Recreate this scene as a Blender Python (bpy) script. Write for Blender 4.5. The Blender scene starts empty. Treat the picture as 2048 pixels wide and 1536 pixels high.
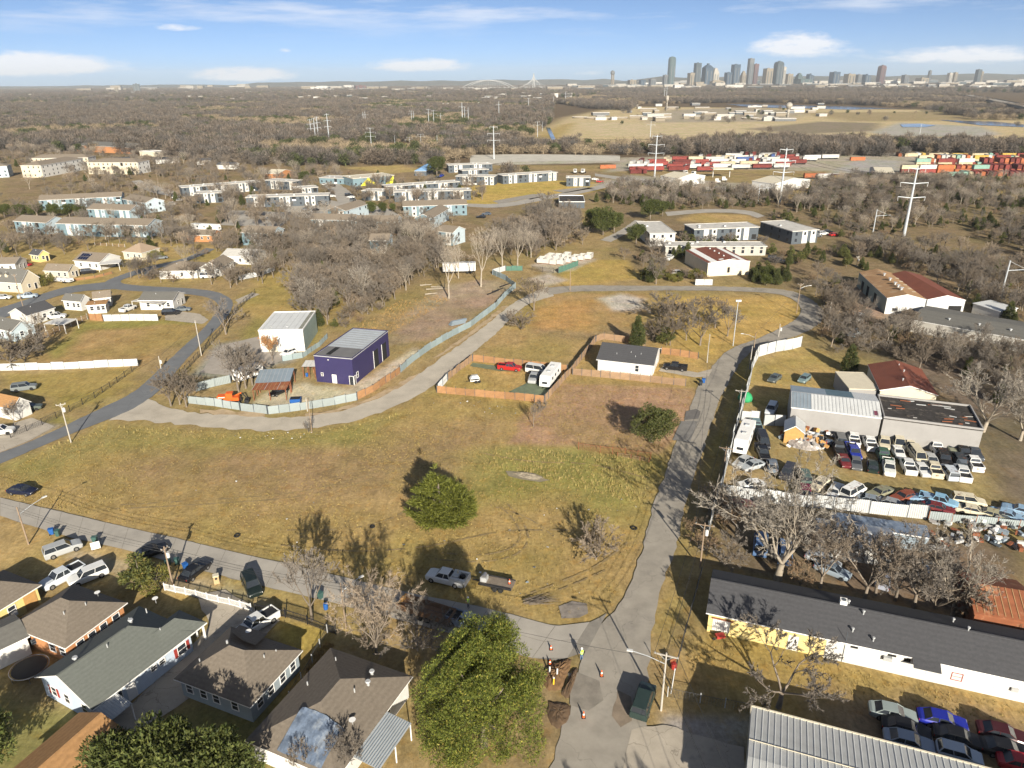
import bpy, bmesh, math, random
import numpy as np
from mathutils import Vector, Matrix
random.seed(7); RNG = np.random.default_rng(7)
R = math.radians
SC = bpy.context.scene
COL = SC.collection
# ---------------------------------------------------------------- camera
F, CX, CY, CAM_H = 1440.0, 1024.0, 768.0, 64.0
PITCH, ROLL = math.atan((768 - 160) / F), R(0.5)
_c, _s = math.cos(ROLL), math.sin(ROLL)
_cp, _sp = math.cos(PITCH), math.sin(PITCH)
FWD = Vector((0, _cp, -_sp)); UP0 = Vector((0, _sp, _cp)); RT0 = Vector((1, 0, 0))
cr = RT0 * _c - UP0 * _s; cu = RT0 * _s + UP0 * _c
cam_d = bpy.data.cameras.new('camera'); cam = bpy.data.objects.new('camera', cam_d); COL.objects.link(cam)
cam.matrix_world = Matrix(((cr.x, cu.x, -FWD.x, 0), (cr.y, cu.y, -FWD.y, 0), (cr.z, cu.z, -FWD.z, CAM_H), (0, 0, 0, 1)))
cam_d.sensor_width = 36.0; cam_d.lens = F / 2048 * 36.0; cam_d.clip_end = 60000; cam_d.clip_start = 1.0
SC.camera = cam
# ---------------------------------------------------------------- sun, sky, exposure
SUN_EL, SUN_AZ = R(22.5), R(180 - 13.5)          # azimuth clockwise from +Y
sd = bpy.data.lights.new('sun', 'SUN'); sd.energy = 5.0; sd.angle = R(0.53); sd.color = (1.0, 0.92, 0.78)
sun = bpy.data.objects.new('sun', sd); COL.objects.link(sun)
sdir = Vector((math.sin(SUN_AZ) * math.cos(SUN_EL), math.cos(SUN_AZ) * math.cos(SUN_EL), math.sin(SUN_EL)))
sun.rotation_euler = (-sdir).to_track_quat('-Z', 'Y').to_euler(); sun.location = (0, 0, 400)
SC.view_settings.view_transform = 'Standard'; SC.view_settings.look = 'None'
SC.view_settings.exposure = 0.82; SC.view_settings.gamma = 1.0; SC.view_settings.use_curve_mapping = False
SC.cycles.use_denoising = True; SC.cycles.use_adaptive_sampling = True; SC.cycles.adaptive_threshold = 0.025
SC.cycles.max_bounces = 4; SC.cycles.diffuse_bounces = 1; SC.cycles.glossy_bounces = 2
SC.cycles.transparent_max_bounces = 6; SC.cycles.volume_bounces = 0; SC.cycles.transmission_bounces = 2
SC.cycles.sample_clamp_indirect = 4.0
world = bpy.data.worlds.new('World'); SC.world = world; world.use_nodes = True
def build_sky():
    nt = world.node_tree; N = nt.nodes; Lk = nt.links; N.clear()
    def nd(t, **k):
        n = N.new(t)
        for a, b in k.items(): setattr(n, a, b)
        return n
    def mth(op, a, b=None, c=None):
        n = nd('ShaderNodeMath', operation=op)
        for i, v in enumerate((a, b, c)):
            if v is None: continue
            if isinstance(v, (int, float)): n.inputs[i].default_value = v
            else: Lk.new(v, n.inputs[i])
        return n.outputs[0]
    sky = nd('ShaderNodeTexSky', sky_type='NISHITA', sun_disc=False)
    sky.sun_elevation = SUN_EL; sky.sun_rotation = SUN_AZ; sky.altitude = 200
    sky.air_density = 0.25; sky.dust_density = 0.6; sky.ozone_density = 2.5
    tc = nd('ShaderNodeTexCoord'); sx = nd('ShaderNodeSeparateXYZ'); Lk.new(tc.outputs['Generated'], sx.inputs[0])
    az = mth('MULTIPLY', mth('ARCTAN2', sx.outputs[0], sx.outputs[1]), 57.2958)
    el = mth('MULTIPLY', mth('ARCSINE', sx.outputs[2]), 57.2958)
    def noise(sa, se, detail, rough, off):
        cb = nd('ShaderNodeCombineXYZ'); Lk.new(mth('MULTIPLY', az, sa), cb.inputs[0]); Lk.new(mth('MULTIPLY', el, se), cb.inputs[1])
        cb.inputs[2].default_value = off
        n = nd('ShaderNodeTexNoise'); n.inputs['Scale'].default_value = 1.0; n.inputs['Detail'].default_value = detail
        n.inputs['Roughness'].default_value = rough; Lk.new(cb.outputs[0], n.inputs['Vector']); return n.outputs['Fac']
    puff = noise(0.8, 2.6, 7, 0.66, 3.1)
    wisp = noise(0.10, 0.9, 6, 0.6, 8.4)
    total = None
    # cumulus banks: azimuth, elevation, half sizes (degrees), weight
    for a0, e0, wa, we, g in [(-31.5, 1.0, 6.5, 1.0, 1.2), (-18.5, 0.4, 4.0, 0.7, 1.1), (-6.5, 0.95, 4.6, 0.7, 1.05), (6, 0.4, 3, .4, .6),
                              (19.8, 1.9, 3.8, 1.2, 1.0), (30.0, 1.1, 6.0, .8, 1.0), (-22.5, 3.3, 2.2, 0.4, 0.8), (-15.8, 2.0, .7, .3, .7),
                              (50, 1.6, 7, 1.0, 1.0), (-52, 1.5, 7, 1.1, 1.0)]:
        u = mth('DIVIDE', mth('SUBTRACT', az, a0), wa)
        dv = mth('SUBTRACT', el, e0)
        v = mth('DIVIDE', dv, we)
        v = mth('MULTIPLY', v, mth('SUBTRACT', 1.3, mth('MULTIPLY', mth('SIGN', v), 0.3)))  # flatter base
        d2 = mth('ADD', mth('MULTIPLY', u, u), mth('MULTIPLY', v, v))
        b = mth('MULTIPLY', mth('EXPONENT', mth('MULTIPLY', d2, -1.0)), g)
        total = b if total is None else mth('ADD', total, b)
    m1 = mth('MULTIPLY', mth('SUBTRACT', mth('MULTIPLY', mth('MINIMUM', total, 1.2), mth('ADD', puff, 0.25)), 0.36), 3.4)
    m1 = mth('MAXIMUM', mth('MINIMUM', m1, 0.92), 0.0)
    # thin high cirrus streaks
    hi = mth('MULTIPLY', mth('MINIMUM', mth('MAXIMUM', mth('DIVIDE', mth('SUBTRACT', el, 2.4), 2.0), 0.0), 1.0), 1.0)
    m2 = mth('MULTIPLY', mth('MAXIMUM', mth('SUBTRACT', wisp, 0.50), 0.0), 2.6)
    m2 = mth('MULTIPLY', mth('MINIMUM', m2, 0.6), hi)
    cloud = mth('MINIMUM', mth('ADD', m1, m2), 0.95)
    mul = nd('ShaderNodeVectorMath', operation='SCALE'); Lk.new(sky.outputs[0], mul.inputs[0]); mul.inputs['Scale'].default_value = SKY_K
    tn = nd('ShaderNodeVectorMath', operation='MULTIPLY'); Lk.new(mul.outputs[0], tn.inputs[0]); tn.inputs[1].default_value = SKY_TINT
    mix = nd('ShaderNodeMix', data_type='RGBA'); Lk.new(cloud, mix.inputs[0]); Lk.new(tn.outputs[0], mix.inputs[6])
    mix.inputs[7].default_value = (*CLOUD_C, 1)
    bg = nd('ShaderNodeBackground'); bg.inputs[1].default_value = 1.0
    Lk.new(mix.outputs[2], bg.inputs[0]); out = nd('ShaderNodeOutputWorld'); Lk.new(bg.outputs[0], out.inputs[0])
SKY_K, SKY_TINT, CLOUD_C = 0.074, (1.12, 1.15, 1.06), (0.56, 0.57, 0.60)
build_sky()

# ---------------------------------------------------------------- helpers
def G(px, py, z=0.0):
    """ground (or height z) point that the photograph shows at pixel px, py"""
    x = (px - CX) / F; y = -(py - CY) / F
    xr = _c * x + _s * y; yr = -_s * x + _c * y
    d = (xr, _cp + yr * _sp, -_sp + yr * _cp)
    t = (z - CAM_H) / d[2]
    return Vector((d[0] * t, d[1] * t, z))
def tag(o, label=None, cat=None, group=None, kind=None):
    if label: o['label'] = label
    if cat: o['category'] = cat
    if group: o['group'] = group
    if kind: o['kind'] = kind
    return o
def ob(name, me, parent=None, loc=None, rz=0.0, scale=None):
    o = bpy.data.objects.new(name, me); COL.objects.link(o)
    if parent is not None: o.parent = parent
    if loc is not None: o.location = loc
    if rz: o.rotation_euler = (0, 0, rz)
    if scale is not None: o.scale = scale
    return o
def thing(name, label, cat, loc=(0, 0, 0), rz=0.0, group=None):
    o = ob(name, None, None, loc, rz); o.empty_display_size = 0.3
    return tag(o, label, cat, group)
def setmat(o, m):
    o.material_slots[0].link = 'OBJECT'; o.material_slots[0].material = m
class MB:
    """collects faces; build() links them as one mesh object"""
    def __init__(s): s.v = []; s.f = []; s.m = []; s.mats = []
    def mi(s, mat):
        if mat not in s.mats: s.mats.append(mat)
        return s.mats.index(mat)
    def poly(s, pts, mat=None):
        n = len(s.v); s.v += [tuple(p) for p in pts]; s.f.append(tuple(range(n, n + len(pts)))); s.m.append(s.mi(mat)); return s
    def box(s, x0, x1, y0, y1, z0, z1, mat=None):
        n = len(s.v)
        s.v += [(x0, y0, z0), (x1, y0, z0), (x1, y1, z0), (x0, y1, z0), (x0, y0, z1), (x1, y0, z1), (x1, y1, z1), (x0, y1, z1)]
        s.f += [tuple(n + i for i in q) for q in ((0, 3, 2, 1), (4, 5, 6, 7), (0, 1, 5, 4), (1, 2, 6, 5), (2, 3, 7, 6), (3, 0, 4, 7))]
        s.m += [s.mi(mat)] * 6; return s
    def tube(s, p, q, r0, r1, n=6, mat=None, caps=True):
        p = Vector(p); q = Vector(q); d = (q - p).normalized()
        a = d.orthogonal().normalized(); b = d.cross(a); k = len(s.v)
        for c, r in ((p, r0), (q, r1)):
            for i in range(n):
                t = 2 * math.pi * i / n; s.v.append(tuple(c + a * (r * math.cos(t)) + b * (r * math.sin(t))))
        for i in range(n):
            j = (i + 1) % n; s.f.append((k + i, k + j, k + n + j, k + n + i)); s.m.append(s.mi(mat))
        if caps:
            s.f.append(tuple(k + n + i for i in range(n))); s.m.append(s.mi(mat))
            s.f.append(tuple(k + i for i in reversed(range(n)))); s.m.append(s.mi(mat))
        return s
    def path(s, pts, r, n=5, mat=None):
        for a, b in zip(pts[:-1], pts[1:]): s.tube(a, b, r, r, n, mat)
        return s
    def lathe(s, prof, n=12, mat=None, cx=0, cy=0):
        k = len(s.v)
        for r, z in prof:
            for i in range(n):
                t = 2 * math.pi * i / n; s.v.append((cx + r * math.cos(t), cy + r * math.sin(t), z))
        for a in range(len(prof) - 1):
            for i in range(n):
                j = (i + 1) % n; s.f.append((k + a * n + i, k + a * n + j, k + (a + 1) * n + j, k + (a + 1) * n + i)); s.m.append(s.mi(mat))
        s.f.append(tuple(k + (len(prof) - 1) * n + i for i in range(n))); s.m.append(s.mi(mat))
        s.f.append(tuple(k + i for i in reversed(range(n)))); s.m.append(s.mi(mat)); return s
    def mesh(s, name, smooth=False):
        me = bpy.data.meshes.new(name); me.from_pydata(s.v, [], s.f)
        for m in s.mats: me.materials.append(m)
        if len(s.mats) > 1: me.polygons.foreach_set('material_index', s.m)
        if smooth: me.polygons.foreach_set('use_smooth', [True] * len(s.f))
        me.update(); return me
    def build(s, name, parent=None, loc=None, rz=0.0, smooth=False):
        return ob(name, s.mesh(name, smooth), parent, loc, rz)
def np_mesh(name, V, T, mat, attr=None):
    """triangle mesh from arrays (vertices N x 3, triangles M x 3)"""
    me = bpy.data.meshes.new(name); V = np.asarray(V, np.float32); T = np.asarray(T, np.int32); k = T.shape[1]
    me.vertices.add(len(V)); me.vertices.foreach_set('co', V.ravel())
    me.loops.add(T.size); me.loops.foreach_set('vertex_index', T.ravel())
    me.polygons.add(len(T)); me.polygons.foreach_set('loop_start', np.arange(0, T.size, k, dtype=np.int32))
    if mat is not None: me.materials.append(mat)
    me.update(calc_edges=True)
    if attr is not None:
        a = me.color_attributes.new('tint', 'FLOAT_COLOR', 'POINT')
        c = np.ones((len(V), 4), np.float32); c[:, :3] = attr; a.data.foreach_set('color', c.ravel())
    return me
# ---------------------------------------------------------------- materials
MATS = {}
def mat(name, col, rough=0.85, var=0.25, scale=1.2, metal=0.0, spec=0.3, rand=0.0, bump=0.0, wave=None, coord='Object', stain=None, detail=4):
    """procedural paint/roof/wall: base colour, mottling noise, optional stripes, stains and relief"""
    if name in MATS: return MATS[name]
    m = bpy.data.materials.new(name); m.use_nodes = True; nt = m.node_tree; N = nt.nodes; Lk = nt.links
    b = N['Principled BSDF']; b.inputs['Roughness'].default_value = rough; b.inputs['Metallic'].default_value = metal
    b.inputs['Specular IOR Level'].default_value = spec
    tc = N.new('ShaderNodeTexCoord'); last = None
    n1 = N.new('ShaderNodeTexNoise'); n1.inputs['Scale'].default_value = scale; n1.inputs['Detail'].default_value = detail; n1.inputs['Roughness'].default_value = 0.65
    Lk.new(tc.outputs[coord], n1.inputs['Vector'])
    mr = N.new('ShaderNodeMapRange'); mr.inputs['From Min'].default_value = 0.25; mr.inputs['From Max'].default_value = 0.75
    mr.inputs['To Min'].default_value = 1 - var; mr.inputs['To Max'].default_value = 1 + var; Lk.new(n1.outputs['Fac'], mr.inputs['Value'])
    v = mr.outputs[0]
    if rand:
        oi = N.new('ShaderNodeObjectInfo'); r2 = N.new('ShaderNodeMapRange'); r2.inputs['To Min'].default_value = 1 - rand; r2.inputs['To Max'].default_value = 1 + rand
        Lk.new(oi.outputs['Random'], r2.inputs['Value']); q = N.new('ShaderNodeMath'); q.operation = 'MULTIPLY'; Lk.new(v, q.inputs[0]); Lk.new(r2.outputs[0], q.inputs[1]); v = q.outputs[0]
    if wave:   # (axis, per metre, depth)
        w = N.new('ShaderNodeTexWave'); w.bands_direction = wave[0]; w.inputs['Scale'].default_value = wave[1] * 0.3142; w.inputs['Distortion'].default_value = wave[3] if len(wave) > 3 else 0.0
        Lk.new(tc.outputs['Object'], w.inputs['Vector'])
        r3 = N.new('ShaderNodeMapRange'); r3.inputs['To Min'].default_value = 1 - wave[2]; r3.inputs['To Max'].default_value = 1.0; Lk.new(w.outputs['Fac'], r3.inputs['Value'])
        q = N.new('ShaderNodeMath'); q.operation = 'MULTIPLY'; Lk.new(v, q.inputs[0]); Lk.new(r3.outputs[0], q.inputs[1]); v = q.outputs[0]
    base = N.new('ShaderNodeRGB'); base.outputs[0].default_value = (*col, 1); cout = base.outputs[0]
    if stain:  # (colour, scale, threshold, softness)
        n2 = N.new('ShaderNodeTexNoise'); n2.inputs['Scale'].default_value = stain[1]; n2.inputs['Detail'].default_value = 5; n2.inputs['Roughness'].default_value = 0.7
        Lk.new(tc.outputs[coord], n2.inputs['Vector']); r4 = N.new('ShaderNodeMapRange'); r4.inputs['From Min'].default_value = stain[2]; r4.inputs['From Max'].default_value = stain[2] + stain[3]
        Lk.new(n2.outputs['Fac'], r4.inputs['Value']); mx = N.new('ShaderNodeMix'); mx.data_type = 'RGBA'
        Lk.new(r4.outputs[0], mx.inputs[0]); Lk.new(cout, mx.inputs[6]); mx.inputs[7].default_value = (*stain[0], 1); cout = mx.outputs[2]
    sc = N.new('ShaderNodeVectorMath'); sc.operation = 'SCALE'; Lk.new(cout, sc.inputs[0]); Lk.new(v, sc.inputs['Scale'])
    Lk.new(sc.outputs[0], b.inputs['Base Color'])
    if bump:
        bp = N.new('ShaderNodeBump'); bp.inputs['Strength'].default_value = bump; bp.inputs['Distance'].default_value = 0.05
        Lk.new(n1.outputs['Fac'], bp.inputs['Height']); Lk.new(bp.outputs[0], b.inputs['Normal'])
    MATS[name] = m; return m
def ground_mat():
    m = bpy.data.materials.new('soil_and_dry_grass'); m.use_nodes = True; nt = m.node_tree; N = nt.nodes; Lk = nt.links
    b = N['Principled BSDF']; b.inputs['Roughness'].default_value = 0.95; b.inputs['Specular IOR Level'].default_value = 0.1
    at = N.new('ShaderNodeAttribute'); at.attribute_name = 'tint'
    geo = N.new('ShaderNodeNewGeometry')
    def nz(s, d, r, dist=0.0, st=None):
        n = N.new('ShaderNodeTexNoise'); n.inputs['Scale'].default_value = s; n.inputs['Detail'].default_value = d; n.inputs['Roughness'].default_value = r; n.inputs['Distortion'].default_value = dist
        if st:
            mp = N.new('ShaderNodeMapping'); mp.inputs['Scale'].default_value = st; mp.inputs['Rotation'].default_value = (0, 0, 0.5); Lk.new(geo.outputs['Position'], mp.inputs[0]); Lk.new(mp.outputs[0], n.inputs['Vector'])
        else: Lk.new(geo.outputs['Position'], n.inputs['Vector'])
        return n.outputs['Fac']
    def rng(f, a, bb, c, d):
        q = N.new('ShaderNodeMapRange'); q.inputs['From Min'].default_value = a; q.inputs['From Max'].default_value = bb; q.inputs['To Min'].default_value = c; q.inputs['To Max'].default_value = d; Lk.new(f, q.inputs['Value']); return q.outputs[0]
    def mul(a, bb):
        q = N.new('ShaderNodeMath'); q.operation = 'MULTIPLY'; Lk.new(a, q.inputs[0]); Lk.new(bb, q.inputs[1]); return q.outputs[0]
    f1 = nz(1.7, 6, 0.72); f2 = nz(0.22, 5, 0.65, 0.6); f3 = nz(0.045, 4, 0.6); f4 = nz(0.9, 4, 0.7, 1.5, (1, 0.28, 1))
    v = mul(mul(rng(f1, 0.28, 0.72, 0.70, 1.30), rng(f2, 0.25, 0.75, 0.70, 1.28)), rng(f4, 0.3, 0.7, 0.80, 1.18))
    mx = N.new('ShaderNodeMix'); mx.data_type = 'RGBA'; mx.blend_type = 'MULTIPLY'
    Lk.new(rng(f3, 0.42, 0.62, 0.0, 1.0), mx.inputs[0]); Lk.new(at.outputs['Color'], mx.inputs[6]); mx.inputs[7].default_value = (0.86, 0.93, 0.78, 1)
    m2 = N.new('ShaderNodeMix'); m2.data_type = 'RGBA'; m2.blend_type = 'MULTIPLY'
    Lk.new(rng(nz(0.5, 5, 0.7), 0.52, 0.66, 0.0, 0.8), m2.inputs[0]); Lk.new(mx.outputs[2], m2.inputs[6]); m2.inputs[7].default_value = (1.08, 0.95, 0.76, 1)
    sc = N.new('ShaderNodeVectorMath'); sc.operation = 'SCALE'; Lk.new(m2.outputs[2], sc.inputs[0]); Lk.new(v, sc.inputs['Scale'])
    Lk.new(sc.outputs[0], b.inputs['Base Color'])
    bp = N.new('ShaderNodeBump'); bp.inputs['Strength'].default_value = 0.55; bp.inputs['Distance'].default_value = 0.12
    Lk.new(f1, bp.inputs['Height']); Lk.new(bp.outputs[0], b.inputs['Normal'])
    return m
# ---------------------------------------------------------------- the ground, one sheet to the horizon
def in_poly(X, Y, P):
    ins = np.zeros(X.shape, bool); n = len(P)
    for i in range(n):
        x1, y1 = P[i]; x2, y2 = P[(i + 1) % n]
        if y1 == y2: continue
        c = ((y1 > Y) != (y2 > Y)) & (X < (x2 - x1) * (Y - y1) / (y2 - y1) + x1); ins ^= c
    return ins
def edge_dist(X, Y, P):
    d = np.full(X.shape, 1e9); n = len(P)
    for i in range(n):
        x1, y1 = P[i]; x2, y2 = P[(i + 1) % n]; dx, dy = x2 - x1, y2 - y1; L = dx * dx + dy * dy + 1e-9
        t = np.clip(((X - x1) * dx + (Y - y1) * dy) / L, 0, 1); d = np.minimum(d, np.hypot(X - x1 - t * dx, Y - y1 - t * dy))
    return d
def vnoise(X, Y, s, seed):
    """cheap value noise 0..1"""
    def h(i, j):
        k = (i * 374761393 + j * 668265263 + seed * 982451653) & 0x7fffffff
        k = ((k ^ (k >> 13)) * 1274126177) & 0x7fffffff
        return (k & 0xffff) / 65535.0
    u = X / s; w = Y / s; i = np.floor(u).astype(np.int64); j = np.floor(w).astype(np.int64); a = u - i; b = w - j
    a = a * a * (3 - 2 * a); b = b * b * (3 - 2 * b)
    return (h(i, j) * (1 - a) + h(i + 1, j) * a) * (1 - b) + (h(i, j + 1) * (1 - a) + h(i + 1, j + 1) * a) * b
def pxpoly(pts, z=0.0): return [(G(x, y, z).x, G(x, y, z).y) for x, y in pts]
TAN, OLIVE, GREEN, DIRT, GOLD = (.40, .275, .115), (.31, .235, .085), (.235, .23, .055), (.345, .225, .135), (.50, .33, .11)
PALE, GRAVEL, LIME, SHADE, ASPH, FOREST = (.46, .33, .17), (.46, .38, .28), (.55, .49, .40), (.14, .105, .065), (.16, .145, .13), (.15, .105, .065)
# (outline in photograph pixels, colour of the soil or grass, feather in metres)
REGIONS = [
 ([(-900, 330), (2900, 330), (3400, 1700), (-1400, 1700)], (.34, .245, .11), 6),
 ([(0, 300), (1250, 345), (1500, 400), (1200, 400), (1080, 480), (860, 560), (620, 640), (520, 560), (0, 470)], (.27, .195, .105), 8),
 ([(1190, 395), (1500, 400), (2400, 400), (2500, 800), (1960, 760), (1640, 700), (1640, 600), (1480, 560), (1260, 540)], (.24, .175, .095), 6),
 ([(0, 940), (215, 842), (450, 862), (630, 858), (775, 822), (870, 772), (940, 715), (1040, 615), (1100, 585), (1640, 590), (1640, 640), (1440, 715), (1380, 800), (1340, 940), (1280, 1110), (1205, 1240), (1130, 1252), (1030, 1225), (800, 1180), (540, 1118), (220, 1044), (0, 990)], (.385, .27, .105), 2),
 ([(300, 880), (700, 880), (1000, 840), (960, 960), (600, 1020), (200, 960)], (.33, .225, .11), 10),
 ([(0, 935), (215, 846), (450, 866), (640, 862), (790, 830), (700, 890), (420, 900), (250, 890), (60, 960)], (.30, .245, .085), 4),
 ([(945, 905), (1030, 890), (1180, 915), (1310, 935), (1290, 1010), (1200, 1035), (1100, 985), (1000, 1000), (930, 985)], (.285, .25, .075), 6),
 ([(990, 890), (1310, 912), (1316, 935), (1100, 915), (985, 905)], (.26, .24, .075), 3),
 ([(1105, 765), (1390, 776), (1372, 850), (1318, 908), (1150, 890), (1010, 888), (1050, 830)], (.40, .25, .145), 1.2),
 ([(945, 712), (1000, 660), (1060, 655), (1185, 682), (1145, 735), (1050, 725)], (.40, .275, .115), 2),
 ([(1070, 650), (1085, 590), (1200, 588), (1290, 590), (1270, 650), (1190, 690)], (.42, .27, .12), 3),
 ([(1060, 660), (1190, 690), (1280, 690), (1300, 660), (1180, 650)], (.36, .245, .125), 3),
 ([(1075, 615), (1130, 600), (1195, 600), (1180, 660), (1070, 655)], (.47, .28, .105), 3),
 ([(1198, 597), (1240, 588), (1290, 598), (1285, 616), (1225, 622)], (.52, .46, .37), 2),
 ([(1330, 592), (1590, 592), (1625, 640), (1500, 690), (1420, 720), (1330, 700)], (.48, .32, .105), 4),
 ([(880, 775), (945, 722), (1060, 735), (1135, 738), (1092, 805), (900, 785)], (.45, .30, .115), 1.5),
 ([(1180, 745), (1200, 690), (1390, 700), (1420, 740), (1370, 765), (1230, 752)], (.46, .31, .11), 1.5),
 ([(735, 700), (820, 640), (880, 590), (960, 560), (1020, 570), (985, 610), (880, 672), (800, 690)], (.37, .26, .175), 3),
 ([(800, 640), (880, 570), (1000, 560), (1030, 575), (1000, 590), (900, 600)], (.40, .30, .20), 3),
 ([(500, 812), (560, 780), (640, 772), (700, 775), (800, 715), (830, 690), (812, 720), (705, 800), (560, 822)], (.54, .43, .30), 1.5),
 ([(390, 795), (470, 775), (560, 720), (620, 760), (560, 800), (480, 810)], (.36, .27, .14), 2),
 ([(380, 750), (430, 690), (520, 670), (600, 690), (590, 720), (470, 755)], (.34, .31, .27), 2),
 ([(470, 690), (530, 600), (640, 630), (640, 690), (520, 680)], (.31, .25, .085), 2),
 ([(470, 625), (510, 560), (600, 520), (660, 560), (700, 600), (640, 650)], (.40, .285, .10), 4),
 ([(500, 575), (620, 570), (760, 560), (700, 600), (560, 610), (480, 602)], (.36, .27, .09), 3),
 ([(95, 690), (170, 642), (260, 632), (385, 638), (415, 640), (330, 700), (282, 735), (60, 726)], (.40, .265, .11), 2.5),
 ([(95, 700), (165, 645), (380, 634), (400, 645), (180, 660), (110, 715)], (.29, .25, .07), 3),
 ([(0, 745), (280, 735), (230, 790), (130, 830), (80, 790), (0, 770)], (.37, .27, .09), 2),
 ([(0, 865), (60, 838), (130, 848), (60, 880), (0, 905)], (.38, .32, .25), 1),
 ([(60, 850), (120, 825), (160, 838), (130, 850)], (.27, .235, .07), 2),
 ([(0, 500), (160, 480), (330, 480), (520, 500), (520, 540), (420, 560), (200, 575), (0, 620)], (.40, .285, .11), 6),
 ([(930, 400), (1040, 365), (1195, 370), (1130, 395), (1010, 412)], (.52, .36, .11), 4),
 ([(870, 385), (1000, 355), (1200, 365), (1210, 380), (1010, 412), (940, 412)], (.50, .35, .10), 4),
 ([(1100, 560), (1150, 520), (1250, 520), (1290, 555), (1200, 568), (1130, 570)], (.45, .31, .10), 2),
 ([(1060, 560), (1100, 545), (1130, 560), (1090, 572)], (.50, .42, .32), 2),
 ([(1060, 530), (1110, 515), (1190, 518), (1150, 540), (1100, 548)], (.46, .38, .28), 1.5),
 ([(1355, 440), (1400, 425), (1500, 430), (1530, 445), (1460, 450)], (.44, .30, .12), 3),
 ([(1340, 540), (1390, 520), (1420, 555), (1360, 560)], (.34, .25, .14), 2),
 ([(1000, 310), (1230, 310), (1230, 325), (990, 330)], (.50, .45, .36), 5),
 ([(1210, 345), (1330, 335), (1560, 340), (1800, 345), (2060, 352), (2060, 300), (1240, 315)], (.42, .36, .28), 6),
 ([(1660, 345), (1720, 318), (1800, 322), (1790, 350)], (.40, .37, .33), 4),
 ([(1180, 370), (1260, 350), (1560, 372), (1500, 385)], (.38, .33, .26), 5),
 ([(1010, 290), (1130, 235), (1240, 213), (2080, 222), (2080, 300), (1900, 285), (1500, 290), (1250, 288)], (.56, .43, .24), 25),
 ([(1150, 245), (1500, 245), (1760, 255), (1720, 275), (1200, 272)], (.57, .45, .27), 20),
 ([(1490, 258), (1640, 243), (1760, 246), (1755, 262), (1600, 268)], (.27, .215, .145), 15),
 ([(1740, 265), (1800, 245), (1960, 253), (2000, 268), (1960, 274), (1780, 272)], (.42, .385, .33), 10),
 ([(1290, 235), (1340, 220), (1500, 215), (1620, 225), (1560, 243), (1300, 245)], (.40, .33, .24), 30),
 ([(1600, 225), (2080, 222), (2080, 240), (1700, 243)], (.36, .27, .14), 30),
 ([(1030, 290), (1120, 250), (1150, 245), (1110, 290)], (.43, .31, .12), 12),
 ([(680, 295), (800, 285), (870, 292), (800, 302)], (.46, .34, .16), 10),
 ([(690, 335), (800, 330), (850, 340), (780, 348)], (.44, .32, .13), 5),
 # right hand yards
 ([(1530, 870), (1600, 860), (1900, 900), (2000, 960), (2060, 1060), (1900, 1010), (1440, 965), (1470, 900)], (.37, .265, .125), 2),
 ([(1505, 770), (1560, 690), (1640, 700), (1700, 760), (1690, 800), (1580, 800)], (.43, .30, .115), 2),
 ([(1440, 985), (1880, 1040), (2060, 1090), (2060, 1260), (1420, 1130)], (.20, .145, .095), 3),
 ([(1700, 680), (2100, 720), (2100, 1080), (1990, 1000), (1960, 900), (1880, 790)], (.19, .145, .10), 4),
 ([(1690, 560), (1780, 620), (1850, 640), (1720, 660), (1700, 620)], (.36, .25, .17), 2),
 ([(1400, 1265), (2060, 1410), (2060, 1545), (1700, 1545), (1500, 1400), (1340, 1360)], (.40, .27, .10), 2),
 ([(1620, 1400), (1820, 1390), (2060, 1450), (2060, 1545), (1640, 1540)], (.27, .195, .12), 3),
 ([(1300, 1250), (1345, 1130), (1365, 1060), (1400, 1060), (1370, 1180), (1330, 1330)], (.36, .26, .10), 1),
 ([(1400, 950), (1440, 830), (1480, 730), (1500, 700), (1505, 740), (1450, 900), (1430, 1000)], (.42, .30, .10), 1),
 ([(1320, 1420), (1500, 1440), (1490, 1560), (1290, 1560)], (.34, .30, .25), 1),
 ([(1080, 1310), (1150, 1330), (1148, 1440), (1090, 1540), (1000, 1560), (1040, 1400)], (.32, .225, .115), 1.5),
 ([(505, 808), (545, 778), (612, 765), (632, 774), (712, 782), (800, 716), (832, 694), (840, 704), (790, 748), (712, 796), (620, 812), (545, 822)], (.60, .50, .36), 1.0),
 # gardens of the houses on the left
 ([(0, 1035), (150, 1078), (540, 1180), (790, 1235), (760, 1300), (500, 1240), (0, 1130)], (.42, .295, .12), 1.5),
 ([(130, 1090), (260, 1125), (520, 1180), (540, 1215), (300, 1170), (130, 1120)], (.44, .34, .21), 1),
 ([(560, 1250), (640, 1255), (650, 1290), (610, 1320), (580, 1300)], (.43, .31, .085), 1),
 ([(600, 1310), (650, 1290), (690, 1330), (600, 1430), (540, 1530), (500, 1530)], (.36, .235, .085), 1),
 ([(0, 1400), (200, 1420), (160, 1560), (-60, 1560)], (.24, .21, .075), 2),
 ([(420, 1410), (560, 1400), (540, 1560), (300, 1560), (300, 1440)], (.26, .21, .08), 2),
]
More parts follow.
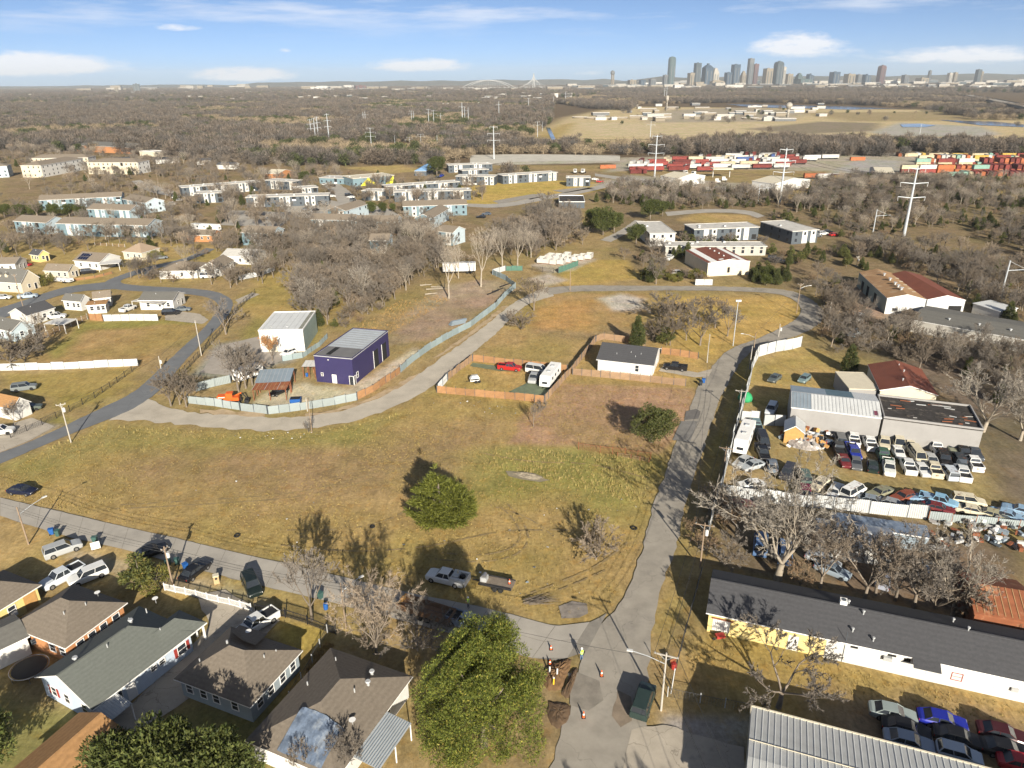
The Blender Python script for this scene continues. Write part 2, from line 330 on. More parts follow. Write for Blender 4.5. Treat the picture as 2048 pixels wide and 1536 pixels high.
def build_ground():
    ys = [-260.0]
    while ys[-1] < 16000: ys.append(ys[-1] + max(0.75, 0.0085 * max(0, ys[-1] - 30)) if ys[-1] > 28 else ys[-1] + 12)
    ys = np.array(ys); nc = 560; u = np.linspace(-1, 1, nc)
    W = np.where(ys > 0, 130 + 0.86 * ys, 130 - 0.3 * ys)
    X = u[None, :] * W[:, None]; Y = np.repeat(ys[:, None], nc, 1)
    tint = np.empty(X.shape + (3,)); tint[:] = FOREST
    jx = (vnoise(X, Y, 3.2, 1) - .5) * 1.6 + (vnoise(X, Y, 9, 2) - .5) * 3
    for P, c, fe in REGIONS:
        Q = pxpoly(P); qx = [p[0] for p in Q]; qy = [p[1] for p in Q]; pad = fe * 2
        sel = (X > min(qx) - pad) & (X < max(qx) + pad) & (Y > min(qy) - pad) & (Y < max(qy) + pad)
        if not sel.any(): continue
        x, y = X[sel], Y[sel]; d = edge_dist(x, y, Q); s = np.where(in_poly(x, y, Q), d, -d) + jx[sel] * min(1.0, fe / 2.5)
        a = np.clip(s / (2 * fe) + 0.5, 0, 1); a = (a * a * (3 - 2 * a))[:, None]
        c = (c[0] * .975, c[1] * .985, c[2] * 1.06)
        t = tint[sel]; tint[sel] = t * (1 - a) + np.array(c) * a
    Z = (vnoise(X, Y, 14, 5) - .5) * 0.10 - 0.08
    V = np.stack([X, Y, Z], -1).reshape(-1, 3); nr = len(ys)
    i = np.arange(nr - 1)[:, None] * nc + np.arange(nc - 1)[None, :]; i = i.ravel()
    Q = np.stack([i, i + 1, i + nc + 1, i + nc], 1)
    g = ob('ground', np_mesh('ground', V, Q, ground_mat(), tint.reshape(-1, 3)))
    g.data.polygons.foreach_set('use_smooth', [True] * len(g.data.polygons)); tag(g, 'dry winter grass, bare dirt and gravel lots', None, None, 'structure')
    return len(V)
NGV = build_ground()
# ---------------------------------------------------------------- roads, each a sheet over the ground with a ragged edge
def resample(P, step):
    out = [P[0]]
    for a, b in zip(P[:-1], P[1:]):
        n = max(1, int((Vector(b) - Vector(a)).length / step))
        for k in range(1, n + 1): out.append(tuple(Vector(a).lerp(Vector(b), k / n)))
    return out
def smooth_line(P, it=3):
    for _ in range(it):
        Q = [P[0]]
        for a, b in zip(P[:-1], P[1:]): Q += [tuple(Vector(a).lerp(Vector(b), .25)), tuple(Vector(a).lerp(Vector(b), .75))]
        Q.append(P[-1]); P = Q
    return P
KEEP = []   # outlines that trees keep clear of: roads and buildings
def strip(name, A, B, z, m, label, step=1.5, jit=0.18, kind='structure', it=2, slabs=None):
    """sheet between two edge lines given in photograph pixels"""
    la = smooth_line([tuple(G(x, y)) for x, y in A], it); lb = smooth_line([tuple(G(x, y)) for x, y in B], it)
    def arc(P, n):
        P = [Vector(p) for p in P]; L = [0]
        for a, b in zip(P[:-1], P[1:]): L.append(L[-1] + (b - a).length)
        out = []; k = 0
        for i in range(n):
            t = L[-1] * i / (n - 1)
            while k < len(L) - 2 and L[k + 1] < t: k += 1
            out.append(P[k].lerp(P[k + 1], (t - L[k]) / max(1e-6, L[k + 1] - L[k])))
        return out
    KEEP.append([(p[0], p[1]) for p in la] + [(p[0], p[1]) for p in reversed(lb)])
    ln = sum((Vector(b) - Vector(a)).length for a, b in zip(la[:-1], la[1:])); n = max(8, int(ln / step))
    a = arc(la, n); b = arc(lb, n); mb = MB(); V = []; rg = random.Random(name)
    for p, q in zip(a, b):
        d = (q - p).normalized(); j0 = rg.uniform(-jit, jit) + 0.5 * jit * math.sin(p.y * .9); j1 = rg.uniform(-jit, jit) + .5 * jit * math.sin(q.x * 1.1)
        for t in (0, .25, .5, .75, 1):
            w = p - d * j0 if t == 0 else (q + d * j1 if t == 1 else p.lerp(q, t)); V.append((w.x, w.y, z))
    Q = []
    for i in range(n - 1):
        for k in range(4): Q.append((i * 5 + k, i * 5 + k + 1, i * 5 + k + 6, i * 5 + k + 5))
    o = ob(name, np_mesh(name, V, Q, m)); me = o.data; up = sum(p.normal.z for p in me.polygons)
    if up < 0: me.flip_normals()
    if slabs:   # concrete slabs laid over the bed, two lanes wide
        st = 3
        for i in range(0, n - st, st):
            for lo, hi in ((0, .5), (.5, 1)):
                P = []
                for k, t in [(i, lo), (i, hi), (i + st, hi), (i + st, lo)]: P.append(a[k].lerp(b[k], t))
                c = sum(P, Vector()) / 4; P = [p + (c - p).normalized() * .05 for p in P]
                q = MB().poly([(p.x, p.y, z + .006) for p in P], slabs).build('slab', o)
                if q.data.polygons[0].normal.z < 0: q.data.flip_normals()
    return tag(o, label, None, None, kind)
M_ASPH = mat('worn_asphalt', (.315, .285, .24), .9, .22, .35, bump=.25, stain=((.22, .20, .175), .12, .54, .2), detail=8)
M_ASPHD = mat('blue_black_asphalt', (.165, .172, .18), .85, .16, .3, bump=.2, stain=((.20, .19, .175), .1, .58, .1), detail=8)
M_CONC = mat('pale_concrete_road', (.46, .41, .335), .9, .18, .25, bump=.2, stain=((.38, .335, .27), .09, .54, .2), detail=8)
M_CONC2 = mat('grey_concrete_street', (.375, .345, .30), .9, .18, .22, bump=.2, stain=((.28, .26, .23), .1, .55, .2), detail=8)
M_DRIVE = mat('driveway_concrete', (.42, .37, .30), .9, .16, .5, bump=.15, stain=((.28, .25, .21), .2, .58, .1))
M_TAR = mat('fresh_tar_patch', (.15, .14, .13), .8, .2, .8)
M_DUST = mat('dusty_verge', (.44, .33, .21), .95, .25, .4, bump=.3, stain=((.34, .24, .12), .15, .52, .1))
def cracks(m, sc, wd, dark):
    nt = m.node_tree; N = nt.nodes; Lk = nt.links; b = N['Principled BSDF']; src = b.inputs['Base Color'].links[0].from_socket
    tc = N.new('ShaderNodeTexCoord'); nz = N.new('ShaderNodeTexNoise'); nz.inputs['Scale'].default_value = .35; nz.inputs['Detail'].default_value = 4; Lk.new(tc.outputs['Object'], nz.inputs['Vector'])
    ad = N.new('ShaderNodeVectorMath'); ad.operation = 'MULTIPLY_ADD'; Lk.new(nz.outputs['Color'], ad.inputs[0]); ad.inputs[1].default_value = (5, 5, 0); Lk.new(tc.outputs['Object'], ad.inputs[2])
    v = N.new('ShaderNodeTexVoronoi'); v.feature = 'DISTANCE_TO_EDGE'; v.inputs['Scale'].default_value = sc; Lk.new(ad.outputs[0], v.inputs['Vector'])
    r = N.new('ShaderNodeMapRange'); r.inputs['From Min'].default_value = 0; r.inputs['From Max'].default_value = wd; r.inputs['To Min'].default_value = dark; r.inputs['To Max'].default_value = 1; Lk.new(v.outputs['Distance'], r.inputs['Value'])
    s = N.new('ShaderNodeVectorMath'); s.operation = 'SCALE'; Lk.new(src, s.inputs[0]); Lk.new(r.outputs[0], s.inputs['Scale']); Lk.new(s.outputs[0], b.inputs['Base Color'])
cracks(M_ASPH, .11, .007, .72); cracks(M_CONC, .07, .005, .8); cracks(M_ASPHD, .09, .006, .7); cracks(M_DRIVE, .3, .015, .6)
def roads():
    # asphalt street on the right and its bend
    strip('road', [(1085, 1570), (1150, 1400), (1160, 1330), (1185, 1270), (1252, 1195), (1283, 1105), (1309, 1000), (1334, 940), (1354, 871), (1382, 812), (1394, 771), (1418, 741), (1440, 713), (1466, 694), (1510, 680), (1565, 655), (1600, 634), (1603, 612), (1580, 594), (1540, 585), (1452, 582), (1350, 581), (1240, 582), (1142, 583), (1098, 590)],
          [(1275, 1570), (1296, 1400), (1300, 1330), (1302, 1252), (1333, 1146), (1352, 1098), (1372, 1000), (1397, 930), (1420, 856), (1440, 795), (1462, 758), (1480, 724), (1502, 703), (1545, 687), (1612, 666), (1646, 644), (1648, 618), (1610, 590), (1568, 578), (1455, 573), (1350, 572), (1240, 571), (1142, 571), (1085, 577)], 0.03, M_ASPH, 'worn grey asphalt street past the scrapyard', jit=.3)
    strip('road', [(0, 995), (100, 1019), (220, 1047), (375, 1082), (540, 1121), (680, 1152), (802, 1183), (930, 1207), (1028, 1229), (1077, 1247), (1133, 1256), (1180, 1246), (1215, 1225)],
          [(0, 1032), (75, 1056), (150, 1078), (225, 1093), (375, 1133), (512, 1170), (645, 1200), (798, 1240), (930, 1275), (1040, 1310), (1085, 1322), (1130, 1320), (1175, 1300)], 0.034, mat('joint_tar', (.24, .22, .19), .9, .2, 1), 'grey concrete street in front of the houses', jit=.15, slabs=M_CONC2)
    strip('road', [(1095, 572), (1056, 590), (1018, 611), (985, 640), (947, 670), (905, 700), (860, 731), (812, 770), (750, 799), (687, 821), (612, 834), (532, 836), (450, 829), (375, 824), (320, 811), (292, 793)],
          [(1108, 592), (1070, 602), (1037, 620), (1010, 650), (968, 688), (925, 722), (874, 770), (820, 799), (775, 820), (712, 842), (630, 856), (525, 863), (450, 858), (350, 848), (270, 840), (215, 842)], 0.026, M_CONC, 'pale dusty concrete road curving past the purple building', jit=.45)
    strip('road', [(-120, 940), (0, 907), (65, 882), (140, 847), (200, 817), (250, 795), (284, 772), (325, 732), (370, 690), (405, 660), (428, 632), (440, 610), (420, 595), (375, 588), (300, 584), (235, 580), (205, 572), (212, 560), (290, 534), (350, 522), (382, 512), (412, 496)],
          [(-120, 972), (0, 930), (75, 895), (150, 865), (225, 836), (268, 818), (312, 788), (340, 760), (370, 722), (412, 678), (450, 641), (470, 607), (455, 592), (430, 582), (375, 576), (300, 573), (245, 568), (238, 562), (262, 553), (300, 540), (356, 528), (395, 515), (430, 498)], 0.03, M_ASPHD, 'dark blue-grey asphalt road through the left blocks', jit=.15)
    strip('road', [(230, 578), (150, 583), (100, 596), (50, 618), (0, 640), (-80, 670)], [(240, 562), (150, 570), (100, 582), (50, 600), (0, 616), (-80, 640)], 0.022, M_ASPHD, 'side street running off between bungalows', jit=.15)
    strip('road', [(262, 362), (275, 372), (300, 385), (340, 392)], [(280, 360), (300, 368), (330, 376), (360, 386)], 0.03, M_CONC2, 'short concrete lane below the cream apartments')
    strip('road', [(640, 366), (665, 386), (680, 410)], [(672, 364), (705, 386), (720, 410)], 0.03, M_CONC2, 'parking lane between the dark flats')
    strip('road', [(560, 415), (600, 440), (700, 430), (640, 470)], [(660, 400), (700, 408), (760, 410), (800, 430)], 0.02, M_CONC2, 'car park among the flats')
    strip('road', [(930, 413), (1000, 417), (1080, 402), (1180, 384), (1250, 365)], [(930, 407), (1000, 409), (1075, 394), (1170, 378), (1235, 360)], 0.03, M_CONC2, 'concrete lane by the mown golden field')
    strip('road', [(1190, 352), (1260, 363), (1400, 375), (1560, 393)], [(1190, 347), (1260, 356), (1400, 368), (1560, 386)], 0.03, M_CONC2, 'truck yard lane')
    strip('road', [(940, 332), (1040, 322), (1240, 322)], [(940, 310), (1060, 308), (1240, 311)], 0.03, mat('pale_yard_slab', (.52, .49, .42), .9, .15, .1), 'pale concrete yard beside the levee wood')
    strip('road', [(1330, 424), (1420, 417), (1500, 420), (1530, 432)], [(1335, 432), (1420, 424), (1490, 427), (1515, 436)], 0.03, M_CONC2, 'loop drive at the demolished flats')
    strip('road', [(1200, 480), (1240, 462), (1270, 440)], [(1222, 484), (1258, 465), (1290, 442)], 0.03, M_CONC2, 'drive under the live oaks')
    # drives, slabs and patches
    for nm, pts, m, z, lb in [
        ('driveway', [(1322, 734), (1395, 745), (1424, 738), (1418, 752), (1390, 755), (1318, 742)], M_DRIVE, .04, 'short concrete drive beside the white cottage'),
        ('driveway', [(330, 640), (405, 648), (418, 640), (400, 628), (330, 618)], M_DRIVE, .045, 'gravel drive by the metal fence'),
        ('driveway', [(390, 1190), (450, 1180), (520, 1222), (560, 1240), (470, 1330), (330, 1430), (255, 1470), (225, 1440), (360, 1320), (420, 1250)], M_DRIVE, .04, 'long concrete drive between grey houses'),
        ('driveway', [(30, 845), (62, 835), (110, 852), (65, 878), (0, 905), (0, 868)], M_DRIVE, .04, 'cracked concrete drive by the orange roof'),
        ('driveway', [(470, 600), (505, 585), (520, 588), (478, 608)], M_DRIVE, .04, 'side drive off the bend'),
        ('driveway', [(1262, 1458), (1330, 1448), (1400, 1472), (1490, 1496), (1490, 1570), (1240, 1570)], M_DRIVE, .042, 'concrete apron by the corrugated shed'),
        ('driveway', [(460, 420), (590, 425), (560, 455), (440, 450)], M_CONC2, .02, 'parking court by the flats'),
        ('yard_slab', [(400, 745), (445, 690), (520, 672), (590, 690), (585, 715), (470, 752)], mat('old_yard_slab', (.36, .32, .275), .9, .2, .3, stain=((.25, .22, .18), .15, .55, .1)), .02, 'old grey yard slab beside the white workshop'),
        ('road_patch', [(1372, 822), (1392, 818), (1400, 822), (1396, 838), (1370, 840)], M_TAR, .05, 'dark square tar patch'),
        ('road_patch', [(1362, 842), (1396, 842), (1380, 884), (1345, 880)], mat('grey_patch', (.20, .19, .175), .85, .2, .6), .046, 'long grey tar repair'),
        ('road_patch', [(1136, 1345), (1158, 1345), (1200, 1362), (1205, 1400), (1178, 1420), (1140, 1410)], mat('grey_patch2', (.24, .215, .18), .85, .3, .6), .046, 'dug and re-laid tar strip'),
        ('road_patch', [(1236, 1380), (1262, 1392), (1262, 1440), (1240, 1455), (1222, 1430)], mat('dirt_patch', (.24, .19, .14), .9, .3, .8), .046, 'muddy broken edge'),
        ('foundation_slab', [(1118, 1212), (1145, 1202), (1172, 1206), (1178, 1226), (1160, 1236), (1124, 1238)], mat('ash_slab', (.24, .21, .18), .9, .35, .9, stain=((.09, .08, .075), .5, .55, .1)), .02, 'weathered dark slab at the corner'),
        ('foundation_slab', [(1012, 942), (1050, 944), (1068, 952), (1100, 960), (1080, 964), (1040, 958), (1016, 952)], mat('broken_slab', (.25, .215, .15), .9, .3, .9), .06, 'broken pale concrete slab in the green grass'),
        ('foundation_slab', [(1045, 393), (1085, 386), (1095, 391), (1060, 399)], M_ASPH, .03, 'bare slab'), ('foundation_slab', [(1105, 381), (1165, 374), (1190, 376), (1130, 386)], M_ASPH, .03, 'bare slab'),
        ('foundation_slab', [(985, 402), (1065, 388), (1095, 390), (1000, 408)], M_ASPH, .026, 'bare slab'),
        ('tarp_sheet', [(1055, 765), (1112, 760), (1090, 795), (1015, 785)], mat('green_tarp', (.16, .19, .12), .7, .25, .8), .03, 'olive tarp on the ground'),
        ('tarp_sheet', [(945, 725), (1005, 733), (1045, 742), (1000, 742), (940, 732)], MATS['green_tarp'], .03, 'strip of olive tarp'),
        ('pond', [(1800, 249), (1840, 247), (1872, 251), (1850, 254), (1806, 254)], mat('pond_water', (.09, .125, .175), .12, .15, .01, spec=.6), .4, 'blue pool in the pale settling basin'),
        ('lake', [(1450, 208), (1560, 210), (1700, 213), (1790, 217), (1860, 216), (1700, 219), (1500, 214)], MATS['pond_water'], .4, 'long blue river pool before the wood'),
        ('lake', [(1880, 240), (1990, 243), (2048, 249), (2048, 254), (1960, 250)], MATS['pond_water'], .4, 'narrow blue channel on the levee'),
        ('canal', [(1092, 255), (1100, 255), (1112, 280), (1104, 281)], MATS['pond_water'], .4, 'straight drain on the levee field'),
        ]:
        mb = MB(); P = [G(x, y, z) for x, y in pts]; ring = resample([tuple(p) for p in P] + [tuple(P[0])], 1.2)[:-1]; rg = random.Random(nm + lb)
        j = .12 if len(pts) > 4 else .04
        mb.poly([(p[0] + rg.uniform(-j, j), p[1] + rg.uniform(-j, j), z) for p in ring], m)
        o = mb.build(nm)
        if sum(p.normal.z for p in o.data.polygons) < 0: o.data.flip_normals()
        tag(o, lb, None, None, 'structure')
    # dusty verges along the pale road
    strip('verge', [(862, 735), (800, 765), (740, 795), (690, 815), (610, 828)], [(872, 742), (812, 772), (750, 801), (690, 822), (612, 836)], .016, M_DUST, 'dusty verge by the fence', jit=.5)
    strip('verge', [(1018, 611), (947, 668), (880, 712)], [(1006, 612), (930, 672), (868, 716)], .016, M_DUST, 'worn dirt verge by the pale fence', jit=.5)
    strip('verge', [(530, 838), (450, 830), (400, 826)], [(530, 826), (450, 820), (400, 818)], .016, M_DUST, 'dusty verge by the tin fence', jit=.5)
M_RUT = mat('tyre_rut', (.27, .20, .10), .95, .3, .6, bump=.4, stain=((.36, .26, .11), .5, .5, .1))
def ruts():
    for pts in ([(1000, 1012), (1030, 1040), (1045, 1075), (1020, 1100), (960, 1112), (880, 1105)], [(1015, 1008), (1045, 1040), (1062, 1080), (1035, 1112), (960, 1126), (870, 1118)], [(980, 1010), (1060, 1035), (1110, 1075)], [(1050, 1190), (1120, 1165), (1200, 1130), (1255, 1085)], [(1060, 1200), (1130, 1176), (1212, 1140)], [(905, 850), (940, 838), (975, 846), (970, 862), (930, 872)], [(560, 1090), (700, 1105), (860, 1095), (1000, 1060), (1150, 1060)], [(830, 1010), (780, 1040), (700, 1060), (560, 1060)], [(960, 905), (1060, 925), (1180, 925), (1290, 955)], [(240, 1010), (420, 1000), (620, 985), (800, 930), (900, 870)], [(230, 1018), (420, 1008), (622, 994), (805, 940), (905, 880)]):
        P = [G(x, y) for x, y in pts]; L = []
        for i, p in enumerate(P):
            d = (P[min(i + 1, len(P) - 1)] - P[max(i - 1, 0)]).normalized(); L.append((Vector((-d.y, d.x, 0)) * .16, p))
        ln = smooth_line([tuple(p + n) for n, p in L], 3); lr = smooth_line([tuple(p - n) for n, p in L], 3); rg = random.Random(len(ln) + pts[0][0]); mb = MB()
        for a, b, c, d in zip(ln[:-1], ln[1:], lr[1:], lr[:-1]):
            if rg.random() < .25: continue
            mb.poly([(q[0] + rg.uniform(-.07, .07), q[1] + rg.uniform(-.07, .07), .004) for q in (a, d, c, b)], M_RUT)
        o = mb.build('tyre_rut')
        if sum(p.normal.z for p in o.data.polygons) < 0: o.data.flip_normals()
        tag(o, 'faint tyre rut worn across the field', None, None, 'structure')
roads(); ruts()
# ================================================================ buildings
def rect3(A, B, C, z):
    a, b, c = G(*A, z), G(*B, z), G(*C, z); u = b - a; L = u.length; u /= L; v = Vector((-u.y, u.x, 0)); w = c - b; W = w.dot(v)
    a = a.copy(); a.z = 0
    if W < 0: a = b.copy(); a.z = 0; u = -u; W = -W
    return a, L, max(W, 1.0), math.atan2(u.y, u.x)
M_SHG = mat('grey_shingle', (.15, .145, .13), .95, .16, 3.0, bump=.35, wave=('Z', 4.0, .10, 3), detail=8)
M_SHB = mat('brown_shingle', (.185, .155, .122), .95, .2, 3.0, bump=.35, wave=('Z', 4.0, .10, 3), detail=8)
M_SHD = mat('charcoal_shingle', (.075, .075, .08), .95, .18, 3.0, bump=.35, wave=('Z', 4.0, .1, 3), detail=8)
M_SHGR = mat('green_grey_shingle', (.135, .145, .13), .95, .12, 3.0, bump=.3, wave=('Z', 4.5, .08, 3), detail=8)
M_SHO = mat('orange_brown_shingle', (.36, .20, .085), .95, .22, 2.5, bump=.35, wave=('Z', 4.0, .14, 3), detail=8)
M_SHT = mat('tan_shingle', (.36, .27, .19), .95, .12, 2.5, wave=('Z', 4.0, .1, 3))
M_SHM = mat('mid_brown_shingle', (.225, .185, .14), .95, .18, 2.0)
M_WHITE = mat('white_paint', (.62, .605, .57), .7, .08, 1.5, stain=((.58, .53, .46), .5, .66, .12))
M_TRIM = mat('white_trim', (.80, .79, .76), .6, .05, 2.0)
M_CREAM = mat('cream_wall', (.60, .53, .40), .8, .08, 1.0); M_YEL = mat('yellow_wall', (.72, .56, .22), .8, .06, 1.5)
M_BLUE = mat('pale_blue_siding', (.50, .58, .68), .7, .06, 1.5, wave=('Z', 5, .15)); M_GRYS = mat('grey_siding', (.30, .35, .38), .7, .08, 1.5, wave=('Z', 5, .15))
M_BRICK = mat('orange_brick', (.46, .21, .09), .9, .2, 6.0); M_DKG = mat('dark_grey_panel', (.085, .10, .115), .8, .12, 1.0); M_TEAL = mat('teal_panel', (.16, .235, .27), .8, .12, 1.0)
M_LBLUE = mat('pale_blue_panel', (.44, .52, .56), .8, .1, 1.0); M_FLAT = mat('flat_roof_gravel', (.52, .50, .46), .9, .16, .6, stain=((.30, .28, .25), .25, .55, .15))
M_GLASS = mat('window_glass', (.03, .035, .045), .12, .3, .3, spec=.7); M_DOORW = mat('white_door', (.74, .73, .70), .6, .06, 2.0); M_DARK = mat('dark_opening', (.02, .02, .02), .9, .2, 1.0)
M_RED = mat('red_shutter', (.30, .04, .03), .7, .1, 2.0); M_PURP = mat('purple_metal_siding', (.040, .034, .105), .55, .06, .5, wave=('X', 3.3, .18), stain=((.048, .04, .118), .3, .5, .2))
M_PURPY = mat('purple_metal_siding_side', (.040, .034, .105), .55, .06, .5, wave=('Y', 3.3, .18))
M_GALV = mat('galvanised_sheet', (.50, .51, .51), .45, .12, .5, metal=.25, stain=((.36, .34, .31), .25, .58, .12)); M_GALVB = mat('bluish_sheet', (.30, .36, .41), .5, .12, .5, metal=.2)
M_RUST = mat('rust_sheet', (.24, .085, .04), .85, .3, .8, stain=((.38, .20, .11), .35, .54, .12), detail=6); M_REDR = mat('red_brown_metal_roof', (.215, .072, .042), .7, .14, .4, wave=('X', 3, .15))
M_TANR = mat('tan_rust_roof', (.37, .22, .11), .85, .2, .35, stain=((.46, .33, .20), .25, .52, .15), detail=6); M_BURN = mat('burnt_roof', (.045, .04, .037), .95, .5, .7, stain=((.13, .11, .09), .5, .56, .1), detail=7)
M_GRYW = mat('grey_block_wall', (.31, .30, .29), .85, .08, .4, stain=((.25, .24, .23), .2, .6, .15)); M_BEIGE = mat('beige_metal', (.62, .56, .43), .6, .08, .6); M_SAGE = mat('sage_metal', (.30, .37, .33), .6, .12, .6, wave=('Y', 3, .15))
M_WSHEET = mat('white_sheet', (.66, .67, .66), .5, .08, .5, wave=('X', 3, .14), stain=((.45, .42, .38), .2, .62, .12)); M_TARP = mat('blue_tarp', (.12, .155, .215), .6, .4, 1.2, stain=((.22, .25, .29), .9, .5, .15), bump=.8)
M_CONCW = mat('concrete_block', (.42, .40, .36), .9, .12, .6); M_WOODP = mat('new_pine', (.50, .28, .10), .85, .18, 1.5)
class House:
    def __init__(s, name, label, A, B, C, ze, roof, rise, wall, rmat, oh=.4, cat='house', group=None, dims=None, trim=None, wallmats=None, par=.35):
        s.o, s.L, s.W, s.rz = rect3(A, B, C, ze)
        if dims: s.L = dims[0] or s.L; s.W = dims[1] or s.W
        # eave corners were read from the roof edge: step in by the overhang
        u = Vector((math.cos(s.rz), math.sin(s.rz), 0)); v = Vector((-u.y, u.x, 0)); s.o = s.o + u * oh + v * oh; s.L -= 2 * oh; s.W -= 2 * oh
        s.ze, s.roof, s.rise, s.oh, s.u, s.v = ze, roof, rise, oh, u, v
        s.t = thing(name, label, cat, tuple(s.o), s.rz, group); L, W = s.L, s.W; mb = MB(); q = 1.8
        KEEP.append([tuple((s.o + u * x + v * y).xy) for x, y in ((-q, -q), (L + q, -q), (L + q, W + q), (-q, W + q))])
        base = -.12
        wm = wallmats or {}
        for k, P in (('s', [(0, 0), (L, 0)]), ('e', [(L, 0), (L, W)]), ('n', [(L, W), (0, W)]), ('w', [(0, W), (0, 0)])):
            (x0, y0), (x1, y1) = P; zt = s.wallz
            pts = [(x0, y0, base), (x1, y1, base), (x1, y1, zt(x1, y1)), ]
            if roof == 'gx' and k in 'ew' or roof == 'gxh' and k == 'w': pts.append((x0, W / 2, zt(x0, W / 2)))
            if roof == 'gy' and k in 'sn': pts.append((L / 2, y0, zt(L / 2, y0)))
            pts.append((x0, y0, zt(x0, y0))); mb.poly(pts, wm.get(k, wall))
        mb.build('wall', s.t); r = MB(); th = .16; a, b, c, d = -oh, L + oh, -oh, W + oh
        def slab(P):
            r.poly([(x, y, z + th) for x, y, z in P], rmat); r.poly([(x, y, z) for x, y, z in reversed(P)], trim or M_TRIM)
            for (p, q2) in zip(P, P[1:] + P[:1]): r.poly([p, q2, (q2[0], q2[1], q2[2] + th), (p[0], p[1], p[2] + th)], trim or M_TRIM)
        e = ze - rise * oh / (W / 2 if roof in ('gx', 'gxh', 'hip') and W <= L or roof in ('gx', 'gxh') else L / 2) if roof in ('gx', 'gy', 'gxh', 'hip') else ze
        s.e = e; R1 = ze + rise
        if roof == 'gx': slab([(a, c, e), (b, c, e), (b, W / 2, R1), (a, W / 2, R1)]); slab([(b, d, e), (a, d, e), (a, W / 2, R1), (b, W / 2, R1)])
        elif roof == 'gy': slab([(b, c, e), (b, d, e), (L / 2, d, R1), (L / 2, c, R1)]); slab([(a, d, e), (a, c, e), (L / 2, c, R1), (L / 2, d, R1)])
        elif roof == 'gxh':
            h = b - W / 2; slab([(a, c, e), (b, c, e), (h, W / 2, R1), (a, W / 2, R1)]); slab([(b, d, e), (a, d, e), (a, W / 2, R1), (h, W / 2, R1)]); slab([(b, c, e), (b, d, e), (h, W / 2, R1)])
        elif roof == 'hip':
            if L >= W: p, q2 = (a + W / 2 + oh * .6, W / 2, R1), (b - W / 2 - oh * .6, W / 2, R1); slab([(a, c, e), (b, c, e), q2, p]); slab([(b, d, e), (a, d, e), p, q2]); slab([(b, c, e), (b, d, e), q2]); slab([(a, d, e), (a, c, e), p])
            else: p, q2 = (L / 2, c + L / 2 + oh * .6, R1), (L / 2, d - L / 2 - oh * .6, R1); slab([(b, c, e), (b, d, e), q2, p]); slab([(a, d, e), (a, c, e), p, q2]); slab([(a, c, e), (b, c, e), p]); slab([(b, d, e), (a, d, e), q2])
        elif roof == 'shed': slab([(a, c, ze - rise * oh / W), (b, c, ze - rise * oh / W), (b, d, R1 + rise * oh / W), (a, d, R1 + rise * oh / W)])
        else:
            r.box(a, b, c, d, ze, ze + .2, rmat)
            for x0, x1, y0, y1 in ((a, b, c, c + .22), (a, b, d - .22, d), (a, a + .22, c + .22, d - .22), (b - .22, b, c + .22, d - .22)): r.box(x0, x1, y0, y1, ze + .2, ze + .2 + par, trim or M_TRIM)
        s.rf = r.build('roof', s.t)
    def wallz(s, x, y):
        L, W, ze, R1 = s.L, s.W, s.ze, s.rise
        if s.roof in ('gx',): return ze + R1 * (1 - abs(y - W / 2) / (W / 2))
        if s.roof == 'gxh': return ze + (R1 * (1 - abs(y - W / 2) / (W / 2)) if x < L * .5 else 0)
        if s.roof == 'gy': return ze + R1 * (1 - abs(x - L / 2) / (L / 2))
        if s.roof == 'shed': return ze + R1 * y / W
        return ze
    def roofz(s, x, y):
        L, W, ze, r = s.L, s.W, s.ze, s.rise
        if s.roof in ('gx', 'gxh'): z = ze + r * (1 - abs(y - W / 2) / (W / 2))
        elif s.roof == 'gy': z = ze + r * (1 - abs(x - L / 2) / (L / 2))
        elif s.roof == 'hip': m = min(L, W) / 2; z = ze + r * min(1, min(x, L - x) / m, min(y, W - y) / m)
        elif s.roof == 'shed': z = ze + r * y / W
        else: z = ze + .04
        return z + .16
    def _frame(s, side, t):
        """origin and axis on a wall: t metres along it, seen from outside left to right"""
        L, W = s.L, s.W
        return {'s': ((t, 0), 0.0), 'e': ((L, t), math.pi / 2), 'n': ((L - t, W), math.pi), 'w': ((0, W - t), -math.pi / 2)}[side]
    def window(s, side, t, w=1.0, z0=1.0, h=1.2, frame=None, simple=False, name='window', pane=None, cross=True):
        (x, y), a = s._frame(side, t); k = (round(w, 2), round(h, 2), simple, id(frame), id(pane), cross)
        if k not in WINM:
            if simple: WINM[k] = (MB().box(-w / 2, w / 2, -.05, .02, 0, h, pane or M_GLASS).mesh('window'), None)
            else:
                f = MB(); m = frame or M_TRIM; b = .08
                f.box(-w / 2 - b, w / 2 + b, -.07, .02, -b, 0, m).box(-w / 2 - b, w / 2 + b, -.07, .02, h, h + b, m).box(-w / 2 - b, -w / 2, -.07, .02, 0, h, m).box(w / 2, w / 2 + b, -.07, .02, 0, h, m)
                if cross: f.box(-w / 2, w / 2, -.05, .0, h * .5 - .03, h * .5 + .03, m)
                WINM[k] = (f.mesh('window'), MB().box(-w / 2, w / 2, -.025, .01, 0, h, pane or M_GLASS).mesh('pane'))
        f, p = WINM[k]; o = ob(name, f, s.t, (x, y, z0), a)
        if p: ob('pane', p, o)
        return o
    def door(s, side, t, w=.95, h=2.05, m=None, frame=None, name='door', z0=0.0):
        (x, y), a = s._frame(side, t); f = MB(); b = .09; fm = frame or M_TRIM
        f.box(-w / 2 - b, -w / 2, -.06, .02, 0, h + b, fm).box(w / 2, w / 2 + b, -.06, .02, 0, h + b, fm).box(-w / 2, w / 2, -.06, .02, h, h + b, fm)
        o = f.build(name, s.t, (x, y, z0), a); MB().box(-w / 2, w / 2, -.03, .01, 0, h, m or M_DOORW).build('leaf', o); return o
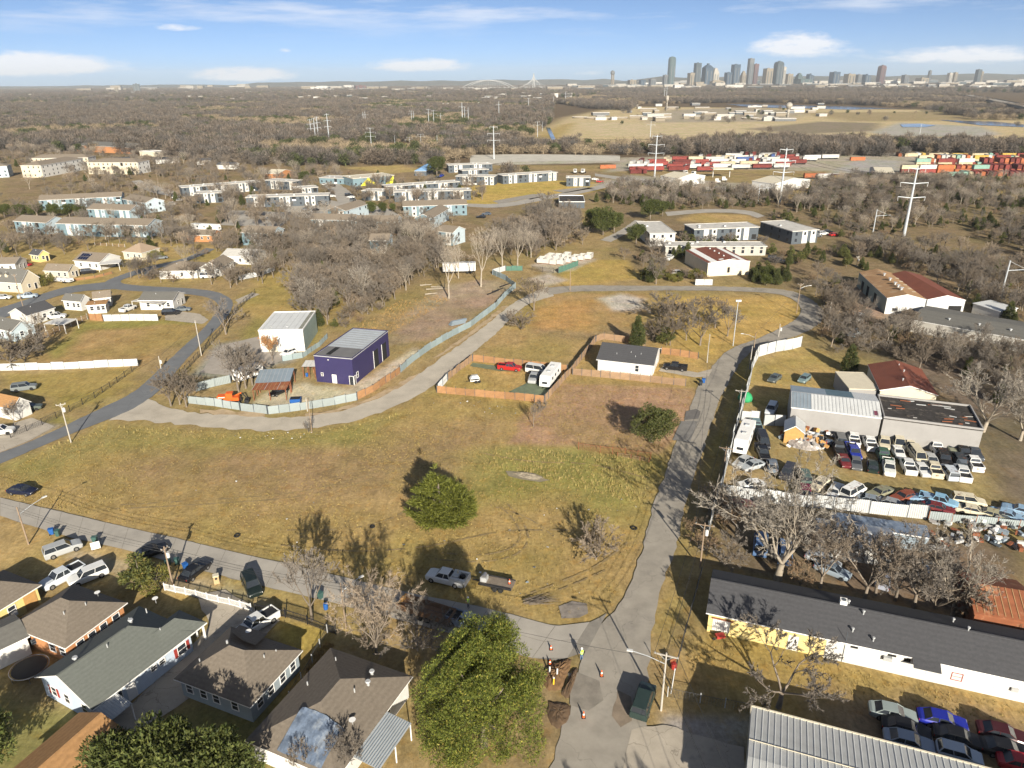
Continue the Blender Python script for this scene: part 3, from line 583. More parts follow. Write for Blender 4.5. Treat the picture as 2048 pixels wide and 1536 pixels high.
    def box(s, name, x0, x1, y0, y1, z0, z1, m): return MB().box(x0, x1, y0, y1, z0, z1, m).build(name, s.t)
    def panel(s, side, t, w, z0, h, m, name='panel', d=.06):
        (x, y), a = s._frame(side, t); return MB().box(-w / 2, w / 2, -d, .01, z0, z0 + h, m).build(name, s.t, (x, y, 0), a)
    def vent(s, x, y, h=.45, r=.07, m=None, cap=False):
        z = s.roofz(x, y); mb = MB(); mb.tube((0, 0, -.2), (0, 0, h), r, r, 7, m or M_GALV)
        if cap: mb.tube((0, 0, h), (0, 0, h + .12), r * 2.0, r * 1.6, 8, m or M_GALV)
        return mb.build('roof_vent', s.rf, (x, y, z))
    def unit(s, x, y, a=.9, b=.7, h=.6, m=None, name='roof_unit'):
        z = s.roofz(x, y); mb = MB().box(-a / 2, a / 2, -b / 2, b / 2, -.15, h, m or M_GALV); mb.tube((0, 0, h), (0, 0, h + .04), min(a, b) * .35, min(a, b) * .35, 10, M_DKG); return mb.build(name, s.rf, (x, y, z))
    def dish(s, x, y, rz=0):
        z = s.roofz(x, y); o = MB().tube((0, 0, -.1), (0, 0, .5), .03, .03, 5, M_GALV).lathe([(.02, .55), (.2, .57), (.36, .66)], 12, M_TRIM).build('satellite_dish', s.rf, (x, y, z)); return o
    def ridge_cap(s, m=None):
        """shingle caps along ridge and hips"""
        L, W, oh = s.L, s.W, s.oh; mb = MB(); m = m or M_SHB; z1 = s.ze + s.rise + .19
        if s.roof in ('gx', 'gxh'): mb.box(-oh, (L + oh) if s.roof == 'gx' else L - W / 2, W / 2 - .14, W / 2 + .14, z1 - .09, z1, m)
        elif s.roof == 'gy': mb.box(L / 2 - .14, L / 2 + .14, -oh, W + oh, z1 - .09, z1, m)
        if mb.v: mb.build('ridge_cap', s.rf)
WINM = {}
H = House
def near_houses():
    # pale blue house with long green-grey roof
    h = H('house', 'pale blue house with long green-grey shingle roof and red shutters', (184, 1420), (390, 1262), (264, 1220), 2.9, 'gxh', 2.3, M_BLUE, M_SHGR, .45); h.ridge_cap(M_SHGR)
    for t, w, z, hh in [(2.6, 1.0, .9, 1.3), (7.2, .7, 1.5, .6), (8.3, .7, 1.5, .6), (11.0, 1.1, .8, 1.3)]: h.window('s', t, w, z, hh)
    for dt in (-.85, .85): h.panel('s', 11.0 + dt, .4, .8, 1.3, M_RED, 'shutter')
    h.door('s', 4.2)
    for t in (2.0, 4.3, 7.4): h.window('w', t, .9, .9, 1.2)
    for dt in (-.7, .7): h.panel('w', 2.0 + dt, .35, .9, 1.2, M_RED, 'shutter')
    f = MB(); Lh, Wh = h.L, h.W   # front porch hip in front of the main hip
    z0, z1, x0, x1, y0, y1 = 2.75, 4.3, Lh - 3.0, Lh + 2.3, -.35, 4.6
    f.poly([(x0, y0, z0), (x1, y0, z0), (x1 - 2.4, (y0 + y1) / 2, z1), (x0, (y0 + y1) / 2, z1)], M_SHGR).poly([(x1, y0, z0), (x1, y1, z0), (x1 - 2.4, (y0 + y1) / 2, z1)], M_SHGR).poly([(x1, y1, z0), (x0, y1, z0), (x0, (y0 + y1) / 2, z1), (x1 - 2.4, (y0 + y1) / 2, z1)], M_SHGR)
    f.box(x0, x1, y0, y0 + .12, z0 - .2, z0 - .01, M_TRIM).box(x1 - .12, x1, y0 + .12, y1, z0 - .2, z0 - .01, M_TRIM); f.build('porch_roof', h.t)
    for y in (.1, 1.6): h.box('porch_post', Lh + 1.9, Lh + 2.1, y, y + .2, -.1, 2.6, M_TRIM)
    for x, y in [(5, 4), (9.3, 6.2), (10.2, 2), (11, 5.2)]: h.vent(x, y)
    h.vent(2.2, 5.6, .3, .16, cap=True); h.vent(9.0, 5.4, .3, .16, cap=True); h.dish(13.0, 6.2)
    c = MB()   # corrugated patio cover on posts
    c.poly([(-1.2, -2.9, 2.3), (2.4, -2.9, 2.3), (2.4, -.3, 2.65), (-1.2, -.3, 2.65)], M_GALV).poly([(-1.2, -.3, 2.6), (2.4, -.3, 2.6), (2.4, -2.9, 2.25), (-1.2, -2.9, 2.25)], M_GALV)
    for k in range(13): x = -1.2 + k * .3; c.box(x - .03, x + .03, -2.88, -.3, 2.46, 2.52, M_GALVB) if False else None
    p = c.build('patio_roof', h.t)
    for k in range(12): x = -1.05 + k * .3; MB().poly([(x - .05, -2.9, 2.305), (x + .05, -2.9, 2.305), (x, -2.9, 2.36)], M_GALVB).poly([(x - .05, -2.9, 2.305), (x, -2.9, 2.36), (x, -.3, 2.71), (x - .05, -.3, 2.655)], M_GALV).poly([(x, -2.9, 2.36), (x + .05, -2.9, 2.305), (x + .05, -.3, 2.655), (x, -.3, 2.71)], M_GALVB).build('sheet_rib', p)
    for x in (-1.1, 2.3): h.box('patio_post', x - .05, x + .05, -2.85, -2.75, -.1, 2.3, M_TRIM)
    # orange brick
    h = H('house', 'orange brick house with brown hip roof and white window frames', (130, 1296), (255, 1204), (150, 1164), 2.9, 'hip', 2.1, M_BRICK, M_SHB, .45)
    for t in (1.6, 3.2, 4.8, 6.6): h.window('s', t, .9, .8, 1.3)
    for t in (6.2, 8.0): h.window('w', t, .9, .9, 1.1)
    for x, y in [(2.5, 3), (4.8, 2.2)]: h.vent(x, y)
    h.dish(7.3, 3.4); MB().box(-.9, .9, -.9, .9, 0, .03, M_SHD).build('roof_patch', h.rf, (4.3, 5.6, h.roofz(4.3, 5.6) - .5)); 
    # yellow
    h = H('house', 'cream yellow house with brown hip roof and timber porch', (-70, 1262), (83, 1168), (8, 1137), 2.8, 'hip', 2.0, M_YEL, M_SHB, .45)
    h.window('s', 5.2, .9, .8, 1.2); h.window('s', 2.5, .9, .8, 1.2); h.panel('s', 7.6, 1.6, 0, 2.2, M_WOODP, 'porch_rail'); h.vent(5, 2.2); h.unit(5.2, -.0, .01, .01, .01) if False else None
    MB().box(-.35, .35, -.45, 0, 0, .45, M_TRIM).build('window_unit', h.t, (5.2, -.03, .7))
    # dark brown hip, grey walls
    h = H('house', 'slate grey house with dark brown hip roof and white trimmed windows', (500, 1414), (606, 1299), (447, 1265), 2.8, 'hip', 2.2, M_GRYS, M_SHB, .45)
    for t in (1.4, 3.2, 5.2, 7.0): h.window('s', t, .85, .9, 1.2)
    for t in (1.2, 3.2, 5.0, 7.6): h.window('w', t, .85, .9, 1.2)
    h.vent(4.9, 1.9); h.vent(6.4, 1.5, .25); h.vent(4.6, 6.8, .5, .12); h.dish(7.9, 6.8); h.vent(2.0, 8.6)
    f = MB(); x1 = h.L + .45; f.poly([(x1 - 3.4, 3.2, 5.15), (x1 + .6, 5.2, 2.75), (x1 - 3.2, 5.2, 5.0)], M_SHB).poly([(x1 - 3.2, 5.2, 5.0), (x1 + .6, 5.2, 2.75), (x1 + .6, 9.4, 2.75), (x1 - 2.6, 7.4, 5.0)], M_SHB); f.build('cross_hip', h.rf)
    # brown roof at the bottom edge
    h = H('house', 'house with orange-brown shingle gable roof among dark evergreens', (120, 1600), (261, 1467), (147, 1434), 2.8, 'gx', 1.3, M_WHITE, M_SHO, .4)
    # grey L-shaped
    h = H('house', 'grey shingled L-shaped house beside the huge evergreen with corrugated patio cover', (672, 1560), (826, 1352), (690, 1316), 2.8, 'hip', 2.2, M_WHITE, M_SHB, .45, dims=(None, 11.2))
    for x, y, r in [(8, 3.2, .08), (9.6, 2.6, .16), (11.2, 3.2, .16), (7.4, 9, .08), (11.4, 8.2, .07)]: h.vent(x, y, .5, r, cap=r > .1)
    h.dish(5.0, 1.4); h.window('s', 9, .9, .9, 1.2); h.window('s', 6, .9, .9, 1.2)
    p = MB().poly([(2.4, -3.4, 2.35), (8.4, -3.4, 2.35), (8.4, -.4, 2.7), (2.4, -.4, 2.7)], M_GALV).poly([(2.4, -.4, 2.65), (8.4, -.4, 2.65), (8.4, -3.4, 2.3), (2.4, -3.4, 2.3)], M_GALV).build('patio_roof', h.t)
    for k in range(11): y = -3.25 + k * .28; z = 2.36 + (y + 3.4) * .1167; MB().box(2.4, 8.4, y - .04, y + .04, z - .005, z + .05, M_GALVB).build('sheet_rib', p)
    for x, y in ((2.5, -3.3), (8.3, -3.3), (5.4, -3.3)): h.box('patio_post', x - .05, x + .05, y - .05, y + .05, -.1, 2.33, M_TRIM)
    f = MB(); n = 14; zt = lambda x, y: h.roofz(x, y) + .16
    for i in range(n):
        for k in range(n):
            x, y = -.2 + i * .30, 1.5 + k * .38; q = .3; P = [(x, y), (x + .30, y), (x + .30, y + .38), (x, y + .38)]
            f.poly([(a, b, zt(a, b) + .08 * math.sin(a * 3.1 + b * 2) * math.sin(b * 2.3)) for a, b in P], M_TARP)
    f.build('tarp', h.rf); 
    sh = H('shed', 'small white shed against the grey L-shaped house', (552, 1478), (586, 1470), (572, 1455), 2.0, 'shed', .15, M_WHITE, M_WHITE, .1, 'shed')
    h = H('house', 'small grey flat-roofed cottage beside the trampoline', (-60, 1330), (60, 1273), (45, 1240), 2.6, 'gx', .8, M_WHITE, M_SHG, .3, dims=(None, 6)); h.window('s', 6.2, .7, 1.2, .6, frame=M_DKG)
near_houses()
def right_near():
    # long dark-roofed building, yellow then white front
    h = H('long_building', 'long low building with charcoal shingle roof, half yellow and half white front', (1412, 1226), (2080, 1371), (2080, 1287), 3.0, 'gx', 1.7, M_YEL, M_SHD, .35, 'building', dims=(46, 9.2))
    L0 = 13.6; h.panel('s', L0 + (h.L - L0) / 2, h.L - L0, -.1, 3.02, M_WHITE, 'white_wall', .04)
    for i in range(9): h.box('siding_board', .0, L0 - .1, -.03, -.002, .25 + i * .3, .25 + i * .3 + .02, M_CREAM)
    h.window('s', 1.6, 1.9, .5, 1.6, pane=M_DOORW); h.panel('s', 1.7, 2.6, 2.3, .08, M_RUST, 'awning_rail', .25)
    for k in range(9): h.panel('s', .75 + k * .21, .03, .45, 1.75, M_TRIM, 'security_bar', .12)
    h.door('s', 10.0); h.panel('s', 10.25, .2, 1.2, .5, M_DARK, 'door_glass', .05)
    for t, w in [(16.6, .8), (20.6, .9)]: h.panel('s', t, w, 2.3, .35, M_DARK, 'wall_vent', .06)
    h.panel('s', 20.2, .9, 1.8, .5, M_GALV, 'window_unit', .45); h.panel('s', 22.2, .7, 2.0, .5, M_DARK, 'broken_window', .05)
    h.door('s', 23.9, .9, 2.0, M_BEIGE); h.window('s', 27.4, 1.0, 1.0, .9, M_RED); h.door('s', 30.6, 1.0, 2.0); h.panel('s', 33, .7, 1.3, .45, M_GALV, 'window_unit', .3)
    MB().poly([(22.6, -1.6, 2.65), (25.4, -1.6, 2.65), (25.4, -.35, 3.05), (22.6, -.35, 3.05)], M_SHD).poly([(22.6, -.35, 3.0), (25.4, -.35, 3.0), (25.4, -1.6, 2.6), (22.6, -1.6, 2.6)], M_TRIM).build('porch_roof', h.t)
    for x, y in [(16.0, 5.2), (17.5, 3.6), (27.6, 6.4), (28.6, 4.2), (18.5, .6), (16.3, 1.2), (40, 5)]: h.vent(x, y, .45, .09, cap=True)
    h.unit(15.3, 4.6, .8, .8, .7, M_TRIM, 'roof_cooler'); MB().tube((0, 0, 0), (0, 0, 4.4), .04, .03, 5, M_DKG).build('conduit', h.t, (15.6, -.08, 0)); h.ridge_cap(M_SHD)
    # big corrugated roof in the bottom corner, each sheet a part
    h = H('metal_shed', 'pale corrugated metal roofed shed beside the row of parked cars', (1490, 1536), (1503, 1412), (1400, 1400), 4.4, 'flat', 0, M_GRYW, M_GALVB, .1, 'shed', dims=(1, 1))
    for o in list(h.t.children): bpy.data.objects.remove(o)
    o, L, W, rz = rect3((1503, 1412), (1973, 1536), (1973, 1420), 4.4); t = h.t; t.location = o; t.rotation_euler = (0, 0, rz); D = 14.0; L = 30
    sl = .10; MB().box(.2, L - .2, -D + .2, -.2, -.1, 4.1, M_GRYW).build('wall', t)
    rf = MB().poly([(0, 0, 4.4), (0, -D / 2, 4.4 + sl * D / 2), (L, -D / 2, 4.4 + sl * D / 2), (L, 0, 4.4)], M_GALV).poly([(0, -D / 2, 4.4 + sl * D / 2), (0, -D, 4.4), (L, -D, 4.4), (L, -D / 2, 4.4 + sl * D / 2)], M_GALV).build('roof', t)
    pn = MB(); w = .6
    for (y0, z0, y1, z1) in ((0, .02, -D / 2, .02 + sl * D / 2), (-D / 2, .02 + sl * D / 2, -D, .02)):
        pn.poly([(.02, y0, z0), (.02, y1, z1), (w - .14, y1, z1), (w - .14, y0, z0)], M_WSHEET2)
        pn.poly([(w - .14, y0, z0), (w - .14, y1, z1), (w - .08, y1, z1 + .05), (w - .08, y0, z0 + .05)], M_WSHEET2).poly([(w - .08, y0, z0 + .05), (w - .08, y1, z1 + .05), (w - .03, y1, z1 + .05), (w - .03, y0, z0 + .05)], M_WSHEET2).poly([(w - .03, y0, z0 + .05), (w - .03, y1, z1 + .05), (w + .02, y1, z1), (w + .02, y0, z0)], M_WSHEET2)
    me = pn.mesh('roof_sheet')
    for k in range(int(L / w)): ob('roof_sheet', me, rf, (k * w, 0, 4.41))
    MB().box(0, L, -.12, .06, 4.22, 4.52, M_BEIGE).build('eave_trim', t); MB().box(-.08, .04, -D, 0.0, 4.3, 4.5, M_BEIGE).build('rake_trim', t); MB().box(0, L, -4.86, -4.80, 4.40 + 4.8 * sl + .08, 4.4 + 4.86 * sl + .14, M_BEIGE).build('sheet_lap', rf)
    # scrapyard block
    h = H('workshop', 'long grey rendered workshop behind the scrapyard with pale blue metal roof', (1582, 816), (1764, 838), (1764, 792), 5.0, 'gx', .9, M_GRYW, M_WSHEET, .1, 'building'); L, W = h.L, h.W
    for x0, x1, y0, y1, m in [(0, 3.6, 0, W / 2, M_GALVB), (6.5, 11.5, W * .55, W, mat('dark_blue_sheet', (.11, .17, .2), .5, .15, .5)), (0, 6.5, W * .55, W, M_GALVB), (14.6, 15.4, .6, 2.2, mat('maroon_patch', (.18, .05, .08), .6, .1, 1))]:
        z = lambda y: h.roofz(0, y) + .03
        MB().poly([(x0, y0, z(y0)), (x1, y0, z(y0)), (x1, y1, z(y1)), (x0, y1, z(y1))], m).build('roof_panel', h.rf)
    for k in range(24): x = .3 + k * .65; MB().poly([(x, 0, h.roofz(0, 0) + .1), (x + .06, 0, h.roofz(0, 0) + .1), (x + .06, W / 2, h.roofz(0, W / 2) + .1), (x, W / 2, h.roofz(0, W / 2) + .1)], M_GALV).build('roof_rib', h.rf)
    h = H('burnt_workshop', 'grey rendered workshop wing with blackened burnt-out roof', (1767, 838), (1967, 863), (1962, 822), 5.0, 'flat', 0, M_GRYW, M_BURN, .05, 'building', trim=M_GRYW, dims=(None, 11)); rg = random.Random(3)
    for k in range(26):
        x, y = rg.uniform(1, h.L - 2), rg.uniform(1, h.W - 1); a = rg.uniform(-.4, .4); MB().box(0, rg.uniform(.6, 2.6), 0, .16, 0, .12, rg.choice([M_BURN, M_GRYW, M_RUST, M_GALV])).build('charred_board', h.rf, (x, y, 5.22), a)
    h = H('garage', 'garage with red-brown metal gable roof beside the beige carport', (1759, 781), (1877, 792), (1861, 740), 3.8, 'gy', 1.5, M_BEIGE, M_REDR, .25, 'building'); h.vent(4.5, 3, .4, .1, cap=True); h.vent(5.6, 8, .4, .1, cap=True); h.vent(5.4, 12, .3, .1)
    h = H('carport', 'beige flat metal carport joined to the red garage', (1698, 779), (1758, 781), (1752, 747), 3.3, 'flat', 0, M_GRYW, M_BEIGE, .1, 'carport', trim=M_BEIGE, par=.03)
    h = H('rusty_shed', 'rusty corrugated roof shed half hidden by bare trees', (1948, 1228), (2080, 1250), (2090, 1170), 3.2, 'gx', 1.4, M_RUST, M_RUST, .2, 'shed', trim=M_RUST)
    for k in range(12): x = .2 + k * .75; MB().poly([(x, 0, 3.42), (x + .1, 0, 3.42), (x + .1, h.W / 2, 4.82), (x, h.W / 2, 4.82)], M_TANR).build('roof_rib', h.rf)
    h = H('quonset_shed', 'long low white metal shed under the pale tree', (1640, 1085), (1795, 1108), (1800, 1060), 2.4, 'gx', .9, M_WHITE, M_WSHEET, .2, 'shed')
    h = H('open_shed', 'low shed with blue tarpaulin roof against the scrapyard fence', (1665, 1048), (1860, 1078), (1862, 1058), 2.3, 'shed', .3, M_GALVB, M_TARP, .1, 'shed')
M_WSHEET2 = mat('pale_roof_sheet', (.50, .51, .50), .45, .12, .35, metal=.15, stain=((.38, .385, .38), .12, .52, .2))
right_near()
def mid_buildings():
    h = H('workshop', 'deep purple metal workshop with grey roof and two open bays', (627, 712), (704, 719), (799, 665), 6.3, 'flat', 0, M_PURP, M_GALV, .06, 'building', trim=M_PURP, par=.12, wallmats={'e': M_PURPY, 'w': M_PURPY})
    L, W = h.L, h.W; MB().poly([(.3, .3, 6.53), (L - .3, .3, 6.53), (L - .3, 6.2, 6.53), (.3, 6.2, 6.53)], mat('dark_roof_sheet', (.17, .165, .16), .6, .15, .5)).build('roof_panel', h.rf)
    for k in range(9): y = 7 + k * 1.5; MB().box(.2, L - .2, y, y + .05, 6.5, 6.55, M_GALVB).build('roof_seam', h.rf)
    MB().box(2.4, 3.6, 1, 6, 6.535, 6.56, M_DARK).build('roof_panel', h.rf)
    h.door('s', 4.6); h.window('s', 1.6, .45, 1.6, .7); h.door('s', 8.9, .95, 2.1, M_GLASS); h.window('e', 1.9, .8, 1.2, 1.3); h.door('e', .5, .7, 2.1, M_GLASS)
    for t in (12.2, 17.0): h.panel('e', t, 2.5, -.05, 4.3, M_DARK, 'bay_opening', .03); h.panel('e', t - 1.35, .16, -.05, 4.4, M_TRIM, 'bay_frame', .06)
    h.box('wall_lamp', 3.4, 3.7, -.15, 0, 5.6, 5.75, M_TRIM)
    h = H('workshop', 'white metal workshop with pale roof and sage green side', (516, 663), (606, 661), (628, 624), 5.6, 'flat', 0, M_WHITE, M_WSHEET, .08, 'building', par=.18, wallmats={'e': M_SAGE})
    for k in range(7): x = .8 + k * 1.6; MB().box(x, x + .06, .3, h.W - .3, 5.8, 5.86, M_GALV).build('roof_seam', h.rf)
    h.box('gutter', h.L - 1.2, h.L - .3, .2, h.W - .2, 5.8, 5.88, mat('mossy_gutter', (.24, .24, .20), .9, .3, 1)); h.panel('s', 2.8, 2.8, -.05, 3.6, M_BEIGE, 'roller_door'); h.panel('s', 9.8, .08, 0, 5.4, M_GALV, 'downpipe', .1); h.panel('s', 10.3, .06, 0, 5.4, M_GALV, 'conduit')
    for x in (2.5, 6.5): h.unit(x, 3, .5, .3, .12)
    # lean-to roofs by the purple workshop
    for nm, lb, A, B, C, z, m, rise in [('open_shed', 'open lean-to with blue-grey sheet roof beside the gravel yard', (509, 766), (580, 762), (598, 739), 3.0, M_GALVB, .5), ('open_shed', 'open lean-to with rusty patched sheet roof beside the gravel yard', (503, 780), (572, 779), (580, 763), 2.5, M_RUST, .4), ('open_shed', 'small white awning against the purple wall', (603, 733), (630, 733), (640, 722), 3.0, M_WHITE, .2)]:
        o, L, W, rz = rect3(A, B, C, z); t = thing(nm, lb, 'shed', tuple(o), rz)
        r = MB().poly([(0, 0, z), (L, 0, z), (L, W, z + rise), (0, W, z + rise)], m).poly([(0, W, z + rise - .06), (L, W, z + rise - .06), (L, 0, z - .06), (0, 0, z - .06)], m).build('roof', t)
        for k in range(int(L / .9)): MB().poly([(k * .9, 0, z + .05), (k * .9 + .1, 0, z + .05), (k * .9 + .1, W, z + rise + .05), (k * .9, W, z + rise + .05)], M_GALV if m != M_RUST or k % 3 == 0 else M_TANR).build('roof_rib', r)
        for x in (.2, L / 2, L - .2):
            for y in (.15, W - .15): MB().box(x - .07, x + .07, y - .07, y + .07, -.1, z + rise * y / W - .05, M_RUST).build('post', t)
    h = H('cottage', 'new white cottage with charcoal shingle roof inside wooden fences', (1192, 719), (1308, 732), (1322, 697), 3.0, 'gx', 2.1, M_WHITE, M_SHD, .4); h.window('s', 9.3, .8, 1.0, 1.5); h.door('e', 2.2); h.window('e', 7.5, 1.2, 1.0, 1.3)
    for x, y in [(8.5, 1.9), (9.6, 3), (7.2, 3.2), (4, 2.2)]: h.vent(x, y, .35, .07)
    h.ridge_cap(M_SHD)
    # warehouses on the right
    h = H('warehouse', 'warehouse with tan rusted roof and white front, ridge vents', (1774, 597), (1853, 600), (1793, 546), 4.6, 'gy', 1.3, M_WSHEET, M_TANR, .1, 'building', dims=(None, 31), wallmats={'w': M_SAGE})
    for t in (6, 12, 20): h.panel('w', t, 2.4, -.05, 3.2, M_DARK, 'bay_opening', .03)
    for y, r in [(8, .3), (11, .3), (16, .3), (22, .25), (5, .35)]: h.vent(5, y, .7, r, cap=True)
    h.window('s', 2.6, 1.4, 1.0, .8, simple=True); h.window('s', 7.2, 1.3, .8, .8, simple=True)
    for k in range(5): MB().box(6, 9.5, 6 + k * 4, 6.5 + k * 4, 0, .05, M_BEIGE).build('skylight', h.rf, (0, 0, 5.2))
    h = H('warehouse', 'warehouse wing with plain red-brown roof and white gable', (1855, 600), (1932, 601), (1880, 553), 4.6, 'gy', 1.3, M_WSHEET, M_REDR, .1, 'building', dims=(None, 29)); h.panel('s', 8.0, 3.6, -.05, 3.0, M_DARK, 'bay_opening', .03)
    h = H('shed', 'low white shed at the end of the two-ridged warehouse', (1945, 607), (2000, 624), (2012, 612), 3.0, 'shed', .3, M_WHITE, M_WSHEET, .2, 'shed')
    h = H('long_building', 'long low building with worn grey roof hidden among bare trees', (1822, 640), (2100, 690), (2110, 655), 3.2, 'gx', 1.0, M_CONCW, M_SHG, .2, 'building'); [h.vent(x, 4, .4, .2, cap=True) for x in (8, 15, 22, 30)]
    h = H('metal_hall', 'beige metal hall with red roof and white roof strips', (1416, 527), (1501, 523), (1488, 503), 4.6, 'gy', 1.0, M_BEIGE, M_REDR, .1, 'building', dims=(None, 21)); h.panel('s', 7.8, .9, 1, 1.9, M_DARK, 'door')
    for s_ in (0.15, .35, .65, .85):
        x = s_ * h.L; MB().poly([(x - .8, 1, h.roofz(x - .8, 0) + .04), (x + .8, 1, h.roofz(x + .8, 0) + .04), (x + .8, 2.4, h.roofz(x + .8, 0) + .04), (x - .8, 2.4, h.roofz(x - .8, 0) + .04)], M_TRIM).build('roof_strip', h.rf) if s_ in (.35, .65) else MB().poly([(x - 1.2, 0, h.roofz(x - 1.2, 0) + .04), (x + 1.0, 0, h.roofz(x + 1., 0) + .04), (x + 1., h.W, h.roofz(x + 1., 0) + .04), (x - 1.2, h.W, h.roofz(x - 1.2, 0) + .04)], M_TRIM).build('roof_strip', h.rf)
    for y in (5, 9, 13, 17): h.unit(h.L / 2, y, .5, .5, .4)
mid_buildings()
PANM = {}
def flats(name, label, A, B, C, ze, roof, wall, rmat, group=None, rise=1.6, W=None, L=None, pat='dark', storeys=2, cat='apartment block', wall_e=None):
    h = H(name, label, A, B, C, ze, roof, rise, wall, rmat, .35, cat, group, dims=(L, W), trim=M_TRIM if roof != 'flat' else M_FLAT, par=.15, wallmats={'e': wall_e} if wall_e else None)
    rg = random.Random(label + str(A)); fh = ze / storeys; n = max(1, int(h.L / 3.4)); st = h.L / n
    for side, ln in (('s', h.L), ('e', h.W), ('w', h.W)):
        if ln < 4: continue
        n = max(1, int(ln / (3.4 if side == 's' else 5))); st = ln / n
        for i in range(n):
            t = (i + .5) * st; k = i % 4
            if side == 's' and pat in ('dark', 'blue') and k in (1, 2):
                h.panel(side, t, st * .62, .1, ze - .15, M_WHITE if pat == 'dark' or k == 1 else M_LBLUE, 'wall_panel', .05)
            for f in range(storeys):
                if rg.random() < .12: continue
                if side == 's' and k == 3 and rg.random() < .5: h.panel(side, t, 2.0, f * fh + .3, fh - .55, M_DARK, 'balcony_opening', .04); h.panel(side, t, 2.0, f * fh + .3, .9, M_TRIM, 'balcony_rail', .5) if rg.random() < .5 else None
                else: h.window(side, t, 1.0, f * fh + .9, 1.25, simple=True) if pat != 'cream' else h.window(side, t, .9, f * fh + .9, 1.3, simple=True)
    if roof == 'flat':
        for _ in range(max(1, int(h.L / 9))): h.unit(rg.uniform(1, h.L - 1), rg.uniform(1, h.W - 1), .9, .9, .6)
    return h
def neighbourhood():
    g1 = 'brown-roofed blue-grey flats on the left'; f = flats
    lb = 'two-storey blue-grey flats with brown shingle gable roof on the left estate'
    for A, B, C, w in [((75, 401), (243, 393), (265, 385), 11), ((244, 398), (290, 406), (325, 400), None), ((172, 418), (260, 421), (283, 412), 11), ((25, 442), (92, 446), (116, 437), 11), ((110, 447), (190, 449), (214, 438), 12), ((187, 449), (295, 451), (316, 440), 12)]:
        f('apartment_block', lb, A, B, C, 5.4, 'gx', M_TEAL, M_SHM, g1, 1.9, w, pat='blue', wall_e=M_LBLUE)
    lb = 'two-storey blue-grey flats with brown gable roof behind the middle wood'; g1 = 'brown-roofed flats behind the middle wood'
    for A, B, C, r, w in [((805, 413), (935, 409), (945, 400), 'gx', 12), ((618, 439), (706, 441), (720, 428), 'gx', 11), ((708, 443), (793, 444), (812, 432), 'gx', 11), ((828, 436), (864, 437), (920, 417), 'gy', None), ((653, 420), (691, 422), (727, 407), 'gy', None), ((480, 465), (545, 467), (552, 455), 'gx', 11), ((737, 481), (778, 481), (790, 468), 'gx', 9), ((870, 462), (905, 466), (930, 455), 'gx', 10)]:
        f('apartment_block', lb, A, B, C, 5.4, r, M_TEAL, M_SHM, g1, 1.8, w, pat='blue', wall_e=M_LBLUE)
    lb = 'two-storey charcoal and white flats with pale flat roof in the centre estate'; g1 = 'charcoal and white flats'
    for A, B, C in [((490, 396), (658, 391), (656, 384)), ((588, 378), (637, 375), (632, 366)), ((528, 361), (586, 364), (588, 356)), ((362, 376), (523, 364), (522, 358)), ((388, 388), (446, 386), (448, 378)), ((722, 382), (767, 383), (766, 374)), ((771, 374), (920, 364), (919, 359)), ((787, 385), (943, 381), (943, 375)), ((896, 331), (986, 328), (986, 323)), ((910, 353), (990, 354), (988, 347)), ((924, 342), (978, 339), (976, 333)), ((1005, 352), (1116, 345), (1118, 340)), ((1132, 356), (1182, 356), (1183, 348))]:
        f('apartment_block', lb, A, B, C, 5.3, 'flat', M_DKG, M_FLAT, g1, 0, 10)
    h = f('community_hall', 'teal hall with big yellow triangles painted on its front', (705, 358), (789, 351), (788, 341), 5.0, 'flat', M_TEAL, M_BEIGE, None, 0, 18, pat='none', storeys=1, cat='hall'); L = h.L
    for a, b, c in ((.17, .36, .58), (.78, .99, 1.0)): MB().poly([(a * L, -.07, .05), (c * L, -.07, .05), (b * L, -.07, 5.0)], mat('bright_yellow', (.80, .72, .04), .6, .06, 1)).build('yellow_triangle', h.t)
    f('community_hall', 'low teal wing beside the yellow triangle hall', (637, 356), (704, 358), (704, 350), 3.6, 'flat', M_TEAL, M_FLAT, None, 0, 14, pat='none', storeys=1, cat='hall')
    H('hut', 'blue-roofed hut beside the round live oak', (828, 342), (853, 342), (856, 330), 3.5, 'hip', 1.8, M_DKG, mat('blue_roof', (.20, .36, .58), .6, .1, 1), .3, 'building')
    # cream three-storey blocks
    lb = 'three-storey cream and white apartment block with brown hip roof'; g1 = 'cream three-storey apartments'
    for A, B, C, w in [((39, 331), (81, 331), (138, 317), None), ((57, 317), (176, 315), (206, 308), 15), ((172, 325), (275, 325), (313, 321), 17)]:
        f('apartment_block', lb, A, B, C, 8.6, 'hip', M_CREAM, M_SHM, g1, 2.2, w, pat='cream', storeys=3, wall_e=M_WHITE)
    f('apartment_block', 'white three-storey block with blue-grey end at the frame edge', (-60, 335), (14, 332), (20, 322), 8.0, 'hip', M_LBLUE, M_SHM, None, 2, 14, pat='cream', storeys=3)
    for A, B, C in [((228, 320), (262, 318), (266, 312)), ((310, 320), (358, 318), (360, 312)), ((392, 322), (422, 321), (424, 315)), ((432, 330), (470, 330), (474, 323))]: H('cottage', 'small white cottage with blue-grey roof below the wood', A, B, C, 3.2, 'gx', 1.6, M_WHITE, M_SHD, .4, group='white cottages below the wood', dims=(None, 9))
    H('school', 'orange brick school with grey hip roof half hidden in the wood', (150, 290), (275, 296), (292, 286), 6, 'hip', 3, M_BRICK, M_SHG, .4, 'building', dims=(None, 26)); H('school', 'low pale wing of the brick school', (278, 303), (350, 306), (352, 300), 4, 'flat', 0, M_BEIGE, M_FLAT, .2, 'building', dims=(None, 12))
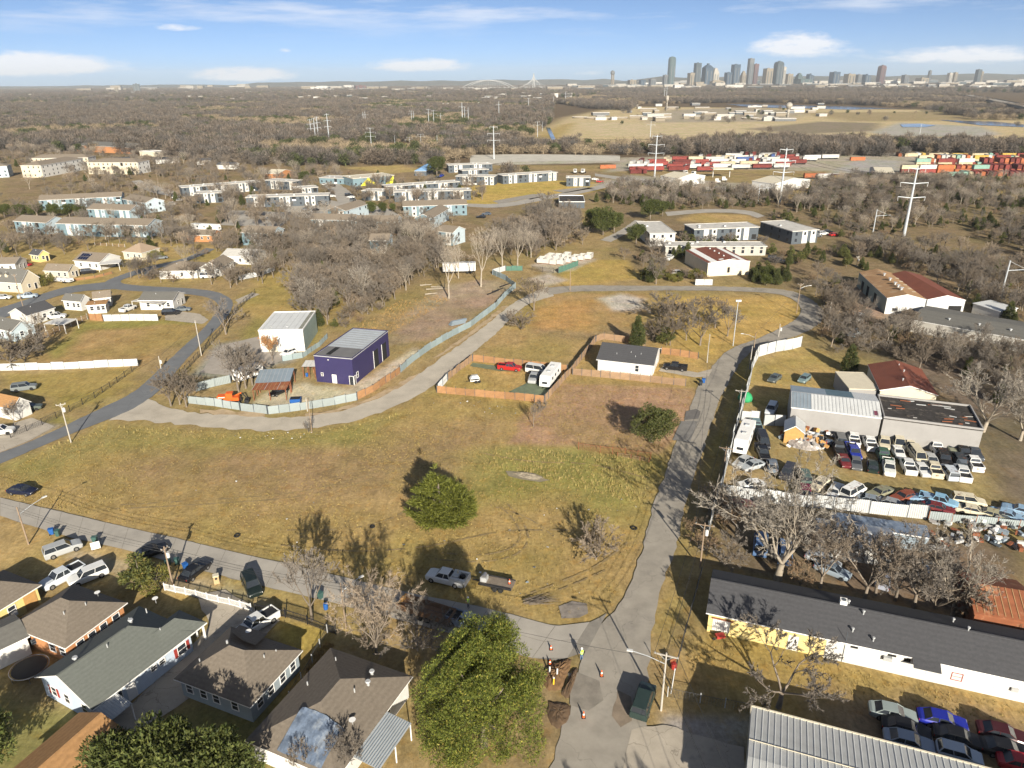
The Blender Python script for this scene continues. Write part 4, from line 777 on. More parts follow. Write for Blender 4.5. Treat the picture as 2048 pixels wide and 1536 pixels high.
    H('pavilion', 'brick pavilion with white gable by the flats', (528, 347), (556, 348), (560, 341), 3.2, 'gx', 2, M_BRICK, M_BEIGE, .3, 'building')
    # right-hand flats
    f('apartment_block', 'white ended flats block with worn pale roof beside the olive oaks', (1299, 468), (1353, 467), (1356, 443), 5.2, 'flat', M_WHITE, M_FLAT, None, 0, pat='none')
    f('apartment_block', 'charcoal and white balcony flats with pale flat roof', (1388, 460), (1520, 455), (1520, 446), 5.2, 'flat', M_DKG, M_FLAT, None, 0, 12)
    h = f('apartment_block', 'charcoal flats set at an angle above the thicket', (1585, 464), (1628, 461), (1570, 441), 5.2, 'flat', M_DKG, M_FLAT, None, 0, L=13)
    f('apartment_block', 'low burnt flats with whitish broken roof behind bushes', (1330, 494), (1535, 494), (1535, 483), 3.4, 'flat', M_CONCW, M_FLAT, None, 0, 9, pat='none')
    H('ruin', 'collapsed grey hut among brush below the golden field', (1118, 405), (1170, 405), (1172, 392), 3, 'flat', 0, M_DKG, M_BURN, .2, 'building')
    # bungalows on the left
    hs = [('house', 'tan hip-roofed house with two round shrubs', (243, 503), (283, 506), (314, 495), 3, 'hip', 2.6, M_BEIGE, M_SHT), ('house', 'cream bungalow with solar panels on its grey roof', (145, 521), (199, 525), (246, 513), 3, 'gx', 2.2, M_WHITE, M_SHM),
          ('house', 'orange brick bungalow with carport beside the flats', (370, 470), (424, 471), (438, 463), 2.8, 'gx', 1.6, M_BRICK, M_SHM), ('shed', 'small yellow gabled shed with dark roof', (57, 508), (76, 511), (92, 505), 2.8, 'gx', 1.6, M_YEL, M_SHD),
          ('house', 'yellow gable house with dormers in its grey roof', (-25, 562), (41, 566), (95, 555), 3.4, 'gx', 3.4, M_CREAM, M_SHG), ('house', 'red and cream bungalow with grey roof by the dark car', (85, 541), (136, 543), (173, 536), 2.8, 'gx', 1.8, M_CREAM, M_SHM),
          ('house', 'white bungalow with brown hip roof on the bend', (315, 543), (394, 541), (386, 526), 2.8, 'hip', 2.0, M_WHITE, M_SHM), ('house', 'white gabled bungalow behind the bend', (398, 536), (442, 536), (440, 520), 3, 'gy', 2.0, M_WHITE, M_SHM),
          ('house', 'white bungalow with pale roof at the end of the lane', (440, 512), (505, 514), (505, 500), 3, 'gx', 1.6, M_WHITE, M_FLAT), ('house', 'white and turquoise bungalow beside the rusty flat roof', (122, 600), (160, 603), (184, 596), 3, 'gx', 1.5, M_WHITE, M_SHG),
          ('house', 'grey-roofed back bungalow near the side street', (184, 598), (222, 594), (228, 585), 2.8, 'gx', 1.5, M_WHITE, M_SHM), ('shed', 'flat rust-brown roof shed behind the metal fence', (170, 612), (212, 609), (220, 602), 2.6, 'shed', .3, M_WHITE, M_SHO),
          ('house', 'white house with grey roof and broad metal carport', (275, 601), (346, 601), (356, 586), 3, 'gx', 1.5, M_WHITE, M_SHG), ('house', 'dark-roofed white bungalow beside the brown fence', (53, 632), (111, 615), (93, 604), 3, 'gx', 1.7, M_WHITE, M_SHD),
          ('house', 'blue-grey gabled bungalow above the blue tarp', (-30, 652), (22, 663), (52, 645), 3, 'gx', 1.9, M_LBLUE, M_SHG), ('house', 'bungalow with bright orange-brown shingle roof', (-60, 800), (24, 818), (61, 802), 2.8, 'gx', 1.6, M_WHITE, M_SHO),
          ('house', 'white terrace with pale roof left of the yellow shed', (-40, 530), (30, 528), (36, 518), 3, 'gx', 1.6, M_WHITE, M_SHM)]
    for nm, lb, A, B, C, z, r, rs, w, m in hs:
        h = H(nm, lb, A, B, C, z, r, rs, w, m, .3, 'shed' if nm == 'shed' else 'house')
        for t in (.25, .6, .85):
            h.window('s', t * h.L, .9, 1.0, 1.2); 
        if h.W > 4: h.window('e', h.W * .4, .9, 1.0, 1.2); h.door('e', h.W * .75, .9, 2.0, M_DARK)
        h.vent(h.L * .4, h.W * .35, .3, .1)
        if 'solar' in lb:
            for i in range(4):
                for j in range(2): x, y = 1 + i * 1.15, .5 + j * 1.75; MB().poly([(x, y, h.roofz(x, y) + .08), (x + 1.05, y, h.roofz(x, y) + .08), (x + 1.05, y + 1.6, h.roofz(x, y + 1.6) + .08), (x, y + 1.6, h.roofz(x, y + 1.6) + .08)], mat('solar_cell', (.015, .02, .05), .15, .2, 1, spec=.6)).build('solar_panel', h.rf)
        if 'dormers' in lb:
            for x in (3.4, 6.2):
                d = MB().box(-.5, .5, 0, 1.4, 0, .9, M_CREAM); d.poly([(-.7, -.2, .9), (0, -.2, 1.5), (0, 2.6, 1.5), (-.7, 1.6, .9)], M_SHG).poly([(0, -.2, 1.5), (.7, -.2, .9), (.7, 1.6, .9), (0, 2.6, 1.5)], M_SHG).poly([(-.5, -.01, .9), (.5, -.01, .9), (0, -.01, 1.4)], M_CREAM); d.build('dormer', h.rf, (x, 1.2, h.roofz(x, 1.2) - .1))
    for lb, A, B, C, z, m in [('broad pale metal carport roof before the white house', (262, 603), (322, 608), (350, 598), 2.6, M_FLAT), ('white metal carport roof by the brown fence', (86, 648), (128, 650), (146, 638), 2.6, M_WHITE), ('white carport beside the solar bungalow', (195, 530), (238, 527), (246, 519), 2.7, M_WHITE), ('white carport roof beside the brick bungalow', (418, 471), (436, 470), (444, 464), 2.6, M_WHITE)]:
        o, L, W, rz = rect3(A, B, C, z); t = thing('carport', lb, 'carport', tuple(o), rz); MB().box(0, L, 0, W, z, z + .12, m).build('roof', t)
        for x in (.15, L - .15):
            for y in (.15, W - .15): MB().box(x - .06, x + .06, y - .06, y + .06, -.1, z, M_TRIM).build('post', t)
    # sheds in the truck yard
    for lb, A, B, C, z in [('white gabled shed with cream roof at the truck yard gate', (1320, 352), (1356, 357), (1372, 346), 5), ('cream-roofed open shed beside the railway', (1503, 362), (1550, 368), (1562, 352), 5), ('white hut between container stacks', (1752, 346), (1790, 347), (1796, 336), 4)]: H('shed', lb, A, B, C, z, 'gx', 2, M_WHITE, M_BEIGE, .3, 'shed')
neighbourhood()
# ================================================================ trees
def leaf_mat(name, rough=0.7, trans=0.0):
    m = bpy.data.materials.new(name); m.use_nodes = True; nt = m.node_tree; N = nt.nodes; Lk = nt.links
    b = N['Principled BSDF']; b.inputs['Roughness'].default_value = rough; b.inputs['Specular IOR Level'].default_value = 0.2
    at = N.new('ShaderNodeAttribute'); at.attribute_name = 'tint'
    oi = N.new('ShaderNodeObjectInfo'); mr = N.new('ShaderNodeMapRange'); mr.inputs['To Min'].default_value = .8; mr.inputs['To Max'].default_value = 1.2
    Lk.new(oi.outputs['Random'], mr.inputs['Value']); sc = N.new('ShaderNodeVectorMath'); sc.operation = 'SCALE'
    Lk.new(at.outputs['Color'], sc.inputs[0]); Lk.new(mr.outputs[0], sc.inputs['Scale']); Lk.new(sc.outputs[0], b.inputs['Base Color'])
    if trans:
        tr = N.new('ShaderNodeBsdfTranslucent'); Lk.new(sc.outputs[0], tr.inputs['Color']); mx = N.new('ShaderNodeMixShader'); mx.inputs[0].default_value = trans
        Lk.new(b.outputs[0], mx.inputs[1]); Lk.new(tr.outputs[0], mx.inputs[2]); Lk.new(mx.outputs[0], N['Material Output'].inputs['Surface'])
    return m
M_LEAF = leaf_mat('leaves', .65, .25); M_TWIG = leaf_mat('twigs', .9)
M_BARK = mat('grey_bark', (.20, .165, .13), .95, .3, 3.0, rand=.2)
M_BARKP = mat('pale_bark', (.33, .285, .225), .9, .3, 2.0, rand=.1)
def bare_tree(seed, H, spread=0.5, trunkf=0.28, nl=4, twigs=5, rtrunk=None, twc=(.26, .205, .16), pale=False, droop=0.0, depth=4, tw=0.03):
    """returns (limb mesh, twig mesh) of a leafless tree of height H"""
    rg = random.Random(seed); mb = MB(); TV = []; TC = []
    bark = M_BARKP if pale else M_BARK
    r0 = rtrunk or H * 0.022
    def rv(): return Vector((rg.gauss(0, 1), rg.gauss(0, 1), rg.gauss(0, 1))).normalized()
    def twig(p, d, L):
        for _ in range(2):
            q = p + (d + rv() * .6).normalized() * L * rg.uniform(.5, 1.1); s = (q - p).cross(rv()).normalized() * tw * rg.uniform(.7, 1.3)
            TV.extend([p - s, p + s, q]); k = rg.uniform(.75, 1.3); TC.extend([(twc[0] * k, twc[1] * k, twc[2] * k)] * 3)
    def grow(p, d, L, r, lv):
        n = 3 if lv < 2 else 2; seg = L / n
        for i in range(n):
            d = (d + rv() * (0.16 + .05 * lv) + Vector((0, 0, .10 - droop * lv))).normalized(); q = p + d * seg
            r2 = max(.012, r * (0.80 if n == 3 else .68)); mb.tube(p, q, r, r2, 5 if lv < 1 else (4 if lv < 2 else 3), bark, caps=False)
            p, r = q, r2
            if lv >= depth - 1:
                for _ in range(twigs): twig(p.lerp(q - d * seg, rg.random()), (d + rv() * .9).normalized(), seg * rg.uniform(.6, 1.1))
            elif i > 0 or lv > 0:
                for _ in range(2 if rg.random() < .55 else 1):
                    ax = rv(); nd = (d + (ax - d * ax.dot(d)).normalized() * rg.uniform(.55, 1.0)).normalized()
                    grow(p, nd, L * rg.uniform(.50, .68), r * .62, lv + 1)
        if lv < depth - 1: grow(p, (d + rv() * .3).normalized(), L * .6, r * .8, lv + 1)
    p = Vector((0, 0, -.15)); d = Vector((rg.uniform(-.08, .08), rg.uniform(-.08, .08), 1)).normalized(); r = r0 * 1.25
    h1 = H * trunkf
    for i in range(3):
        q = p + d * h1 / 3; mb.tube(p, q, r, r * .87, 7, bark, caps=False); p, r = q, r * .87; d = (d + rv() * .07).normalized()
    a0 = rg.random() * 6.28
    for k in range(nl):
        a = a0 + k * 6.283 / nl + rg.uniform(-.4, .4); sp = spread * rg.uniform(.6, 1.25)
        nd = Vector((math.cos(a) * sp, math.sin(a) * sp, 1)).normalized(); grow(p, nd, H * rg.uniform(.34, .45), r * .72, 0 if nl < 5 else 1)
    limbs = mb.mesh('limbs', True)
    V = np.array([tuple(v) for v in TV], np.float32); T = np.arange(len(V)).reshape(-1, 3)
    # scale to the wanted height
    zt = max(float(V[:, 2].max()), .1); k = H / zt
    V *= k; limbs.transform(Matrix.Scale(k, 4))
    return limbs, np_mesh('twigs', V, T, M_TWIG, np.array(TC))
def leaf_crown(seed, blobs, n, size, cols, aspect=0.55, up=0.3, out=0.8, hole=0.45, hs=1.1, shell=0.34):
    """leafy crown: n small faces spread through a union of ellipsoids, with gaps"""
    rg = np.random.default_rng(seed); B = np.array(blobs, float); vol = (B[:, 3] * B[:, 4] * B[:, 5]) ** .75; pick = rg.choice(len(B), n, p=vol / vol.sum()); b = B[pick]
    d = rg.normal(size=(n, 3)); d /= np.linalg.norm(d, axis=1)[:, None]
    rr = rg.random(n) ** shell; lump = vnoise(d[:, 0] * 3 + b[:, 0] + 40, d[:, 1] * 3 + d[:, 2] * 4 + 40, .55, seed)
    rr = rr * (0.80 + .34 * lump); P = b[:, :3] + d * b[:, 3:6] * rr[:, None]
    g = vnoise(P[:, 0] + P[:, 2] * .6 + 90, P[:, 1] + P[:, 2] * .8 + 90, hs, seed + 3); keep = (g > hole * .55) & (P[:, 2] > 0.15); P = P[keep]; d = d[keep]; n = len(P); lump = lump[keep]
    ax = d * out + rg.normal(size=(n, 3)) * .55; ax[:, 2] += up; ax /= np.linalg.norm(ax, axis=1)[:, None]
    s = np.cross(ax, rg.normal(size=(n, 3))); s /= np.linalg.norm(s, axis=1)[:, None] + 1e-9
    L = size * rg.uniform(.6, 1.4, n)[:, None]; a = P - s * L * aspect * .5; c = P + s * L * aspect * .5; t = P + ax * L
    V = np.stack([a, c, t], 1).reshape(-1, 3); C = np.array(cols, float); w = rg.random(n)[:, None]
    col = C[0] * (1 - w) + C[1] * w; br = rg.random(n) < .06
    if len(C) > 2: col[br] = C[2]
    col = np.repeat(col * rg.uniform(.75, 1.25, n)[:, None], 3, 0)
    return np_mesh('leaves', V, np.arange(len(V)).reshape(-1, 3), M_LEAF, col)
def trunk_mesh(seed, H, r, blobs):
    rg = random.Random(seed); mb = MB(); mb.tube((0, 0, -.2), (0, 0, H * .35), r, r * .75, 7, M_BARK)
    for b in blobs[:9]: mb.tube((0, 0, H * .3), (b[0] * .7, b[1] * .7, b[2]), r * .5, r * .12, 5, M_BARK)
    return mb.mesh('trunk', True)
def rnd_blobs(seed, n, rad, z0, z1, rb):
    rg = random.Random(seed); out = []
    for i in range(n):
        a = rg.random() * 6.28; t = math.sqrt(rg.random()); z = rg.uniform(z0, z1); k = math.sqrt(max(.05, 1 - ((z - (z0 + z1) / 2) / ((z1 - z0) * .75)) ** 2))
        q = rb * rg.uniform(.75, 1.25); out.append((rad * t * k * math.cos(a), rad * t * k * math.sin(a), z, q, q, q * .8))
    return out
TWG, TWB, TWR = (.175, .152, .128), (.195, .158, .12), (.24, .165, .10)
BARE = {}
def mk_trees():
    for i in range(4): BARE['round%d' % i] = (9.0,) + bare_tree(10 + i, 9, .75, .22, 4, 8, twc=TWG if i % 2 else TWB, tw=.026)
    for i in range(3): BARE['tall%d' % i] = (12.0,) + bare_tree(20 + i, 12, .50, .26, 5, 9, twc=TWB if i % 2 else TWG, tw=.028)
    for i in range(2): BARE['pale%d' % i] = (10.0,) + bare_tree(30 + i, 10, .85, .18, 5, 4, twc=(.29, .26, .22), pale=True, rtrunk=.26, tw=.024, depth=5)
    for i in range(2): BARE['skel%d' % i] = (13.0,) + bare_tree(40 + i, 13, .55, .30, 4, 2, twc=(.36, .31, .25), pale=True, rtrunk=.28, tw=.024)
    for i in range(3): BARE['bush%d' % i] = (4.0,) + bare_tree(50 + i, 4, 1.0, .06, 6, 7, rtrunk=.07, twc=[TWG, TWB, TWR][i], tw=.022, depth=4)
    BARE['fan0'] = (10.0,) + bare_tree(61, 10, .42, .12, 8, 9, rtrunk=.16, twc=(.29, .23, .17), tw=.022, depth=4)
    BARE['rust0'] = (8.0,) + bare_tree(71, 8, .7, .22, 4, 6, twc=(.36, .19, .08), tw=.05)
mk_trees()
EG = {}
def mk_evergreen():
    g1, g2 = (.085, .10, .018), (.20, .19, .035)
    b = [(x * (1.25 - .04 * z), y * (1.25 - .04 * z), z, r, r, r) for x, y, z, r, _, _ in rnd_blobs(1, 120, 6.0, 1.8, 12.6, 1.3)]; EG['oak_big'] = (13.5, trunk_mesh(1, 13, .42, b), leaf_crown(1, b, 150000, .2, [(.04, .06, .014), (.215, .235, .042), (.32, .27, .06)], aspect=.4, hs=.9, hole=.62, shell=.3))
    b = [(-.9, 0, 1.7, 2.6, 2.5, 1.6), (1.0, 0, 1.7, 2.5, 2.4, 1.6), (-1.1, .2, 3.3, 2.1, 2.0, 2.0), (1.3, -.1, 3.1, 1.9, 1.9, 1.8), (-.4, .1, 5.0, 1.3, 1.2, 1.6), (1.0, .3, 4.4, 1.0, 1.0, 1.4), (-.3, 0, 6.6, .55, .55, 1.3), (-2.2, 0, 2.6, 1.1, 1.1, 1.2), (2.4, 0, 2.4, 1.0, 1.0, 1.2)]
    EG['juniper'] = (7.6, trunk_mesh(2, 7, .22, b), leaf_crown(2, b, 30000, .42, [(.085, .105, .02), (.29, .30, .06)], aspect=.2, up=.55, out=.9, hs=.7, hole=.8, shell=.25))
    b = rnd_blobs(3, 14, 2.3, 1.6, 4.6, 1.25); EG['oak_round'] = (5.6, trunk_mesh(3, 5.5, .25, b), leaf_crown(3, b, 16000, .2, [(.06, .075, .022), (.14, .145, .05), (.2, .18, .08)], hs=.7, hole=.6, shell=.25))
    b = rnd_blobs(4, 16, 3.2, 2.0, 7.0, 1.6); EG['oak_mid'] = (8.2, trunk_mesh(4, 8, .3, b), leaf_crown(4, b, 9000, .36, [(.055, .075, .02), (.13, .14, .04)], hs=.9, hole=.5, shell=.25))
    b = [(0, 0, 1.5, 2.0, 2.0, 1.4), (.2, 0, 3.0, 1.7, 1.7, 1.6), (-.2, .1, 4.6, 1.2, 1.2, 1.5), (0, 0, 6.0, .7, .7, 1.2)]
    EG['cedar'] = (7.0, trunk_mesh(5, 7, .2, b), leaf_crown(5, b, 6000, .36, [(.05, .07, .025), (.13, .14, .045), (.2, .15, .06)], aspect=.4, up=.5, hs=.8, hole=.55, shell=.28))
    b = rnd_blobs(6, 8, 1.5, .6, 2.0, .9); EG['shrub'] = (2.8, trunk_mesh(6, 2.5, .1, b), leaf_crown(6, b, 3600, .2, [(.09, .10, .025), (.22, .20, .05), (.3, .22, .07)], hs=.6, hole=.55, shell=.3))
    b = rnd_blobs(8, 7, 1.3, .9, 3.2, .9); EG['shrub_tall'] = (3.9, trunk_mesh(8, 3.5, .12, b), leaf_crown(8, b, 3000, .28, [(.06, .075, .025), (.15, .15, .045), (.22, .18, .06)], hs=.7, hole=.55, shell=.3))
mk_evergreen()
def top_z(px, py, ty):
    """height of a thing that stands at px,py and reaches up to image row ty"""
    g = G(px, py)
    lo, hi = 0.0, 80.0
    for _ in range(30):
        z = (lo + hi) / 2; v = Vector((g.x, g.y, z - CAM_H)); f = v.dot(FWD); y = CY - F * (v.dot(cu) / f)
        if y > ty: lo = z
        else: hi = z
    return lo
ROT = random.Random(99)
def plant_at(src, p, h, label, group=None, name='bare_tree', cat='tree', wide=1.0, rz=None):
    H0, limb, crown = src; k = h / H0
    t = thing(name, label, cat, (p[0], p[1], 0.0), ROT.random() * 6.28 if rz is None else rz, group)
    a = ob('trunk', limb, t); b = ob('crown', crown, t); t.scale = (k * wide, k * wide, k)
    return t
def bare(px, py, ty, kind, label, wide=1.0, group=None, rz=None, name='bare_tree', cat='tree'):
    return plant_at(BARE[kind], G(px, py), top_z(px, py, ty), label, group, name, cat, wide, rz)
def ever(px, py, ty, kind, label, wide=1.0, group=None, rz=None, name='evergreen_tree', cat='tree', h=None):
    return plant_at(EG[kind], G(px, py), h or top_z(px, py, ty), label, group, name, cat, wide, rz)
# ---- single trees
ever(968, 1492, 0, 'oak_big', 'huge bright olive-green evergreen tree beside the street corner trench', 1.0, name='live_oak', h=14.6)
ever(884, 1046, 934, 'juniper', 'yellow-green juniper standing alone in the open field', 1.2, rz=.1, name='juniper_tree')
ever(1303, 884, 808, 'oak_round', 'round dusty green live oak on the brown dirt lot', 1.0, name='live_oak')
ever(1274, 694, 632, 'cedar', 'dark narrow cedar behind the white cottage', .9, name='cedar_tree')
ever(1333, 690, 652, 'shrub_tall', 'low green shrub behind the corner of the white cottage roof', 1.0, name='shrub', cat='shrub')
ever(1697, 743, 690, 'cedar', 'bushy cedar beside the beige carport roof', 1.1, name='cedar_tree')
ever(285, 1175, 1112, 'shrub_tall', 'yellow-green bush by the street pole and white gate', 1.1, name='shrub', cat='shrub')
ever(312, 1178, 1135, 'shrub', 'small green bush beside the white picket rail', .9, name='shrub', cat='shrub')
for i, (x, y, h, w) in enumerate([(300, 1590, 9.0, .95), (400, 1600, 9.4, .9), (235, 1610, 8.0, .9), (480, 1610, 8.6, .85), (350, 1640, 9.5, 1)]):
    ever(x, y, 0, 'oak_mid', 'dense dark green evergreen behind the brown-roofed house', w, 'evergreens behind the brown roofed house', h=h)
ever(-25, 1545, 0, 'oak_mid', 'dark evergreen beside the pale blue house gable', .9, h=8.5); ever(-40, 1440, 0, 'oak_mid', 'shaded evergreen by the trampoline', .6, h=5)
bare(624, 1240, 1085, 'round1', 'grey leafless tree by the black iron fence and blue barrel', .78)
bare(753, 1306, 1140, 'fan0', 'upswept many-stemmed leafless tree behind the grey L-shaped house', .85)
bare(835, 1300, 1212, 'bush0', 'grey twiggy bush pressed against the big evergreen', 1.0)
bare(690, 1545, 1455, 'round1', 'grey leafless tree over the blue tarp roof', .8); bare(610, 1560, 1490, 'round2', 'thin bare treetop before the grey L-shaped roof', .7)
bare(745, 1300, 1258, 'bush1', 'straggly bare bush at the foot of the upswept tree', 1.0)
bare(1192, 1118, 1052, 'bush1', 'scrubby bare thicket in the field near the street', 1.15, cat='shrub', name='bare_shrub')
bare(1176, 1090, 1050, 'bush2', 'small leafless scrub bush beside the thicket', .8, cat='shrub', name='bare_shrub')
bare(1555, 1158, 922, 'pale0', 'big pale-limbed leafless tree behind the white scrapyard fence', 1.15)
bare(1557, 1414, 1270, 'round3', 'pale leafless tree in front of the yellow wall', 1.25)
bare(1905, 1230, 1045, 'pale1', 'pale leafless tree beside the rusty shed roof', .8)
for x, y, t, k in [(1729, 1199, 1050, 'round0'), (1827, 1215, 1060, 'round1'), (1640, 1175, 1050, 'round2'), (1751, 1190, 1075, 'tall1'), (1450, 1130, 1070, 'bush0'), (1600, 1170, 1110, 'bush2'), (1790, 1200, 1090, 'round3'), (1870, 1215, 1120, 'bush1'), (1665, 1130, 1030, 'round1'), (1960, 1255, 1190, 'bush2'), (2010, 1265, 1215, 'bush2')]:
    bare(x, y, t, k, 'leafless tree in the tangle behind the long dark shingle roof', 1.0, 'bare trees behind the long shingle roof')
bare(1965, 862, 716, 'pale1', 'wide pale leafless tree beside the burnt-out roof', 1.25)
bare(2040, 880, 760, 'pale0', 'pale leafless tree behind the scrapyard cars', 1.0)
for x, y, t, k in [(342, 811, 735, 'round0'), (373, 813, 742, 'round2'), (360, 808, 745, 'round1')]: bare(x, y, t, k, 'leafless tree clumped at the fork of the two roads', 1.05, 'bare trees at the road fork')
for x, y, t, k in [(477, 782, 676, 'round1'), (492, 776, 690, 'round3'), (505, 770, 688, 'round0')]: bare(x, y, t, k, 'leafless tree beside the parked white camper', .95, 'bare trees by the white camper')
bare(545, 722, 672, 'rust0', 'small tree with rusty leaves before the white workshop', 1.0); bare(452, 668, 595, 'round3', 'leafless roadside tree at the bend of the dark road', 1.0)
bare(838, 520, 440, 'skel0', 'tall pale skeleton tree with forked crown in the middle wood', 1.0); bare(898, 596, 478, 'skel1', 'dying bare tree with broken limbs on the dirt lot', .8)
bare(962, 573, 455, 'skel0', 'white-barked bare tree at the end of the dirt lot', .75); bare(917, 556, 478, 'skel1', 'leaning bare tree in front of the white trailer', .7)
bare(1035, 540, 440, 'skel1', 'huge pale leafless tree beside the container yard', .9); bare(1005, 535, 450, 'skel0', 'tall grey leafless tree behind the white metal gate', .85)
bare(1068, 620, 551, 'round2', 'ivy-clad bare tree at the top of the pale road', 1.0); bare(1042, 657, 620, 'bush1', 'round bare bush beside the pale road', 1.3, cat='shrub', name='bare_shrub')
bare(1067, 853, 802, 'tall2', 'small crooked bare tree by the corner of the wooden fence', .6); bare(1083, 822, 798, 'bush0', 'small bare bush against the wooden fence', .8, cat='shrub', name='bare_shrub')
bare(618, 864, 836, 'bush0', 'upright dry shrub beside the pale road edge', .6, cat='shrub', name='bare_shrub')
for x, y, t, k, w in [(1345, 655, 592, 'round0', 1.2), (1385, 650, 590, 'round1', 1.2), (1430, 655, 592, 'round2', 1.1), (1320, 640, 585, 'bush0', 1.3), (1400, 690, 615, 'round3', 1.1), (1455, 672, 605, 'round1', 1.0), (1340, 690, 630, 'round2', 1.0), (1372, 680, 620, 'round0', .9), (1310, 678, 640, 'bush1', 1.2)]:
    bare(x, y, t, k, 'low spreading grey leafless tree on the golden lawn behind the cottage', w, 'bare trees on the golden lawn')
bare(30, 850, 800, 'round1', 'bare tree beside the orange shingle roof', .8); bare(85, 700, 620, 'tall1', 'bare tree behind the brown picket fence', .7)
bare(50, 722, 660, 'bush0', 'bare hedge mass below the blue tarp', 1.3); bare(20, 725, 670, 'bush1', 'dark bare thicket behind the tin fence', 1.3)
for x, y, t in [(1206, 470, 412), (1186, 464, 418), (1228, 466, 424)]: ever(x, y, t, 'oak_mid', 'dense dark live oak above the container yard', .92, 'live oaks above the container yard', name='live_oak')
for x, y, t in [(1300, 440, 398), (1325, 432, 402), (1272, 488, 448)]: ever(x, y, t, 'oak_mid', 'olive live oak beside the grey flat roof', 1.0, 'live oaks beside the grey flat roof', name='live_oak')
ever(874, 352, 312, 'oak_mid', 'round live oak beside the blue-roofed hut', 1.0, name='live_oak'); ever(609, 366, 342, 'oak_mid', 'clipped olive tree by the dark flats', 1.0); ever(628, 350, 334, 'oak_mid', 'smaller olive tree behind the dark flats', .9)
for x, y, t in [(742, 428, 402), (765, 427, 404), (785, 424, 406)]: ever(x, y, t, 'oak_mid', 'live oak in the courtyard of the brown-roofed flats', 1.0, 'live oaks in the courtyard', name='live_oak')
for x in (10, 42, 75, 108, 140, 165): ever(x, 436 - x * .01, 408 - (x % 30) * .05, 'oak_mid', 'dark evergreen in the row behind the blue-grey flats', 1.1, 'evergreen row behind the blue-grey flats')
ever(305, 518, 499, 'shrub', 'round bright shrub by the tan house', 1.0, name='shrub', cat='shrub'); ever(318, 518, 502, 'shrub', 'second round shrub by the tan house garage', 1.0, name='shrub', cat='shrub')
ever(92, 570, 545, 'shrub', 'green bush at the corner of the yellow gable', 1.0, name='shrub', cat='shrub'); ever(440, 445, 420, 'cedar', 'dark cedar behind the orange brick bungalow', 1.2, name='cedar_tree')
ever(1300, 565, 520, 'cedar', 'dark cedar spire beside the gravel yard', .8, name='cedar_tree')
bare(1312, 568, 508, 'round1', 'grey bare tree on the upper road verge', 1.0)
# ---- woods: the nearest trees are things, the rest are one mass per wood
def free(X, Y, ok):
    for K in KEEP:
        xs = [k[0] for k in K]; ys = [k[1] for k in K]; s = ok & (X > min(xs)) & (X < max(xs)) & (Y > min(ys)) & (Y < max(ys))
        if s.any(): i = np.nonzero(s)[0]; ok[i[in_poly(X[i], Y[i], K)]] = False
    return ok
def scatter(poly, n, seed, mind):
    Q = pxpoly(poly); rg = np.random.default_rng(seed); xs = [q[0] for q in Q]; ys = [q[1] for q in Q]; out = []; cell = {}
    for _ in range(60):
        if len(out) >= n: break
        X = rg.uniform(min(xs), max(xs), n * 2); Y = rg.uniform(min(ys), max(ys), n * 2); ok = free(X, Y, in_poly(X, Y, Q))
        for x, y in zip(X[ok], Y[ok]):
            k = (int(x // mind), int(y // mind))
            if k in cell: continue
            cell[k] = 1; out.append((float(x), float(y)))
            if len(out) >= n: break
    return sorted(out, key=lambda p: p[1])
KB = ['round0', 'round1', 'round2', 'round3', 'tall0', 'tall1', 'tall2']
KS = ['bush0', 'bush1', 'bush2']
def wood(poly, n, seed, mind, label, group, hmin, hmax, shrub=.3, green=.0, egk=('cedar', 'shrub_tall'), name='bare_tree', skel=0.0):
    rg = random.Random(seed)
    for x, y in scatter(poly, n, seed, mind):
        u = rg.random()
        if u < green: plant_at(EG[rg.choice(egk)], (x, y), rg.uniform(hmin * .6, hmax * .75), label + ', evergreen', group + ', evergreens', 'evergreen_tree', 'tree', rg.uniform(.9, 1.2))
        elif u < green + skel: plant_at(BARE[rg.choice(['skel0', 'skel1', 'pale0'])], (x, y), rg.uniform(hmax * .9, hmax * 1.2), label + ', pale-trunked', group + ', pale trunks', name, 'tree', rg.uniform(.6, .8))
        elif u < green + skel + shrub: plant_at(BARE[rg.choice(KS)], (x, y), rg.uniform(2.5, 4.5), label + ', low brush', group + ', low brush', 'bare_shrub', 'shrub', rg.uniform(.9, 1.3))
        else: plant_at(BARE[rg.choice(KB)], (x, y), rg.uniform(hmin, hmax), label, group, name, 'tree', rg.uniform(.9, 1.15))
wood([(620, 640), (580, 590), (600, 545), (680, 500), (800, 480), (870, 490), (880, 540), (820, 570), (775, 600), (720, 640), (680, 650)], 95, 1, 4.2, 'leafless tree in the brown middle wood beside the dirt lot', 'trees of the middle wood', 8, 12, .25, .02, skel=.05)
wood([(500, 500), (560, 465), (680, 450), (800, 455), (870, 470), (800, 485), (680, 500), (560, 540)], 46, 2, 6, 'leafless tree between the middle wood and the brown-roofed flats', 'trees before the brown-roofed flats', 7, 11, .2, .03)
wood([(960, 500), (1090, 425), (1150, 440), (1160, 500), (1090, 515), (1040, 530)], 34, 3, 5.5, 'leafless tree in the reddish grove above the container yard', 'trees above the container yard', 9, 13, .2, .0)
wood([(1640, 690), (1620, 660), (1660, 610), (1700, 610), (1740, 650), (1900, 690), (2060, 700), (2060, 800), (1900, 760), (1720, 700), (1680, 720), (1640, 705)], 80, 4, 4.2, 'leafless tree in the thicket around the red-roofed garage', 'trees around the red-roofed garage', 5.5, 8.5, .4, .05)
wood([(1640, 600), (1600, 575), (1640, 545), (1700, 590), (1700, 640), (1655, 640)], 16, 5, 4.5, 'leafless tree beside the tan warehouse drive', 'trees beside the tan warehouse', 6, 8.5, .3, .05)
